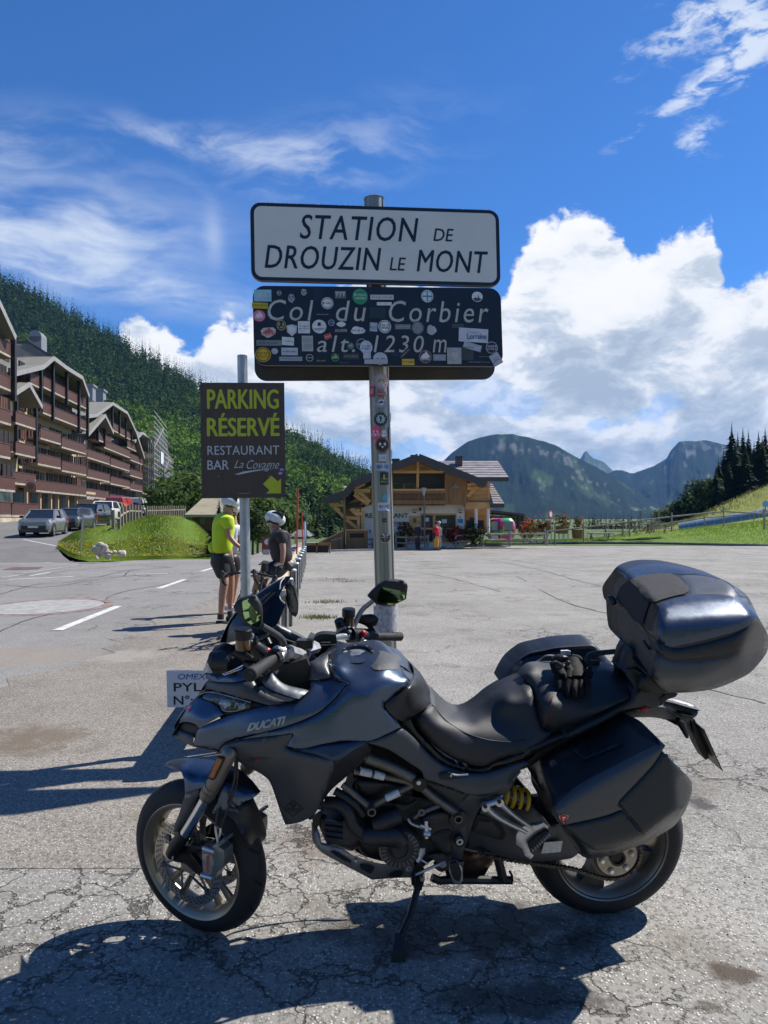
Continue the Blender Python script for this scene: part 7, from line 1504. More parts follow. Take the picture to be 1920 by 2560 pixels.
sg = thing('hanging_bar_sign','round illuminated bar sign hanging over the shop front, brown disc in a red ring','sign',tuple(F2.w(T(212,1570,1.7)[0],1.7,T(212,1570,1.7)[1])))
c = at(*cr('L',212,1570),64); ax2 = Vector((.35,-1,0)).normalized(); m = MB(); m.disc(c,ax2,.42,.14,28); m.build('rim',M('sign_red',(.30,.06,.03),.5),sg); m = MB(); m.disc(c+ax2*.07,ax2,.35,.02,28); m.build('face',M('sign_tan',(.30,.20,.09),.5,var=.2),sg); m = MB(); m.disc(c+ax2*.085,ax2,.24,.02,28); m.build('emblem',M('sign_brown',(.16,.08,.04),.5),sg); m = MB(); m.box(c+Vector((0,0,.56)),(.80,.06,.13)); m.build('name_bar',WHITEL,sg)
m = MB(); text_on(m,'BELLEVUE',lambda u,v: c+Vector((-.36+u*.72,-.04,.52+v*.08)),0,1,0,1); m.build('lettering',REDM,sg)
F1 = Facade(-80,58,40,67,1.6); b1 = thing('apartment_block','nearest apartment block, cut off by the left edge, with red brown board balconies','building',tuple(F1.w(0,0,1.4)),'chalet style apartment blocks'); T1 = F1.tr
pr1 = [T1(-160,420,2.0),T1(-60,180,2.0),T1(0,290,2.0),T1(108,525,2.0)]; block(F1,b1,pr1,T1(50,960,0)[1]); gable_roof(F1,b1,pr1,2.0,12,1.0)
for q in ((-100,480,90,580),(-100,730,92,815),(-100,990,76,1038),(-100,1235,72,1275),(-100,1470,105,1512)): balcony(F1,b1,*q)
for i,y in enumerate((560,790,1020,1260,1500)): bays(F1,b1,.5,F1.L-.4,T1(50,y,1.35)[1]-1.05,2.6,2.4,.85,seed=i+30)
u,zt = T1(97,530,1.5); _,zb = T1(97,975,1.5); part('post',F1,(u-.2,u+.2,1.3,1.65,zb,zt),POSTD,b1)
part('shop_window',F1,(.5,F1.L-1,.05,.12,1.5,4.2),SHOPW,b1)
F3 = Facade(213,104,358,148,2.6); b3 = thing('apartment_block','third apartment block with rust streaked roof, behind the row of parked cars','building',tuple(F3.w(0,0,2.2)),'chalet style apartment blocks'); T3_ = F3.tr
pr3 = [T3_(590,1075,2.0),T3_(670,1065,2.0),T3_(780,985,2.0),T3_(880,1050,2.0),T3_(940,1180,2.0),T3_(1000,1365,2.0)]; block(F3,b3,pr3,T3_(800,1330,0)[1]); gable_roof(F3,b3,pr3,2.0,16,1.8)
prt = [T3_(612,1200,2.4),T3_(728,1068,2.4),T3_(785,1190,2.4)]; gable_roof(F3,b3,prt,2.4,1.0,.2,.22)
for q in ((760,1112,828,1150),(830,1152,905,1200),(675,1190,770,1225),(720,1242,900,1320),(880,1245,945,1280),(605,1303,760,1362),(765,1367,897,1412),(902,1335,985,1372),(600,1440,758,1482),(765,1488,897,1532),(900,1438,985,1474),(600,1576,752,1602),(757,1610,897,1642),(900,1535,985,1562),(900,1646,985,1668)): balcony(F3,b3,*q,side=(q[0] < 740))
for i,y in enumerate((1600,1465,1340,1215)): bays(F3,b3,.6,F3.L-1,T3_(760,y,1.35)[1]-1.1,2.5,2.6,.85,seed=i+60)
for x,y0,y1 in ((675,1145,1250),(722,1090,1290),(775,1005,1170),(825,1030,1200),(870,1060,1230),(908,1120,1260)): u,zt = T3_(x,y0,1.45); _,zb = T3_(x,y1,1.45); part('post',F3,(u-.16,u+.16,1.3,1.6,zb,zt),POSTD,b3)
for x,y in ((705,925),(632,893)): u,z = T3_(x,y,-2); m = MB(); F3.box(m,u-1,u+1,-3,-1.6,z-1.8,z+.3); F3.box(m,u-1.3,u+1.3,-3.2,-1.4,z+.3,z+.6); m.build('chimney',MC['chimney_grey'],b3)
F4 = Facade(345,150,392,186,3.2); b4 = thing('apartment_block','last apartment block of the row, wrapped in scaffolding','building',tuple(F4.w(0,0,2.6)),'chalet style apartment blocks'); T4 = F4.tr
pr4 = [T4(930,1250,2),T4(985,1190,2),T4(1040,1225,2),T4(1062,1320,2)]; block(F4,b4,pr4,T4(1000,1300)[1]); gable_roof(F4,b4,pr4,2.0,10,1.5)
for q in ((990,1330,1050,1345),(990,1420,1055,1432),(985,1500,1060,1508),(985,1580,1060,1586)): balcony(F4,b4,*q,side=False)
sc = thing('scaffolding','light grey tube scaffolding in front of the last apartment block','scaffolding',tuple(F4.w(0,3,3.2)),None); ms = M('scaffold_tube',(.50,.50,.52),.5,.4)
zl = [3.2+2.0*i for i in range(10)]; ul = [-4+3.3*i for i in range(15)]
m = MB()
for u in ul:
 for t in (2.4,3.4):
  top_ = 21.5-abs(u-14)*.28; m.bar(F4.w(u,t,3.0),F4.w(u,t,top_),.11)
tag(m.build('standard_tubes',ms,sc),kind='stuff'); m = MB()
for z in zl[1:]:
 for dz in (0,1.0): m.bar(F4.w(ul[0],3.4,z+dz),F4.w(ul[-1] if z < 17 else 26,3.4,z+dz),.09)
tag(m.build('ledger_tubes',ms,sc),kind='stuff'); m = MB()
for i,z in enumerate(zl[1:-1]): m.bar(F4.w(ul[i % 5*2],3.5,z),F4.w(ul[i % 5*2+2],3.5,z+2),.10); F4.box(m,ul[0],ul[-1],2.5,3.3,z-.06,z)
tag(m.build('decks_and_braces',M('scaffold_deck',(.28,.26,.22),.7),sc),kind='stuff')
tag(mk('banner',[F4.w(8,3.6,13),F4.w(14,3.6,13),F4.w(14,3.6,15.5),F4.w(8,3.6,15.5)],[(0,1,2,3)],M('white_banner',(.6,.62,.68),.6),sc),None)
# ---------------------------------------------------------------- houses between bank and forest
def hut(name,lab,k,x0,x1,yb,ye,yr,d,wallm,roofm,dep=8,hip=.12,grp=None):
 """gable-side house: eave y, ridge y, traced"""
 h = thing(name,lab,'house',tuple(at(*cr(k,(x0+x1)/2,yb),d)),grp); A,B_ = at(*cr(k,x0,yb),d),at(*cr(k,x1,yb),d); ze,zr = at(*cr(k,x0,ye),d).z,at(*cr(k,x0,yr),d).z; A.z -= 1; B_.z = A.z; w_ = B_.x-A.x
 m = MB(); m.hexa([A,B_,B_+Vector((0,dep,0)),A+Vector((0,dep,0))]+[Vector((p.x,p.y,ze)) for p in (A,B_,B_+Vector((0,dep,0)),A+Vector((0,dep,0)))]); m.build('wall',wallm,h)
 o_ = .5; V = [(A.x-o_,d-o_,ze-.1),(B_.x+o_,d-o_,ze-.1),(B_.x-w_*hip,d+dep/2,zr),(A.x+w_*hip,d+dep/2,zr),(A.x-o_,d+dep+o_,ze-.1),(B_.x+o_,d+dep+o_,ze-.1)]; mk('roof',V+[(x,y,z-.2) for x,y,z in V],[(0,1,2,3),(5,4,3,2),(0,3,4),(1,5,2),(0,6,7,1),(6,10,11,7)],roofm,h)
 for i in range(2): m = MB(); x_ = A.x+w_*(.25+.4*i); m.box((x_,d-.03,(ze+A.z+1)/2),(w_*.14,.08,(ze-A.z)*.3)); m.build('window',GLASSW,h)
 return h
DKR = roofmat('dark_roof',(.13,.13,.13)); TANR = roofmat('tan_shingle_roof',(.30,.27,.18),(.9,.9,3)); BRW = M('brown_house_wall',(.13,.055,.03),.8,var=.2,scale=2)
hut('wooden_house','brown house with a wide tan shingle roof behind the grass bank, left of the cyclists','L',1330,1620,1850,1752,1575,62,BRW,TANR,10,.12)
hut('chalet','small chalet with grey roof below the forest, right of the scaffolding','L',1120,1185,1580,1560,1515,210,BRW,DKR,9,.3,'small houses at the forest edge'); hut('chalet','low grey roofed house between the spruces above the bank','L',1180,1290,1640,1625,1578,190,BRW,DKR,9,.1,'small houses at the forest edge'); hut('chalet','pale roofed building high behind the scaffolding','L',1085,1140,1400,1385,1352,240,BRW,DKR,9,.1,'small houses at the forest edge')
hut('chalet','dark red hut with grey roof seen beside the red snow pole','K',1240,1365,745,680,610,75,M('dark_red_wall',(.12,.025,.02),.8),DKR,6,.05); hut('chalet','pale gabled roof peeping between the cyclists','K',850,960,680,615,545,110,CREAM,TANR,8,.3); hut('chalet','distant grey roof above the leafy tree behind the cyclists','K',945,1030,410,400,340,170,BRW,DKR,8,.0)
# ---------------------------------------------------------------- restaurant chalet
DR = 50.0; HON = M('honey_timber',(.66,.36,.13),.55,var=.22,scale=3,stretch=(.3,.3,2.5),bump=.2); HOND = M('brown_timber',(.30,.155,.06),.6,var=.25,scale=3,stretch=(2,2,.3)); WHW = M('white_render',(.80,.78,.72),.85,var=.05,scale=1); FAS2 = M('dark_grey_fascia',(.050,.048,.048),.55,var=.15)
rest = thing('restaurant_chalet','honey coloured timber chalet restaurant with carved balcony and grey tiled roofs','building',tuple(at(*cr('R',760,745),DR)))
def RP_(x,y,d): return at(*cr('R',x,y),d)
def rb(name,x0,y0,x1,y1,d,th,mat,par=None):
 a,b = RP_(x0,y1,d),RP_(x1,y0,d); m = MB(); m.hexa([(a.x,d,a.z),(b.x,d,a.z),(b.x,d+th,a.z),(a.x,d+th,a.z),(a.x,d,b.z),(b.x,d,b.z),(b.x,d+th,b.z),(a.x,d+th,b.z)]); return m.build(name,mat,par or rest)
_bi = [0]
def rbar(name,p,q,d,w_,mat,dp=.12,par=None): _bi[0] = (_bi[0]+1) % 7; d -= _bi[0]*.017; m = MB(); m.bar(RP_(*p,d),RP_(*q,d),w_,dp,up=(0,1,0)) if False else m.bar(RP_(*p,d),RP_(*q,d),dp,w_); return m.build(name,mat,par or rest)
def rpoly(name,pts,d,th,mat,par=None): m = MB(); m.prism([RP_(x,y,d) for x,y in pts],(0,th,0)); return m.build(name,mat,par or rest)
rpoly('wall',[(385,745),(1130,745),(1130,420),(440,420),(385,440)],DR,9,WHW); rpoly('gable_wall',[(440,420),(1130,420),(1130,200),(790,95),(440,210)],DR+.05,8.9,HON)
rpoly('gable_cladding',[(600,160),(790,88),(975,150),(975,172),(600,180)],DR-.3,.25,HON); rb('shutter',600,205,770,262,DR-.12,.1,FAS2); rb('shutter',788,205,968,300,DR-.12,.1,FAS2); rb('shutter_box',600,180,972,204,DR-.2,.2,FAS2)
for i in range(9): rb('shutter_slat',790,210+i*10,966,213+i*10,DR-.16,.05,M('slat_blue_grey',(.07,.075,.09),.5))
w_ = rb('window',600,262,766,305,DR-.10,.1,HOND); rb('pane',606,266,672,302,DR-.13,.03,GLASSW,w_); rb('pane',690,266,762,302,DR-.13,.03,GLASSW,w_)
rpoly('side_cladding',[(985,182),(1145,240),(1145,418),(985,418)],DR-1.1,.9,HOND)
for i in range(14): rb('plank',986+i*11.4,190+max(0,i*4),995+i*11.4,418,DR-1.13,.03,HOND)
rpoly('carved_chamois',[(1035,290),(1050,275),(1060,258),(1068,272),(1080,280),(1098,288),(1100,310),(1092,295),(1060,295),(1040,300),(1030,305)],DR-1.2,.05,M('grey_carving',(.2,.2,.19),.5))
rb('right_wing',1145,255,1318,400,DR-.2,7,HON); rb('beam',1135,400,1335,450,DR-.6,.5,HON); rb('right_wing_lower',1135,455,1300,620,DR+1.6,4,HON)
for i in range(8): rb('plank',1150,262+i*17,1316,276+i*17,DR-.24,.04,HON)
for x in (1215,1305):
 m = MB(); m.tube([RP_(x,640,DR-.4),RP_(x,450,DR-.4)],.11,14); auto_smooth(m.build('white_column',WHW,rest))
rb('dark_window',1168,515,1205,585,DR+1.5,.1,GLASSW); rb('corner_post',1300,255,1320,400,DR-.3,.2,HON)
bal = rb('balcony',600,418,985,424,DR-1.2,1.2,HOND); rb('hand_rail',598,303,985,316,DR-1.25,.12,HON,bal)
for i in range(24):
 x0 = 602+i*16; w2 = 15; m = MB(); P = lambda a,b: RP_(x0+a*w2,318+b*112,DR-1.2)
 for a0,a1,y0,y1 in ((0,1,0,.16),(0,1,.62,.92)): m.prism([P(a0,y0),P(a1,y0),P(a1,y1),P(a0,y1)],(0,.035,0))
 m.prism([P(0,.16),P(.22,.16),P(.45,.40),P(.22,.62),P(0,.62),P(.14,.40)],(0,.035,0)); m.prism([P(1,.16),P(.78,.16),P(.55,.40),P(.78,.62),P(1,.62),P(.86,.40)],(0,.035,0)); m.prism([P(0,.92),P(1,.92),P(.5,1.04)],(0,.035,0)); m.build('carved_board',HOND,bal)
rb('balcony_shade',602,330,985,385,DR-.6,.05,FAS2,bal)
rbar('king_post',(785,95),(782,300),DR-1.0,.16,HON); rbar('tie_beam',(600,178),(975,178),DR-1.0,.16,HON)
for a,b in (((1150,360),(1225,285)),((1148,300),(1230,300)),((1148,275),(1225,262)),((310,315),(430,318)),((310,345),(420,420)),((350,325),(430,400)),((390,265),(320,300)),((130,420),(240,425)),((165,440),(245,520)),((285,450),(350,510)),((250,515),(345,520)),((255,530),(340,600)),((345,450),(345,610)),((375,440),(375,610)),((300,450),(375,500))): rbar('brace',a,b,DR-.9,.20,HON,.2)
rb('left_post',232,350,247,770,DR-1.6,.2,HOND); rb('left_wing',250,420,385,745,DR+1.5,6,HOND); rpoly('left_gable',[(250,420),(440,300),(440,420)],DR+.5,3,HON)
def roofp(name,front,d0,d1,mat,th=.22,dz=0.0,par=None):
 a,b = RP_(*front[0],d0),RP_(*front[1],d0); c_,e_ = Vector((b.x,d1,b.z+dz)),Vector((a.x,d1,a.z+dz)); up = Vector((0,0,th)); m = MB(); m.hexa([a-up,b-up,c_-up,e_-up,a,b,c_,e_]); return m.build(name,mat,par or rest)
TILE = M('grey_roof_tile',(.24,.215,.225),.7,var=.25,scale=2)
r_ = roofp('roof',((788,55),(1290,250)),DR-2.2,DR+8,TILE,.3); roofp('roof',((788,55),(598,128)),DR-2.2,DR+8,TILE,.3); roofp('roof',((598,128),(300,258)),DR-2.2,DR+6,TILE,.3); roofp('roof',((300,258),(255,318)),DR-2.2,DR+4,TILE,.28); roofp('roof',((255,318),(83,380)),DR-2.2,DR+3,TILE,.28)
for a,b in (((788,66),(1290,268)),((788,66),(598,140)),((598,140),(300,270)),((300,270),(255,330)),((255,332),(83,396))): rbar('fascia',a,b,DR-2.28,.42,FAS2,.1)
def tiled(x0t,x1t,yt,x0b,x1b,yb,d0,d1,rows_,cols):
 A,B_,C_,D_ = RP_(x0b,yb,d0),RP_(x1b,yb,d0),RP_(x1t,yt,d1),RP_(x0t,yt,d1); base_ = mk('roof',[A,B_,C_,D_]+[v-Vector((0,0,.25)) for v in (A,B_,C_,D_)],[(0,1,2,3),(4,7,6,5),(0,4,5,1),(1,5,6,2)],TILE,rest); nn = (B_-A).cross(D_-A).normalized()
 for i in range(rows_):
  m = MB(); t0,t1 = i/rows_,(i+1.08)/rows_
  for j in range(cols):
   s0,s1 = (j+.03)/cols,(j+.97)/cols; q = lambda s,t,h: (A.lerp(B_,s)).lerp(D_.lerp(C_,s),min(1,t))+nn*h; m.add([q(s0,t0,.05),q(s1,t0,.05),q(s1,t1,.01),q(s0,t1,.01),q(s0,t0,.0),q(s1,t0,.0)],[(0,1,2,3),(4,5,1,0)])
  m.build('tile_course',TILE,base_)
 return base_
tiled(940,1375,97,1100,1457,220,DR-.5,DR+3.5,7,22); rb('fascia',1235,218,1457,245,DR-.7,.2,FAS2); tiled(1318,1332,265,1318,1425,415,DR-1,DR+2.5,9,5); rb('fascia',1325,415,1425,440,DR-1.1,.2,FAS2)
tiled(238,300,282,250,350,430,DR+.2,DR+3,8,6); rpoly('fascia',[(252,430),(365,390),(370,405),(255,460)],DR-.2,.3,FAS2)
for x0,y0,x1,y1 in ((730,50,770,80),(590,78,650,130),(1063,60,1118,112)): c_ = rb('chimney',x0+4,y0+8,x1-4,y1+20,DR+2,.8,FAS2); rb('chimney_cap',x0,y0,x1,y0+9,DR+1.9,1.0,M('cap_dark',(.04,.04,.045),.4,.4),c_)
DW = rb('glazed_entrance',803,485,1070,700,DR-.06,.1,HON); rb('pane',812,498,895,590,DR-.1,.04,GLASSW,DW); rb('pane',915,498,1062,590,DR-.1,.04,GLASSW,DW); rb('pane',812,604,895,690,DR-.1,.04,GLASSW,DW); rb('pane',915,604,1062,690,DR-.1,.04,GLASSW,DW)
rb('paper_notice',838,516,866,545,DR-.13,.02,WHITEL,DW); rb('paper_notice',962,528,998,556,DR-.13,.02,WHITEL,DW); rb('door',722,503,798,690,DR-.06,.08,HON)
rb('pane',750,520,772,555,DR-.08,.03,SHOPW); rb('blue_sign',1080,525,1118,556,DR-.05,.05,M('sign_blue',(.02,.25,.55),.5)); rb('purple_plate',632,578,682,604,DR-.05,.05,M('sign_purple',(.06,.04,.14),.5)); rb('name_panel',612,458,718,580,DR-.03,.02,M('panel_white',(.7,.69,.65),.7)); rb('number_plate',1090,508,1108,516,DR-.04,.03,M('orange_plate',(.5,.25,.15),.6))
for x in (760,1100): m = MB(); m.tube([RP_(x,482,DR-.15),RP_(x,455,DR-.15)],.09,10); m.build('wall_lamp',BLACK,rest); m = MB(); m.box(RP_(x,466,DR-.26),(.12,.03,.14)); m.build('lamp_glass',WHITEL,rest)
rb('speaker',796,442,810,466,DR-.2,.15,BLACK)
m = MB(); RT = lambda x0,y0,x1,y1: (lambda u,v: RP_(x0+(x1-x0)*u,y0+(y1-y0)*v,DR-.06)); text_on(m,'RESTAURANT',RT(395,518,712,483),0,1,0,1,.01); text_on(m,'La Covagne',RT(500,570,716,538),0,1,0,1,.01,.4); m.add([RT(560,582,716,560)(*q) for q in ((0,0),(.5,.55),(1,.75),(.5,.75))],[(0,1,2,3)]); m.build('lettering',BLACKT,rest)
m = MB(); text_on(m,'1',RT(426,630,434,604),0,1,0,1,.02); m.build('lettering',BLACKT,rest)
rb('glass_room',1325,505,1560,600,DR+3,5,GLASSW); rpoly('glass_room_roof',[(1322,458),(1575,488),(1575,503),(1322,478)],DR+2.6,6,FAS2)
for x in (1335,1400,1450,1500,1530,1560): rb('frame_post',x,490,x+7,600,DR+2.8,.2,FAS2)
st_ = rpoly('stair_cladding',[(50,705),(232,608),(232,745),(140,775),(140,760),(50,760)],DR-2.4,.12,HOND); rbar('stair_rail',(48,706),(234,608),DR-2.5,.1,HON,.08,st_)
for i in range(6): m = MB(); c = RP_(150+i*12,684-i*3,DR-2.46); m.box(c,(.07,.02,.2),rot=Matrix.Rotation(.78*(1 if i % 2 else -1),3,'Y')); m.build('cut_out',M('pale_cut',(.5,.48,.42),.7),st_)
fp = rb('terrace_panel',250,608,414,768,DR-2.2,.1,HOND)
for i in range(14): rb('plank',252+i*11.6,680,261+i*11.6,766,DR-2.26,.05,HOND,fp)
for i in range(6): m = MB(); c = RP_(290+i*17,648,DR-2.24); m.box(c,(.05,.03,.33),rot=Matrix.Rotation(.6,3,'Y')); m.box(c,(.05,.03,.33),rot=Matrix.Rotation(-.6,3,'Y')); m.build('cut_out',BLACKT,fp)
rb('hand_rail',246,603,416,612,DR-2.3,.15,HON,fp)
wb = thing('wooden_barrier','low brown wooden barrier with a thick top rail at the end of the log row','fence',tuple(RP_(60,780,42))); rb('top_rail',-70,703,132,722,42,.15,HOND,wb); rb('panel',-60,722,122,775,42.1,.05,DKW,wb)
for x in (-62,30,126): rb('post',x,700,x+10,785,42,.12,HOND,wb)
# ---------------------------------------------------------------- cars
TYRE = M('car_tyre',(.015,.015,.016),.8); RIM = M('car_rim',(.35,.35,.36),.35,.8); CGL = M('car_glass',(.015,.02,.025),.06,0,var=.2,coat=.5); CHL = M('headlight',(.6,.63,.66),.1,0,coat=.6); CTR = M('black_trim',(.015,.015,.016),.5); TLR = M('tail_light',(.40,.015,.015),.2,coat=.5)
def car(name,label,col,px,d,rz,L=4.3,W_=1.8,H=1.5,kind='hatch',rear=False,grp='cars parked along the access road',metal=.5):
 X = (px-CX)/FPX*d; t = thing(name,label,'van' if kind == 'van' else 'car',(0,0,0),grp); PM = M('car_paint_'+'_'.join('%02d' % int(c*99) for c in col),col,.25,metal,coat=.7,var=.03)
 h = H; hood = .60*h; van = kind == 'van'
 st = [(-L/2,.30,.52*h,.80),(-L/2+.12,.22,.60*h,.93),(-L/2+1.0,.20,hood+.06*h,1.0),(-L/2+1.35,.20,hood+.07*h,1.0),(L/2-.9,.20,hood+.08*h,1.0),(L/2-.15,.25,hood+.08*h,.97),(L/2,.35,hood*.95,.88)]
 V = []; F = []
 for y,z0,z1,k in st:
  a = W_/2*k; V += [(-a*.93,y,z0),(-a,y,z0+.15),(-a,y,z1-.18),(-a*.90,y,z1),(a*.90,y,z1),(a,y,z1-.18),(a,y,z0+.15),(a*.93,y,z0)]
 for i in range(len(st)-1):
  for j in range(8): F.append((i*8+j,i*8+(j+1) % 8,(i+1)*8+(j+1) % 8,(i+1)*8+j))
 F += [tuple(range(8))[::-1],tuple(range(48,56))]; auto_smooth(mk('body',V,F,PM,t),35)
 yb,yr = (-L/2+1.0,L/2-.15) if not van else (-L/2+.7,L/2-.05); zb = hood+.05*h; q = W_/2
 y1,y2 = yb+.75,(yr-.45 if not van else yr-.05); zt = h-.05
 V = [(-q*.90,yb,zb),(q*.90,yb,zb),(q*.92,yr,zb),(-q*.92,yr,zb),(-q*.72,y1,zt),(q*.72,y1,zt),(q*.74,y2,zt),(-q*.74,y2,zt)]
 if van: mk('body',V,[(0,1,5,4),(1,2,6,5),(2,3,7,6),(3,0,4,7),(4,5,6,7)],PM,t)
 cabin = mk('glasshouse',[tuple(c*1.004 for c in v[:2])+(v[2],) for v in V],[(0,1,5,4),(1,2,6,5),(2,3,7,6),(3,0,4,7)] if not van else [(0,1,5,4)],CGL,t)
 m = MB(); m.hexa([(-q*.76,y1-.08,zt-.01),(q*.76,y1-.08,zt-.01),(q*.78,y2+.12,zt-.01),(-q*.78,y2+.12,zt-.01),(-q*.66,y1+.15,h),(q*.66,y1+.15,h),(q*.68,y2-.1,h),(-q*.68,y2-.1,h)]); auto_smooth(m.build('roof',PM,t),30)
 for s in (-1,1):
  for a,b in ((V[0 if s < 0 else 1],V[4 if s < 0 else 5]),(V[3 if s < 0 else 2],V[7 if s < 0 else 6])): m = MB(); m.bar(a,b,.07,.09); m.build('pillar',PM,t)
  xm = s*q*.905; m = MB(); m.bar((s*q*.91,(yb+yr)/2+.1,zb),(s*q*.745,(y1+y2)/2+.05,zt),.06,.1); m.build('pillar',CTR,t)
  m = MB(); m.box((s*(q+.10),yb+.35,zb+.08),(.2,.12,.14)); m.build('wing_mirror',CTR if col[0] > .1 else PM,t)
  for y in (-L/2+.82,L/2-.75):
   w_ = MB(); w_.lathe((s*(q-.10),y,.32),(s,0,0),[(-.1,.2),(-.1,.32),(.11,.33),(.12,.22)],20); w_ = auto_smooth(w_.build('wheel',TYRE,t),40); m = MB(); m.lathe((s*(q-.10),y,.32),(s,0,0),[(.11,.22),(.09,.18),(.12,.04),(.12,0)],10); m.build('rim',RIM,w_)
   m = MB(); m.lathe((s*(q+.005),y,.34),(s,0,0),[(0,.34),(.01,.39),(.0,.41)],20,a0=-PI/2 if s > 0 else -PI/2,a1=PI/2,ref=(0,0,1)); m.build('wheel_arch',CTR,t)
  m = MB(); m.hexa([(s*q*.50,-L/2+.02,.47*h),(s*q*.90,-L/2+.16,.48*h),(s*q*.93,-L/2+.2,.48*h),(s*q*.5,-L/2+.1,.47*h),(s*q*.50,-L/2+.02,.55*h),(s*q*.90,-L/2+.12,.56*h),(s*q*.93,-L/2+.35,.57*h),(s*q*.5,-L/2+.1,.56*h)]); m.build('headlight',CHL,t)
  m = MB(); m.box((s*q*.80,L/2-.03,.58*h),(.30,.12,.30)); m.build('tail_light',TLR,t); m = MB(); m.box((s*q*.68,-L/2+.04,.24*h),(.2,.06,.08)); m.build('fog_light',CHL,t)
 m = MB(); m.box((0,-L/2+.02,.30*h),(W_*.72,.10,.16*h)); m.box((0,-L/2+.05,.19*h),(W_*.85,.10,.10*h)); m.build('bumper_grille',CTR,t); m = MB(); m.box((0,-L/2-.04,.34*h),(.52,.02,.11)); m.box((0,L/2+.02,.45*h),(.52,.02,.11)); m.build('number_plate',WHITEL,t)
 m = MB(); m.box((0,-L/2+.03,.50*h),(W_*.5,.06,.05)); m.build('chrome_strip',RIM,t); m = MB(); m.box((0,-.1,.24),(W_*1.005,L*.55,.12)); m.build('sill',CTR,t)
 t.location = (X,d,AZ(d)); t.rotation_euler = (0,0,rz+.52+(PI if rear else 0)); return t
car('parked_car','silver grey hatchback facing the camera, nearest of the parked cars',(.22,.23,.25),110,43.5,-.36,4.2,1.75,1.5)
car('parked_car','dark grey low car half behind the small white sign',(.10,.11,.12),186,49.5,-.42,4.3,1.75,1.42)
car('parked_car','black estate car between the white sign and the white SUV',(.010,.011,.014),226,54.5,-.5,4.5,1.85,1.62)
car('parked_car','white SUV facing the camera, parked in front of the red van',(.75,.76,.77),262,62,-.35,4.5,1.85,1.70,metal=0)
car('parked_car','mustard yellow small car hidden behind the white SUV',(.45,.28,.04),287,70,-.3,3.9,1.7,1.5,metal=0)
car('parked_van','bright red van with raised tailgate behind the white SUV',(.42,.015,.03),301,74,-.45,4.4,1.85,1.95,'van',True,metal=0)
car('parked_car','black hatchback seen from behind, right of the red van',(.012,.013,.016),327,80,-.3,4.2,1.8,1.5,rear=True)
car('parked_van','white van behind the black hatchback',(.7,.7,.7),345,88,-.35,4.6,1.9,2.0,'van',True,metal=0)
car('parked_car','beige car at the far end of the parked row',(.35,.25,.17),362,96,-.3,4.2,1.8,1.6)
car('parked_car','light grey car far off behind the bank, left of the brown wooden house',(.35,.36,.38),462,92,-1.3,4.2,1.8,1.5)
# ---------------------------------------------------------------- fences
def fence(name,lab,posts_,k,d,rails,h0,mat=WOODG,pr=.07,rr=.06,zf=None,grp=None):
 """posts_: traced x positions with foot y; rails: heights"""
 P = []
 for x,y in posts_: px,py = cr(k,x,y); q = gp(px,py,0,zf or GZ) if d is None else at(px,py,d if not isinstance(d,tuple) else d[0]+(d[1]-d[0])*len(P)/(len(posts_)-1)); P.append(q)
 t = thing(name,lab,'fence',tuple(P[0]),grp)
 for q in P: m = MB(); m.tube([q-Vector((0,0,.15)),q+Vector((random.uniform(-.03,.03),0,h0+random.uniform(-.03,.05)))],pr,8); m.build('post',mat,t)
 for z in rails:
  for a,b in zip(P[:-1],P[1:]): m = MB(); m.tube([a+Vector((0,-.06,z)),b+Vector((0,-.06,z))],rr,7); m.build('rail',mat,t)
 return t
WG2 = M('pale_weathered_wood',(.36,.32,.26),.85,var=.2,scale=4)
fence('rail_fence','two rail wooden fence in front of the gondola cabin',[(1066,722),(1266,712),(1466,708),(1740,706)],'R',49.0,(.25,.62),.80,WG2)
fence('rail_fence','short two rail fence left of the restaurant door beside the flower bed',[(622,732),(700,736),(860,734)],'R',48.5,(.25,.62),.78,WG2); fence('rail_fence','short wooden fence beneath the left timber posts',[(360,752),(385,750),(448,746)],'R',48.5,(.3,.6),.72,WG2)
P_f = [(556,612),(608,610),(748,594),(975,566),(1183,541),(1440,516),(1640,528),(1760,520)]
fence('meadow_fence','long single rail wooden fence climbing to the right across the lawn',P_f,'W',(58,55),(.95,),1.25,WG2,.06,.055)
fence('meadow_fence','low wooden fence line farther up the lawn behind the picnic tables',[(1080,548),(1345,510),(1590,490),(1700,480)],'W',(72,68),(.5,),.7,WG2,.05,.05)
fence('bank_fence','row of grey wooden fence posts with rails along the top of the grass bank',[(1120,660),(1178,662),(1208,622),(1238,602),(1270,585),(1300,578),(1328,577),(1360,577),(1392,575)],'N',(47,62),(.55,),1.0,WOODG,.11,.07)
fence('bank_fence','second stretch of grey post fence beyond, running towards the brown house',[(1450+i*22,574-i*1.2) for i in range(18)],'N',(64,74),(.6,),1.0,WOODG,.10,.06)
fence('metal_railing','dark red metal railing fragment on the far curve of the road',[(1150,700),(1200,745),(1260,780)],'K',60,(.5,),.8,WOODG,.05,.04)
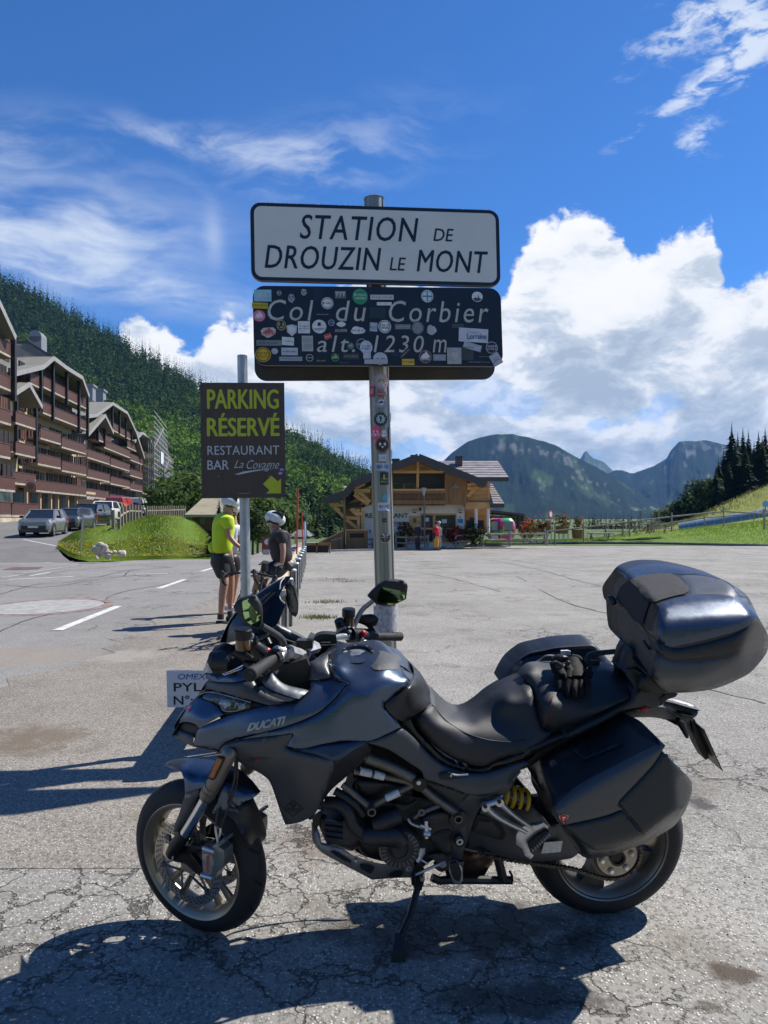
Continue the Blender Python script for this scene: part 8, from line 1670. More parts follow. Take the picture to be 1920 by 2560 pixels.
# ---------------------------------------------------------------- lamp, signs at the restaurant
lp_ = thing('street_lamp','slim grey lamp post with cone shaped head in front of the restaurant door','street lamp',tuple(RP_(836,735,48))); m = MB(); m.tube([RP_(838,735,48),RP_(829,345,48)],.05,10); m.build('post',M('lamp_grey',(.16,.16,.16),.5,.4),lp_)
m = MB(); m.lathe(RP_(827,345,48),(0,0,1),[(-.05,.06),(.35,.17),(.40,.19),(.44,.12),(.45,0)],14); auto_smooth(m.build('head',M('lamp_head',(.42,.42,.40),.4),lp_),40)
ns = thing('road_sign','round red and white no parking sign on a thin post by the terrace','road sign',tuple(at(*cr('W',590,610),56))); m = MB(); m.tube([at(*cr('W',590,612),56),at(*cr('W',585,445),56)],.04,8); m.build('post',GALV,ns); c = at(*cr('W',585,466),55.9); m = MB(); m.disc(c,(.75,-.65,0),.30,.03,20); m.build('plate',REDM,ns); m = MB(); m.disc(c+Vector((.015,-.016,0)),(.75,-.65,0),.2,.02,20); m.build('disc_face',WHITEL,ns)
bs = thing('blue_board','small blue board on a post at the right edge of the lawn','sign',tuple(at(1905,1315,56))); m = MB(); m.tube([at(1911,1325,56),at(1914,1250,56)],.05,8); m.build('post',WG2,bs); m = MB(); m.box(at(1922,1260,55.9),(.9,.05,.38)); m.build('board_panel',M('pale_blue',(.20,.42,.60),.5),bs)
rs_ = thing('advert_board','red advertising board with a pale round emblem behind the seated cyclist','sign',tuple(at(*cr('K',900,880),26))); m = MB(); a,b = at(*cr('K',852,890),26),at(*cr('K',990,702),26); m.hexa([(a.x,26,a.z),(b.x,26,a.z),(b.x,26.04,a.z),(a.x,26.04,a.z),(a.x,26,b.z),(b.x,26,b.z),(b.x,26.04,b.z),(a.x,26.04,b.z)]); m.build('board_panel',M('dull_red',(.28,.03,.04),.5),rs_); m = MB(); m.disc(at(*cr('K',918,755),25.97),(0,1,0),.10,.02,16); m.build('emblem',WHITEL,rs_)
# ---------------------------------------------------------------- gondola cabin as terrace shelter
gc = thing('gondola_cabin','old ski gondola cabin painted in bright coloured patches with round dark windows','gondola cabin',tuple(RP_(1400,690,49.8)))
cols = [(.60,.06,.14),(.05,.38,.15),(.62,.48,.06),(.50,.10,.32),(.30,.05,.06),(.65,.18,.05),(.30,.48,.10)]; c = RP_(1402,605,50.6); V = []; F = []; nz_,na = 12,28
for j in range(nz_+1):
 v = -1+2*j/nz_; k = (1-abs(v)**3.2*.32)
 for i in range(na): a = 2*PI*i/na; e_ = lambda q: math.copysign(abs(q)**.55,q); V.append((c.x+e_(math.cos(a))*.90*k,c.y+e_(math.sin(a))*.75*k,c.z+v*.77))
F = [(j*na+i,j*na+(i+1) % na,(j+1)*na+(i+1) % na,(j+1)*na+i) for j in range(nz_) for i in range(na)]+[tuple(range(nz_*na,nz_*na+na))]; random.seed(5); pm = [((i//3*5+j//2*3) % 7) for j in range(nz_) for i in range(na)]+[0]
auto_smooth(mk('cabin_shell',V,F,[M('patch_paint_%d' % i,q,.35,coat=.4) for i,q in enumerate(cols)],gc,True,pm),50)
for x0,x1 in ((1332,1372),(1428,1488)): rb('cabin_window',x0,545,x1,610,49.80,.06,M('cabin_pane',(.22,.25,.26),.15),gc); rb('window_rim',x0-3,610,x1+3,614,49.78,.08,CTR,gc)
rb('door_frame',1384,520,1390,690,49.79,.06,CTR,gc); rb('white_plate',1325,648,1378,678,49.78,.04,WHITEL,gc); m = MB(); m.tube([RP_(1385,530,50),RP_(1340,535,50),RP_(1310,570,50),RP_(1304,640,50)],.035,7,smooth_n=4); m.build('ski_rack',CTR,gc); rb('roof_rack',1375,512,1440,520,50.2,.4,CTR,gc)
# ---------------------------------------------------------------- people
SKIN = M('skin',(.42,.22,.14),.5,var=.1,scale=20);
def skinmesh(name,J,E,mat,par,root=0,sub=2):
 if name != 'body': J = [(p,tuple(v*1.12+.004 for v in r) if isinstance(r,tuple) else r*1.12+.006) for p,r in J]
 else: J = [(p,r*.80 if isinstance(r,float) and r > .115 else r) for p,r in J]
 """J: [(x, y, depth, radius)] -> one smooth body grown over the joints"""
 me = bpy.data.meshes.new(name); me.from_pydata([tuple(j[0]) for j in J],E,[]); o = bpy.data.objects.new(name,me); COL.objects.link(o)
 m_ = o.modifiers.new('s','SKIN');
 for i,j in enumerate(J): r = j[1]; me.skin_vertices[0].data[i].radius = r if isinstance(r,tuple) else (r,r)
 me.skin_vertices[0].data[root].use_root = True; m_.use_smooth_shade = True; o.modifiers.new('u','SUBSURF').levels = sub
 dg = bpy.context.evaluated_depsgraph_get(); dg.update(); me2 = bpy.data.meshes.new_from_object(o.evaluated_get(dg)); bpy.data.objects.remove(o); me2.name = name; me2.materials.clear(); me2.materials.append(mat)
 me2.polygons.foreach_set('use_smooth',[True]*len(me2.polygons)); o = bpy.data.objects.new(name,me2); _link(o,name,par); return o
def KJ(k,lst,d,g=1.0): return [(at(*cr(k,x,y),d+dd),tuple(v*g for v in r) if isinstance(r,tuple) else r*g) for x,y,dd,r in lst]
def helmet(k,x,y,d,r,par,tilt=0.0,white=M('helmet_white',(.62,.63,.63),.3,coat=.3)):
 c = at(*cr(k,x,y),d); R_ = Matrix.Rotation(tilt,3,'Y'); m = MB(); m.ball(c+Vector((0,0,.02)),(r*1.30,r*1.0,r*.92),18,12,rot=R_); h = auto_smooth(m.build('helmet',white,par),60)
 for s in (-.62,-.2,.22,.62): m = MB(); m.ball(c+R_ @ Vector((r*.15,s*r*.95-.01,r*.42*(1-abs(s)*.4)+.03)),(r*.80,r*.07,r*.50),10,6,rot=R_); m.build('helmet_vent',CTR,h)
 m = MB(); m.ball(c+R_ @ Vector((0,0,-.035)),(r*1.02,r*.9,r*.35),14,6,rot=R_); m.build('helmet_liner',CTR,h)
 m = MB(); m.tube([c+Vector((r*.3,-r*.85,-.03)),c+Vector((r*.45,-r*.75,-.13)),c+Vector((r*.55,-r*.1,-.19))],.006,6); m.build('chin_strap',CTR,h)
FI = [(0,1),(1,2)]
def hand(k,x,y,d,par,dirx=1,mat=SKIN):
 c = at(*cr(k,x,y),d); m = MB(); m.ball(c,(.038,.022,.045),8,6); h = auto_smooth(m.build('hand',mat,par),60)
 for i in range(4): a = c+Vector((dirx*(.012+.008*i),-.018+.014*i,-.03)); f_ = MB(); f_.tube([a,a+Vector((dirx*.018,0,-.03)),a+Vector((dirx*.006,0,-.055+.004*i))],[.009,.009,.007],6); f_.build('finger',mat,h)
 f_ = MB(); f_.tube([c+Vector((-dirx*.02,-.01,0)),c+Vector((-dirx*.035,-.015,-.04))],[.010,.008],6); f_.build('thumb',mat,h)
def head(k,x,y,d,par,look,hair=None,r=.105):
 c = at(*cr(k,x,y),d); L_ = Vector(look).normalized(); S_ = L_.cross(Vector((0,0,1))); m = MB(); m.ball(c+L_*.105+Vector((0,0,-.02)),(.018,.018,.028),8,6); m.build('nose',SKIN,par)
 for s in (-1,1):
  m = MB(); m.ball(c+S_*s*.082+Vector((0,0,-.01)),(.016,.02,.032),8,6); m.build('ear',SKIN,par); m = MB(); m.ball(c+L_*.088+S_*s*.034+Vector((0,0,.01)),.011,8,6); m.build('eye',CTR,par)
 m = MB(); m.ball(c+L_*.090+Vector((0,0,-.065)),(.02,.02,.006),8,4); m.build('mouth',M('lips',(.30,.10,.08),.5),par)
 if hair: m = MB(); m.ball(c+Vector((0,0,.025))-L_*.02,(.098,.10,.105),12,8,jit=.03); m.build('hair',hair,par)
def shoe(k,x,y,d,par,dx=.12,mat=CTR,dyy=-.04): c = at(*cr(k,x,y),d); m = MB(); m.tube([c+Vector((-dx*.45,.02,.035)),c+Vector((dx*.3,0,.035)),c+Vector((dx*1.0,dyy,.022)),c+Vector((dx*1.35,dyy*1.3,.015))],[.042,.045,.04,.022],10,smooth_n=3,flat=.9); m.build('shoe',mat,par)
HV = M('neon_yellow_jersey',(.50,.68,.01),.6,var=.06,scale=8,bump=.3,bscale=25); LYC = M('black_lycra',(.008,.008,.010),.5,var=.2); WJ = M('white_jersey',(.60,.60,.68),.6,var=.1,scale=15); BJ = M('black_jersey',(.022,.018,.020),.6,var=.2,scale=12,bump=.3,bscale=25)
dA = 11.7; pA_ = thing('person','cyclist in neon yellow jersey and black shorts standing with his back half turned, white helmet','person',tuple(at(*cr('K',400,1780),dA)),'cyclists at the barrier')
J = KJ('K',[(365,900,0,.13),(375,760,0,.15),(400,560,0,.15),(425,430,0,.07),(452,330,-.02,.095),(350,500,-.12,.06),(440,520,-.20,.062),(448,680,-.22,.047),(520,770,-.24,.037),(600,830,-.22,.028),(330,980,.02,.10),(400,1230,-.05,.072),(375,1370,-.05,.066),(350,1660,-.02,.038),(440,980,.12,.10),(470,1220,.18,.068),(470,1350,.2,.06),(462,1580,.22,.036),(465,275,-.02,.06)],dA)
skinmesh('body',J,[(0,1),(1,2),(2,3),(3,4),(4,18),(2,5),(2,6),(6,7),(7,8),(8,9),(0,10),(10,11),(11,12),(12,13),(0,14),(14,15),(15,16),(16,17)],SKIN,pA_)
J = KJ('K',[(366,935,0,(.165,.13)),(372,770,0,(.19,.15)),(385,600,0,(.20,.16)),(405,470,0,(.15,.12)),(428,420,0,.07),(440,500,-.19,.085),(447,625,-.22,.070),(350,480,.1,.08),(345,580,.18,.07)],dA)
skinmesh('jersey',J,[(0,1),(1,2),(2,3),(3,4),(3,5),(5,6),(3,7),(7,8)],HV,pA_); m = MB(); m.ball(at(*cr('K',250,820),dA),(.07,.10,.09),10,8,jit=.08); m.build('jersey_pocket',HV,pA_)
J = KJ('K',[(372,850,0,.145),(368,935,.02,.165),(345,1010,-.02,.135),(370,1110,-.04,.108),(395,1215,-.05,.092),(420,1020,.12,.12),(455,1110,.16,.10),(468,1180,.17,.085)],dA); skinmesh('shorts',J,[(0,1),(1,2),(2,3),(3,4),(1,5),(5,6),(6,7)],LYC,pA_)
head('K',462,320,dA-.02,pA_,(.8,.55,-.05)); helmet('K',470,285,dA-.02,.115,pA_,.25); hand('K',600,840,dA-.22,pA_)
J = KJ('K',[(350,1640,-.02,.045),(348,1700,-.02,.048)],dA); m = MB(); m.tube([J[0][0],J[1][0]],.05,12); m.build('sock',CTR,pA_); shoe('K',345,1775,dA-.02,pA_,.13); shoe('K',470,1720,dA+.22,pA_,.14); m = MB(); m.tube([at(*cr('K',462,1600),dA+.22),at(*cr('K',466,1690),dA+.22)],.042,10); m.build('sock',CTR,pA_)
dB = 12.9; pB_ = thing('person','cyclist in white jersey mostly hidden behind the steel post, hand raised to his face','person',tuple(at(*cr('K',540,1600),dB)),'cyclists at the barrier')
J = KJ('K',[(560,930,0,.13),(565,760,0,.14),(570,600,0,.14),(575,490,0,.06),(575,410,0,.09),(500,610,-.1,.05),(490,560,-.2,.045),(515,500,-.25,.038),(530,470,-.25,.03),(540,1000,0,.09),(535,1200,0,.062),(530,1330,0,.055),(520,1520,0,.034),(320,1300,.2,.05),(305,1500,.25,.034),(650,640,0,.05),(680,780,-.1,.04),(740,900,-.2,.032)],dB)
skinmesh('body',J,[(0,1),(1,2),(2,3),(3,4),(2,5),(5,6),(6,7),(7,8),(0,9),(9,10),(10,11),(11,12),(2,15),(15,16),(16,17)],SKIN,pB_) if False else skinmesh('body',[J[i] for i in (0,1,2,3,4,5,6,7,8,9,10,11,12,15,16,17)],[(0,1),(1,2),(2,3),(3,4),(2,5),(5,6),(6,7),(7,8),(0,9),(9,10),(10,11),(11,12),(2,13),(13,14),(14,15)],SKIN,pB_)
skinmesh('jersey',KJ('K',[(555,920,0,(.16,.13)),(560,760,0,(.17,.14)),(562,620,0,(.19,.15)),(575,520,0,.07),(505,590,-.1,.07),(650,610,0,.08),(668,700,-.05,.06)],dB),[(0,1),(1,2),(2,3),(2,4),(2,5),(5,6)],WJ,pB_); skinmesh('shorts',KJ('K',[(560,880,0,.14),(560,950,0,.15),(540,1020,0,.12),(535,1140,0,.09),(600,1020,.1,.12),(610,1140,.12,.09)],dB),[(0,1),(1,2),(2,3),(1,4),(4,5)],LYC,pB_)
m = MB(); m.tube([at(*cr('K',612,1130),dB+.12),at(*cr('K',600,1250),dB+.12),at(*cr('K',570,1500),dB+.14)],[.08,.062,.036],12,smooth_n=3); m.build('far_leg',SKIN,pB_); head('K',575,410,dB,pB_,(-.5,-.8,0)); helmet('K',560,365,dB,.115,pB_); hand('K',525,480,dB-.25,pB_); hand('K',755,915,dB-.2,pB_); shoe('K',520,1590,dB,pB_,.12,WJ); shoe('K',560,1560,dB+.14,pB_,.12,WJ)
m = MB(); m.ball(at(*cr('K',740,880),dB-.18),(.05,.04,.06),10,6); m.build('glove',CTR,pB_)
pB_.location.x -= .11
dC = 11.0; pC_ = thing('person','cyclist in black jersey and white helmet sitting on the barrier log, facing left','person',tuple(at(*cr('K',1120,1120),dC)),'cyclists at the barrier')
J = KJ('K',[(1110,1040,0,.13),(1090,880,0,.14),(1050,700,0,.14),(1015,600,0,.062),(980,530,0,.09),(1090,690,-.18,.058),(1112,850,-.22,.044),(1105,970,-.24,.036),(1080,1075,-.22,.028),(1050,1090,-.05,.09),(960,1080,-.1,.085),(860,1140,-.12,.068),(800,1250,-.1,.058),(745,1400,-.05,.038),(960,1110,.15,.08),(890,1180,.18,.06),(850,1400,.2,.036)],dC)
skinmesh('body',J,[(0,1),(1,2),(2,3),(3,4),(2,5),(5,6),(6,7),(7,8),(0,9),(9,10),(10,11),(11,12),(12,13),(0,14),(14,15),(15,16)],SKIN,pC_)
skinmesh('jersey',KJ('K',[(1130,1040,0,(.16,.13)),(1090,900,0,(.17,.15)),(1060,760,0,(.18,.16)),(1040,660,0,(.14,.12)),(1012,600,0,.07),(1090,680,-.18,.082),(1112,800,-.21,.068)],dC),[(0,1),(1,2),(2,3),(3,4),(3,5),(5,6)],BJ,pC_); skinmesh('shorts',KJ('K',[(1125,1000,0,.14),(1110,1060,0,.15),(1040,1085,-.05,.11),(940,1090,-.1,.095),(880,1125,-.12,.082),(1000,1110,.14,.10),(920,1150,.17,.085)],dC),[(0,1),(1,2),(2,3),(3,4),(1,5),(5,6)],M('navy_shorts',(.008,.012,.04),.6),pC_)
head('K',978,540,dC,pC_,(-1,-.15,.1)); helmet('K',1015,485,dC,.118,pC_,.32); hand('K',1075,1090,dC-.22,pC_,-1,CTR); m = MB(); m.box(at(*cr('K',940,510),dC-.09),(.06,.05,.03)); m.build('sunglasses',CTR,pC_)
m = MB(); m.tube([at(*cr('K',1140,1010),dC-.05),at(*cr('K',1180,1060),dC-.05),at(*cr('K',1160,1090),dC-.05)],[.06,.075,.05],10,smooth_n=3); m.build('jersey_pocket',BJ,pC_); shoe('K',740,1450,dC-.05,pC_,-.12,WJ); shoe('K',840,1440,dC+.2,pC_,-.12,WJ)
dP = 46.5
def walker(lab,xs,top_c,leg_c,hairm,look,kx,extra=None):
 x = xs; s = 1; g = thing('person',lab,'person',tuple(RP_(x,748,dP)),'people talking outside the restaurant')
 J = KJ('R',[(x,655,0,.13),(x,620,0,.14),(x-1,590,0,.14),(x,572,0,.06),(x+2,557,0,.09),(x-14,600,-.05,.05),(x-17,630,-.05,.04),(x-8,655,-.15,.03),(x+15,600,.0,.05),(x+18,632,.0,.04),(x+16,660,-.05,.03),(x-7,685,0,.08),(x-7,715,0,.055),(x-7,745,0,.035),(x+8,685,.05,.08),(x+8,715,.05,.055),(x+8,745,.05,.035)],dP)
 skinmesh('body',J,[(0,1),(1,2),(2,3),(3,4),(2,5),(5,6),(6,7),(2,8),(8,9),(9,10),(0,11),(11,12),(12,13),(0,14),(14,15),(15,16)],SKIN,g,0,1)
 skinmesh('jacket',KJ('R',[(x,662,0,(.17,.14)),(x,620,0,(.18,.15)),(x,592,0,(.19,.15)),(x,575,0,.07),(x-14,600,-.05,.075),(x-17,630,-.05,.06),(x-9,650,-.12,.05),(x+15,600,0,.075),(x+18,632,0,.06),(x+17,652,-.03,.05)],dP),[(0,1),(1,2),(2,3),(2,4),(4,5),(5,6),(2,7),(7,8),(8,9)],top_c,g,0,1)
 skinmesh('trousers',KJ('R',[(x,645,0,.14),(x,664,0,.15),(x-7,688,0,.105),(x-7,742,0,.065),(x+8,688,.05,.105),(x+8,742,.05,.065)],dP),[(0,1),(1,2),(2,3),(1,4),(4,5)],leg_c,g,0,1); head('R',x+2,556,dP,g,look,hairm)
 for dx in (-8,9): shoe('R',x+dx,750,dP,g,.1)
 hand('R',x-8,657,dP-.15,g); hand('R',x+16,662,dP-.05,g); return g
NVS = M('dark_navy_suit',(.010,.012,.025),.7); GJK = M('pale_grey_jacket',(.38,.37,.35),.7); WHH = M('white_hair',(.55,.53,.50),.8)
walker('man in a dark navy suit standing left of the lamp post, facing right',782,NVS,NVS,M('grey_hair',(.20,.19,.18),.8),(.8,-.5,0),0)
walker('white haired person in pale grey jacket behind the one in red',938,GJK,GJK,WHH,(-.8,-.4,0),0)
dP = 46.0; wr = walker('person in bright red top and yellow trousers seen from behind near the door',918,M('bright_red_top',(.60,.02,.02),.7),M('orange_yellow_trousers',(.60,.30,.03),.7),M('brown_hair',(.06,.025,.02),.8),(.2,.9,0),0); m = MB(); m.ball(RP_(902,650,45.9),(.12,.1,.20),10,8); m.build('shoulder_bag',NVS,wr)
# ---------------------------------------------------------------- road bicycles
def bicycle(label,loc,rz,frame_c,steer=0.0,lean=0.0):
 t = thing('road_bicycle',label,'bicycle',(0,0,0),'bicycles of the riders'); FM = M('bike_frame_'+'%02d%02d%02d' % tuple(int(c*99) for c in frame_c),frame_c,.25,.2,coat=.6); BB,HT,ST_,RA,FA = (0,0,.28),(.52,0,.86),(-.14,0,.82),(-.42,0,.34),(.60,0,.34)
 for a,b,r,nme in ((BB,(.55,0,.74),.022,'down_tube'),(ST_,HT,.018,'top_tube'),(BB,ST_,.017,'seat_tube'),(HT,(.555,0,.70),.022,'head_tube')): m = MB(); m.tube([a,b],r,10); m.build(nme,FM,t)
 for s in (-.05,.05):
  m = MB(); m.tube([RA[:1]+(s,)+RA[2:],BB],.010,7); m.tube([RA[:1]+(s,)+RA[2:],(-.12,0,.76)],.009,7); m.build('rear_stay',FM,t); m = MB(); m.tube([(.56,s,.69),(.575,s,.5),FA[:1]+(s,)+FA[2:]],.012,7); m.build('fork_blade',FM,t)
 for c_ in (RA,FA):
  m = MB(); m.lathe(c_,(0,1,0),[(0.0+.0135*math.cos(a),.322+.0135*math.sin(a)) for a in np.linspace(0,2*PI,9)],40); w_ = auto_smooth(m.build('tyre',TYRE,t),60); m = MB(); m.lathe(c_,(0,1,0),[(.008,.308),(.008,.290),(-.008,.290),(-.008,.308)],40); m.build('rim',CTR,w_)
  m = MB()
  for i in range(20): a = 2*PI*i/20; m.tube([(c_[0],(.02 if i % 2 else -.02),c_[2]),(c_[0]+.29*math.cos(a),0,c_[2]+.29*math.sin(a))],.0016,4,cap=False)
  tag(m.build('spokes',RIM,w_),kind='stuff'); m = MB(); m.disc(c_,(0,1,0),.02,.09,12); m.build('hub',RIM,w_)
 m = MB(); m.tube([ST_,(-.17,0,.96)],.0135,8); m.build('seat_post',CTR,t); m = MB(); m.tube([(-.30,0,.985),(-.2,0,.99),(-.03,0,.975)],[.06,.045,.016],12,smooth_n=3,flat=.42,up=(0,0,1)); m.build('saddle',CTR,t); m = MB(); m.tube([HT,(.61,0,.91)],.015,8); m.build('stem',CTR,t)
 m = MB(); b_ = (.61,0,.91)
 for s in (-1,1): m.tube([b_,(.61,s*.19,.91),(.70,s*.21,.90),(.725,s*.215,.84),(.66,s*.22,.77),(.60,s*.22,.77)],.014,8,smooth_n=4)
 for s in (-1,1): m.tube([(.70,s*.21,.92),(.76,s*.21,.94),(.765,s*.212,.85),(.745,s*.214,.79)],[.018,.02,.011,.007],8,smooth_n=3)
 m.build('drop_handlebar',CTR,t); m = MB(); m.disc((0,-.06,.28),(0,1,0),.09,.006,26,r_in=.07); m.tube([(0,-.06,.28),(.15,-.08,.22)],.011,7); m.tube([(0,.06,.28),(-.15,.08,.34)],.011,7); m.build('crankset',RIM,t); m = MB(); m.tube([(0,-.06,.37),(-.42,-.06,.38)],.004,5); m.tube([(0,-.06,.19),(-.4,-.06,.28)],.004,5); m.build('chain',CTR,t); m = MB(); m.tube([(.28,0,.50),(.40,0,.63)],.036,12); m.build('bottle',WJ,t)
 t.location = loc; t.rotation_euler = (lean,0,rz); return t
q = at(*cr('K',455,1800),9.9); bicycle('black road bicycle with drop bars in front of the cyclist in yellow jersey',(q.x+.36,10.35,0),-1.76,(.012,.012,.014),0,.06)
q = at(*cr('K',860,1300),10.4); bk2 = bicycle('black road bicycle with phone mount and frame bag leaning on the barrier log',(-1.70,10.4,0),-1.66,(.02,.02,.022),0,-.22); m = MB(); m.box(at(*cr('K',905,880),10.2),(.09,.03,.06),rot=Matrix.Rotation(-.5,3,'X')); o_ = tag(m.build('phone',M('phone_screen_pale',(.25,.28,.27),.2),None),'phone with pale screen on the handlebar of the leaning bicycle','phone')
m = MB(); m.tube([at(*cr('K',890,1000),10.25),at(*cr('K',880,1100),10.3)],[.045,.05],10); tag(m.build('handlebar_bag',CTR,None),'small black bag strapped below the handlebar of the leaning bicycle','bag')
bicycle('dark bicycle parked against the wooden fence near the no parking sign',(at(*cr('W',515,608),55).x,56.5,GZ(56)),.15,(.015,.015,.02),0,.1)
# ---------------------------------------------------------------- terrace furniture
def table(lab,x,y,d,w_=1.6,hi=.75,grp='picnic tables on the lawn',k='W'):
 q = at(*cr(k,x,y),d); t = thing('picnic_table',lab,'table',tuple(q),grp); m = MB(); m.box(q+Vector((0,0,hi)),(w_,.8,.06)); m.build('table_top',WG2,t)
 for s in (-1,1): m = MB(); m.bar(q+Vector((s*w_*.38,-.35,0)),q+Vector((s*w_*.38,.2,hi)),.08); m.bar(q+Vector((s*w_*.38,.35,0)),q+Vector((s*w_*.38,-.2,hi)),.08); m.build('trestle',WG2,t); m = MB(); m.box(q+Vector((0,s*.65,.42)),(w_,.25,.05)); m.build('bench',WG2,t)
for i,(x,y,lab,hi) in enumerate(((900,575,'tall wooden bar table nearest the terrace flowers',1.1),(1045,555,'broad wooden picnic table in the middle of the lawn group',.9),(1110,560,'wooden picnic table standing right of the broad one',.75),(830,588,'low green and wood table by the barrel planter',.5),(1075,530,'raised wooden deck table behind the picnic tables',1.3))): table(lab,x,y,64-i*.5,1.9,hi)
FLR = [(.55,.02,.05),(.60,.10,.20),(.50,.05,.02)]
def planter(lab,x,y,d,w_,h_,k='W',tint=(.05,.09,.02),fl=60,wood=True,fc=None):
 q = at(*cr(k,x,y),d); t = thing('flower_planter',lab,'planter',tuple(q),'planters and flower beds of the terrace');
 if wood: m = MB(); m.lathe(q,(0,0,1),[(0,w_*.42),(h_*.5,w_*.5),(h_*.5,0)],12); m.build('barrel',HOND,t)
 rs_ = np.random.default_rng(int(x)); T = tri_crown(rs_,h_*(.9 if wood else 1.1),w_*.7,260,.12,6,.1)+np.array(tuple(q+Vector((0,0,h_*.3 if wood else -.1*h_)))); soup('leaves',T,np.array(tint)[None]*rs_.uniform(.6,1.4,(260,1)),LEAFM,t,'stuff')
 T = tri_crown(rs_,h_*.95,w_*.72,fl,.10,6,.15)+np.array(tuple(q+Vector((0,-.05,h_*.35 if wood else 0)))); c_ = np.array(fc or FLR)[rs_.integers(0,3,fl)]; soup('flowers',T,c_,LEAFM,t,'stuff')
for x,y,w_,h_,lab in ((455,560,1.0,1.0,'red geraniums in a planter right of the gondola cabin'),(510,565,1.4,.9,'red flowers beside the parked bicycle'),(560,560,1.2,.9,'wide tub of red flowers by the fence end'),(640,560,1.2,1.1,'orange red flowers on a barrel near the no parking sign'),(720,585,1.0,1.4,'tall wooden barrel with red flowers left of the lawn tables')): planter(lab,x,y,60,w_,h_)
for x,y,w_,h_,tn,fc,lab in ((688,712,1.1,.8,(.30,.27,.04),None,'yellow green shrub with pink flowers left of the man in the suit'),(650,720,1.0,.6,(.18,.22,.05),None,'low pink flower clump by the short fence'),(700,640,1.0,.5,(.10,.10,.02),[(.3,.05,.03)]*3,'reddish shrub under the restaurant name'),(1040,705,1.1,1.1,(.20,.05,.05),None,'dark red barberry bush right of the entrance'),(1100,690,1.0,1.0,(.05,.09,.02),None,'green bush with red tips at the fence post'),(1150,700,1.2,.7,(.06,.10,.02),None,'low green shrub behind the two rail fence'),(1230,690,1.4,.7,(.03,.06,.015),[(.1,.15,.03)]*3,'dark green shrub left of the gondola cabin'),(1600,640,1.2,.9,(.07,.10,.02),None,'flower box at the right edge of the terrace')): planter(lab,x,y,49.3,w_,h_,'R',tn,90,False,fc)
def chair(lab,x,y,d,mat,k='W'):
 q = at(*cr(k,x,y),d); t = thing('terrace_chair',lab,'chair',tuple(q),'terrace chairs'); m = MB(); m.box(q+Vector((0,0,.45)),(.45,.45,.05)); m.build('seat',mat,t); m = MB(); m.box(q+Vector((0,.2,.7)),(.45,.04,.45)); m.build('backrest',mat,t)
 for a in (-.2,.2):
  for b in (-.2,.2): m = MB(); m.bar(q+Vector((a,b,0)),q+Vector((a,b,.45)),.04); m.build('leg',mat,t)
for x,y,c_,lab in ((640,588,WHITEL,'white terrace chair left of the pair by the no parking sign'),(658,588,WHITEL,'white terrace chair right of the pair by the no parking sign'),(530,575,REDM,'red terrace chair behind the parked bicycle'),(560,572,REDM,'red terrace chair nearest the fence end')): chair(lab,x,y,60,c_)
for x,lab in ((1170,'dark terrace chair under the porch, left of the white column'),(1250,'dark terrace chair between the two white columns')): chair(lab,x,640,50.2,CTR,'R')
tn = thing('ski_conveyor_tunnel','half round transparent tunnel of the ski conveyor climbing the slope','tunnel',tuple(at(1723,1316,86))); A,B_ = at(1700,1327,88),at(2010,1277,84); m = MB(); dx_ = (B_-A).normalized(); m.lathe(A,dx_,[(0,.9),((B_-A).length,.9)],18,a0=-PI/2,a1=PI/2,ref=(0,0,1)); m.build('clear_cover',M('clear_cover_blue',(.16,.22,.28),.12,0,var=.1,coat=.5),tn)
for i in range(15): m = MB(); m.lathe(A.lerp(B_,i/14),dx_,[(-.05,.92),(.05,.92)],18,a0=-PI/2,a1=PI/2,ref=(0,0,1)); m.build('hoop',GALV,tn)
# ---------------------------------------------------------------- individual trees
SPT = (.036,.064,.026)
for i,(x,y,yt,d,lab) in enumerate(((1480,400,22,118,'tallest dark spruce at the left of the group on the right hand slope'),(1535,400,45,122,'dark spruce standing second in the slope group'),(1562,390,58,116,'spruce in the middle of the slope group with drooping branches'),(1612,380,62,124,'narrow spruce fourth from the left of the slope group'),(1645,360,45,117,'dark spruce cut by the right frame edge'),(1500,405,120,112,'lower spruce in front of the tall slope group'),(1590,385,110,112,'half height spruce between the tall ones on the slope'),(1440,430,150,120,'slim spruce left of the slope group'),(1465,420,200,110,'small dark spruce at the foot of the tallest one'),(1690,350,40,118,'spruce just beyond the right frame edge'),(1510,400,70,126,'dense spruce filling the gap right of the tallest one'),(1630,375,85,112,'broad dark spruce in front of the narrow one on the slope'),(1550,400,130,110,'low broad spruce in the middle front of the slope group'),(1415,430,190,112,'short spruce between the leafy trees and the slope group'),(1400,435,235,108,'smallest spruce at the left foot of the slope group'))):
 d += 32; b = at(*cr('W',x,y+45),d); H = at(*cr('W',x,yt),d).z-b.z; tree_thing('spruce',lab,b,H,H*.27,'spruce',SPT,100+i,'spruces on the right hand slope',1.6)
for i,(x,y,yt,R,lab) in enumerate(((1215,500,415,2.6,'round leafy tree lowest in the group left of the spruces'),(1250,495,392,2.4,'leafy tree second from the left beside the meadow'),(1300,480,375,2.8,'leafy tree under the dark pointed one'),(1325,440,300,2.6,'dark pointed leafy tree left of the slim spruce'),(1360,450,315,2.4,'grey green tree at the meadow edge'),(1390,440,380,2.0,'small bush-like tree at the top of the meadow'),(1290,470,340,2.0,'dark tree peeking between two paler leafy ones'),(1160,500,455,2.2,'small pale leafy tree at the left end of the slope trees'),(1375,430,280,1.8,'upright dark tree beside the slim spruce'))):
 b = at(*cr('W',x,y+20),142); H = at(*cr('W',x,yt),142).z-b.z; R *= 1.25; tree_thing('leafy_tree',lab,b,H,R,'tree',(.095,.15,.045) if i % 3 else (.06,.095,.035),140+i,'leafy trees at the meadow edge',.7)
rs_ = np.random.default_rng(77); C_ = []; tn_ = []
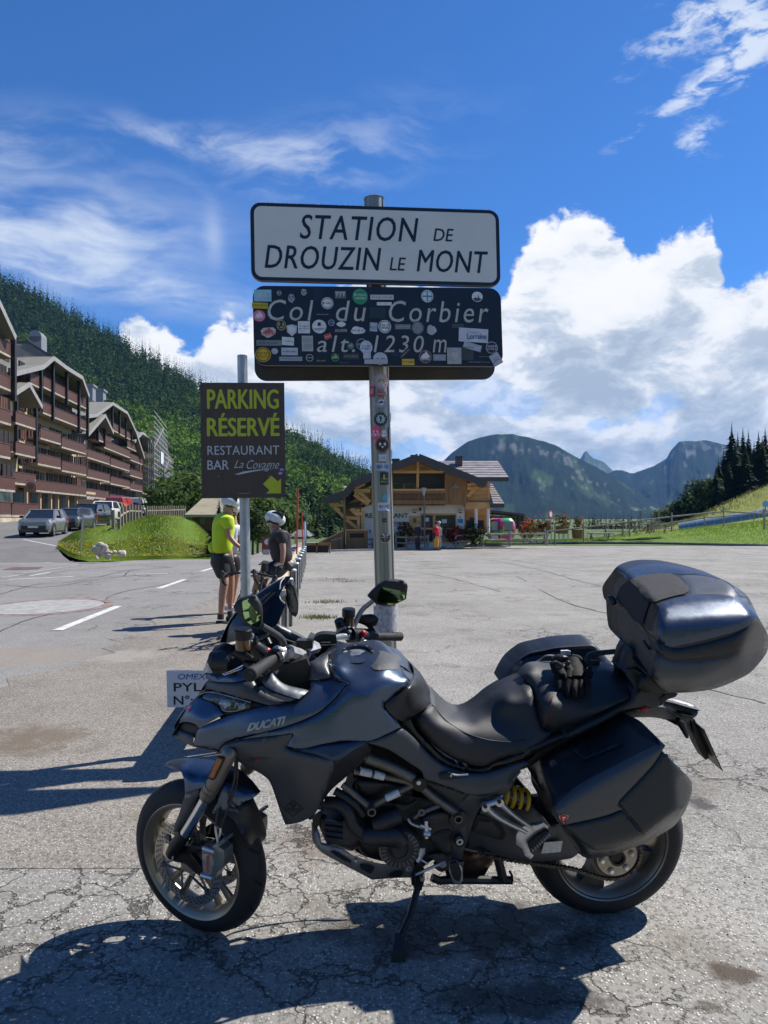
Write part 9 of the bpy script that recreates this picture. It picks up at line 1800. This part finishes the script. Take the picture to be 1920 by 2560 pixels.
for x in np.concatenate([rs_.uniform(760,1240,120),rs_.uniform(1130,1260,30)]):
 d = rs_.uniform(135,190); b = np.array(tuple(at(*cr('W',x,535),d))); H = (at(0,cr('W',x,rs_.uniform(455,505)+(1000-x)*.04)[1],d).z-b[2]); T = tmpl[rs_.integers(6)]*np.array([1.1,1.1,1])*max(3,H)+b; C_.append(T); tn_.append(np.repeat(np.array([[.022,.040,.018]])*rs_.uniform(.6,1.3),len(T),0))
soup('spruce_belt',np.concatenate(C_),np.concatenate(tn_),FORM,kind='stuff',label='belt of small dark spruces beyond the lawn')
for i,(k,x,y,yt,R,kind,tn3,d,lab) in enumerate((('L',1130,1720,1400,.17,'spruce',SPT,130,'dark spruce just right of the scaffolding'),('L',1180,1700,1440,.2,'spruce',SPT,140,'spruce between the scaffolding and the chalets'),('L',1225,1640,1340,.19,'spruce',SPT,160,'tall spruce above the low grey roofed house'),('L',1330,1650,1370,.22,'spruce',SPT,165,'tall spruce left of the parking board'),('L',1290,1650,1400,.2,'spruce',SPT,170,'spruce in the middle of the three above the grey roofed house'),('L',1190,1730,1530,2.6,'tree',(.08,.13,.03),95,'light green leafy tree right of the scaffolding'),('L',1300,1740,1560,2.6,'tree',(.075,.12,.03),90,'bright leafy tree behind the tan roof'),('L',1150,1760,1600,1.8,'tree',(.05,.09,.02),85,'low leafy tree at the foot of the scaffolding'),
 ('K',330,860,235,.32,'spruce',(.025,.042,.02),36,'broad dark spruce behind the cyclist in yellow'),('K',800,900,230,1.7,'tree',(.065,.105,.022),42,'leafy tree with drooping twigs between the post and the seated cyclist'),('K',740,900,320,1.4,'tree',(.035,.06,.018),40,'darker leafy tree right behind the steel post'),('K',1060,640,370,2.2,'tree',(.06,.10,.022),80,'round leafy tree above the seated cyclist'),('K',1150,660,440,2.4,'tree',(.07,.115,.025),85,'leafy tree right of the seated cyclist'),('K',1530,770,290,.20,'spruce',SPT,75,'tall dark spruce left of the restaurant'),('K',1640,770,420,.2,'spruce',SPT,85,'spruce close to the restaurant eave'),('K',1440,770,470,.22,'spruce',SPT,90,'smaller spruce behind the snow poles'),('K',1230,650,480,2.0,'tree',(.055,.09,.02),95,'leafy tree above the dark red hut'),('R',60,640,380,.2,'spruce',SPT,80,'spruce left of the restaurant terrace stair'),('R',150,640,420,.22,'spruce',SPT,82,'spruce half hidden by the restaurant stair rail'),('R',295,250,170,.2,'spruce',SPT,300,'single small spruce standing out against the far blue peak'))):
 b = at(*cr(k,x,y+8),d); H = at(*cr(k,x,yt),d).z-b.z; tn3 = tuple(v*1.35 for v in tn3); tree_thing('spruce' if kind == 'spruce' else 'leafy_tree',lab,b,H,H*R if kind == 'spruce' else R*H/4.2 if d < 60 else R*1.5,kind,tn3,200+i,'trees round the bank and houses',1.2 if d < 60 else .55)
random.seed(9)
for i,(x,y,H) in enumerate(((-9,-16,11),(-4,-19,13),(2,-18,12),(7,-21,14),(12,-17,11),(17,-20,12))): tree_thing('spruce','spruce at the edge of the lot behind the viewer, number %s from the left' % ords[i],Vector((x,y,0)),H,2.3,'spruce',SPT,300+i,'spruces behind the viewer',.7)
# ---------------------------------------------------------------- grass blades, flowers, loose gravel
def scatter(name,lab,pts,h,tints,wd=.3,seed=1):
 r = np.random.default_rng(seed); P = np.array(pts); n = len(P); a = r.uniform(0,2*PI,n); H = h*r.uniform(.5,1.4,n); W_ = H*wd; e_ = np.stack([np.cos(a),np.sin(a),a*0],1)*W_[:,None]/2; tp = P+np.stack([r.normal(0,.25,n)*H,r.normal(0,.25,n)*H,H],1)
 soup(name,np.stack([P-e_,P+e_,tp],1),np.array(tints)[r.integers(0,len(tints),n)]*r.uniform(.7,1.25,(n,1)),LEAFM,kind='stuff',label=lab)
def on_grid(G,n,seed,v0=0,v1=1):
 r = np.random.default_rng(seed); nv,nu = G.shape[:2]; u = r.uniform(0,nu-1.001,n); v = r.uniform(v0*(nv-1),v1*(nv-1)-.001,n); i,j = v.astype(int),u.astype(int); fu,fv = (u-j)[:,None],(v-i)[:,None]
 return G[i,j]*(1-fu)*(1-fv)+G[i,j+1]*fu*(1-fv)+G[i+1,j]*(1-fu)*fv+G[i+1,j+1]*fu*fv
scatter('bank_grass_blades','long meadow grass of the bank',on_grid(bank,34000,3,0,.8),.13,[(.22,.34,.04),(.17,.28,.03),(.26,.34,.05),(.30,.32,.08)],.25,3); scatter('bank_flowers','yellow and white meadow flowers on the bank',on_grid(bank,4200,5,.1,.55)[:3600]+np.array([0,0,.10]),.045,[(.65,.52,.02),(.60,.50,.03),(.62,.5,.02),(.6,.6,.5)],1.3,4)
scatter('lawn_grass_blades','short grass of the lawn',on_grid(lawn,32000,6,0,.6),.16,[(.24,.36,.05),(.18,.29,.04),(.28,.36,.07)],.35,6); scatter('hill_grass_blades','dry grass of the hillside meadow',on_grid(hillr,16000,8,0,.75),.5,[(.30,.31,.08),(.22,.26,.06),(.34,.30,.12)],.3,8)
r = np.random.default_rng(21)
def tuft(cx_,cy_,n,s,col,h): c = gp(cx_,cy_); P = np.stack([r.normal(c.x,s*1.6,n),r.normal(c.y,s,n),np.full(n,GZ(c.y)+.004)],1); return P
scatter('weed_tufts','dry grass tufts growing through the gravel',np.concatenate([tuft(800,1546,260,.10,0,0),tuft(816,1507,150,.12,0,0),tuft(870,1455,60,.12,0,0),tuft(845,1449,40,.1,0,0)]),.05,[(.22,.20,.07),(.16,.17,.05)],.3,12)
n = 5200; d = 1.7+r.random(n)**1.6*9; X = (r.uniform(-.56,.56,n))*d; X = np.where((X < -3.4),-3.3,X); s = .003+.0035*r.random(n)**5; T = np.array([[(1,0,0),(-.5,.87,0),(0,0,.8)],[(-.5,.87,0),(-.5,-.87,0),(0,0,.8)],[(-.5,-.87,0),(1,0,0),(0,0,.8)]])
a = r.uniform(0,2*PI,n); c_,s_ = np.cos(a),np.sin(a); R_ = np.zeros((n,3,3)); R_[:,0,0] = c_; R_[:,0,1] = -s_; R_[:,1,0] = s_; R_[:,1,1] = c_; R_[:,2,2] = 1
Q = np.einsum('nij,tkj->ntki',R_,T)*s[:,None,None,None]+np.stack([X,d,np.full(n,.005)],1)[:,None,None]; soup('loose_gravel',Q.reshape(-1,3,3),np.repeat(r.uniform(.12,.5,(n,1))*np.array([[1,.96,.88]]),3,0),FORM,kind='stuff',label='loose gravel stones on the worn asphalt')
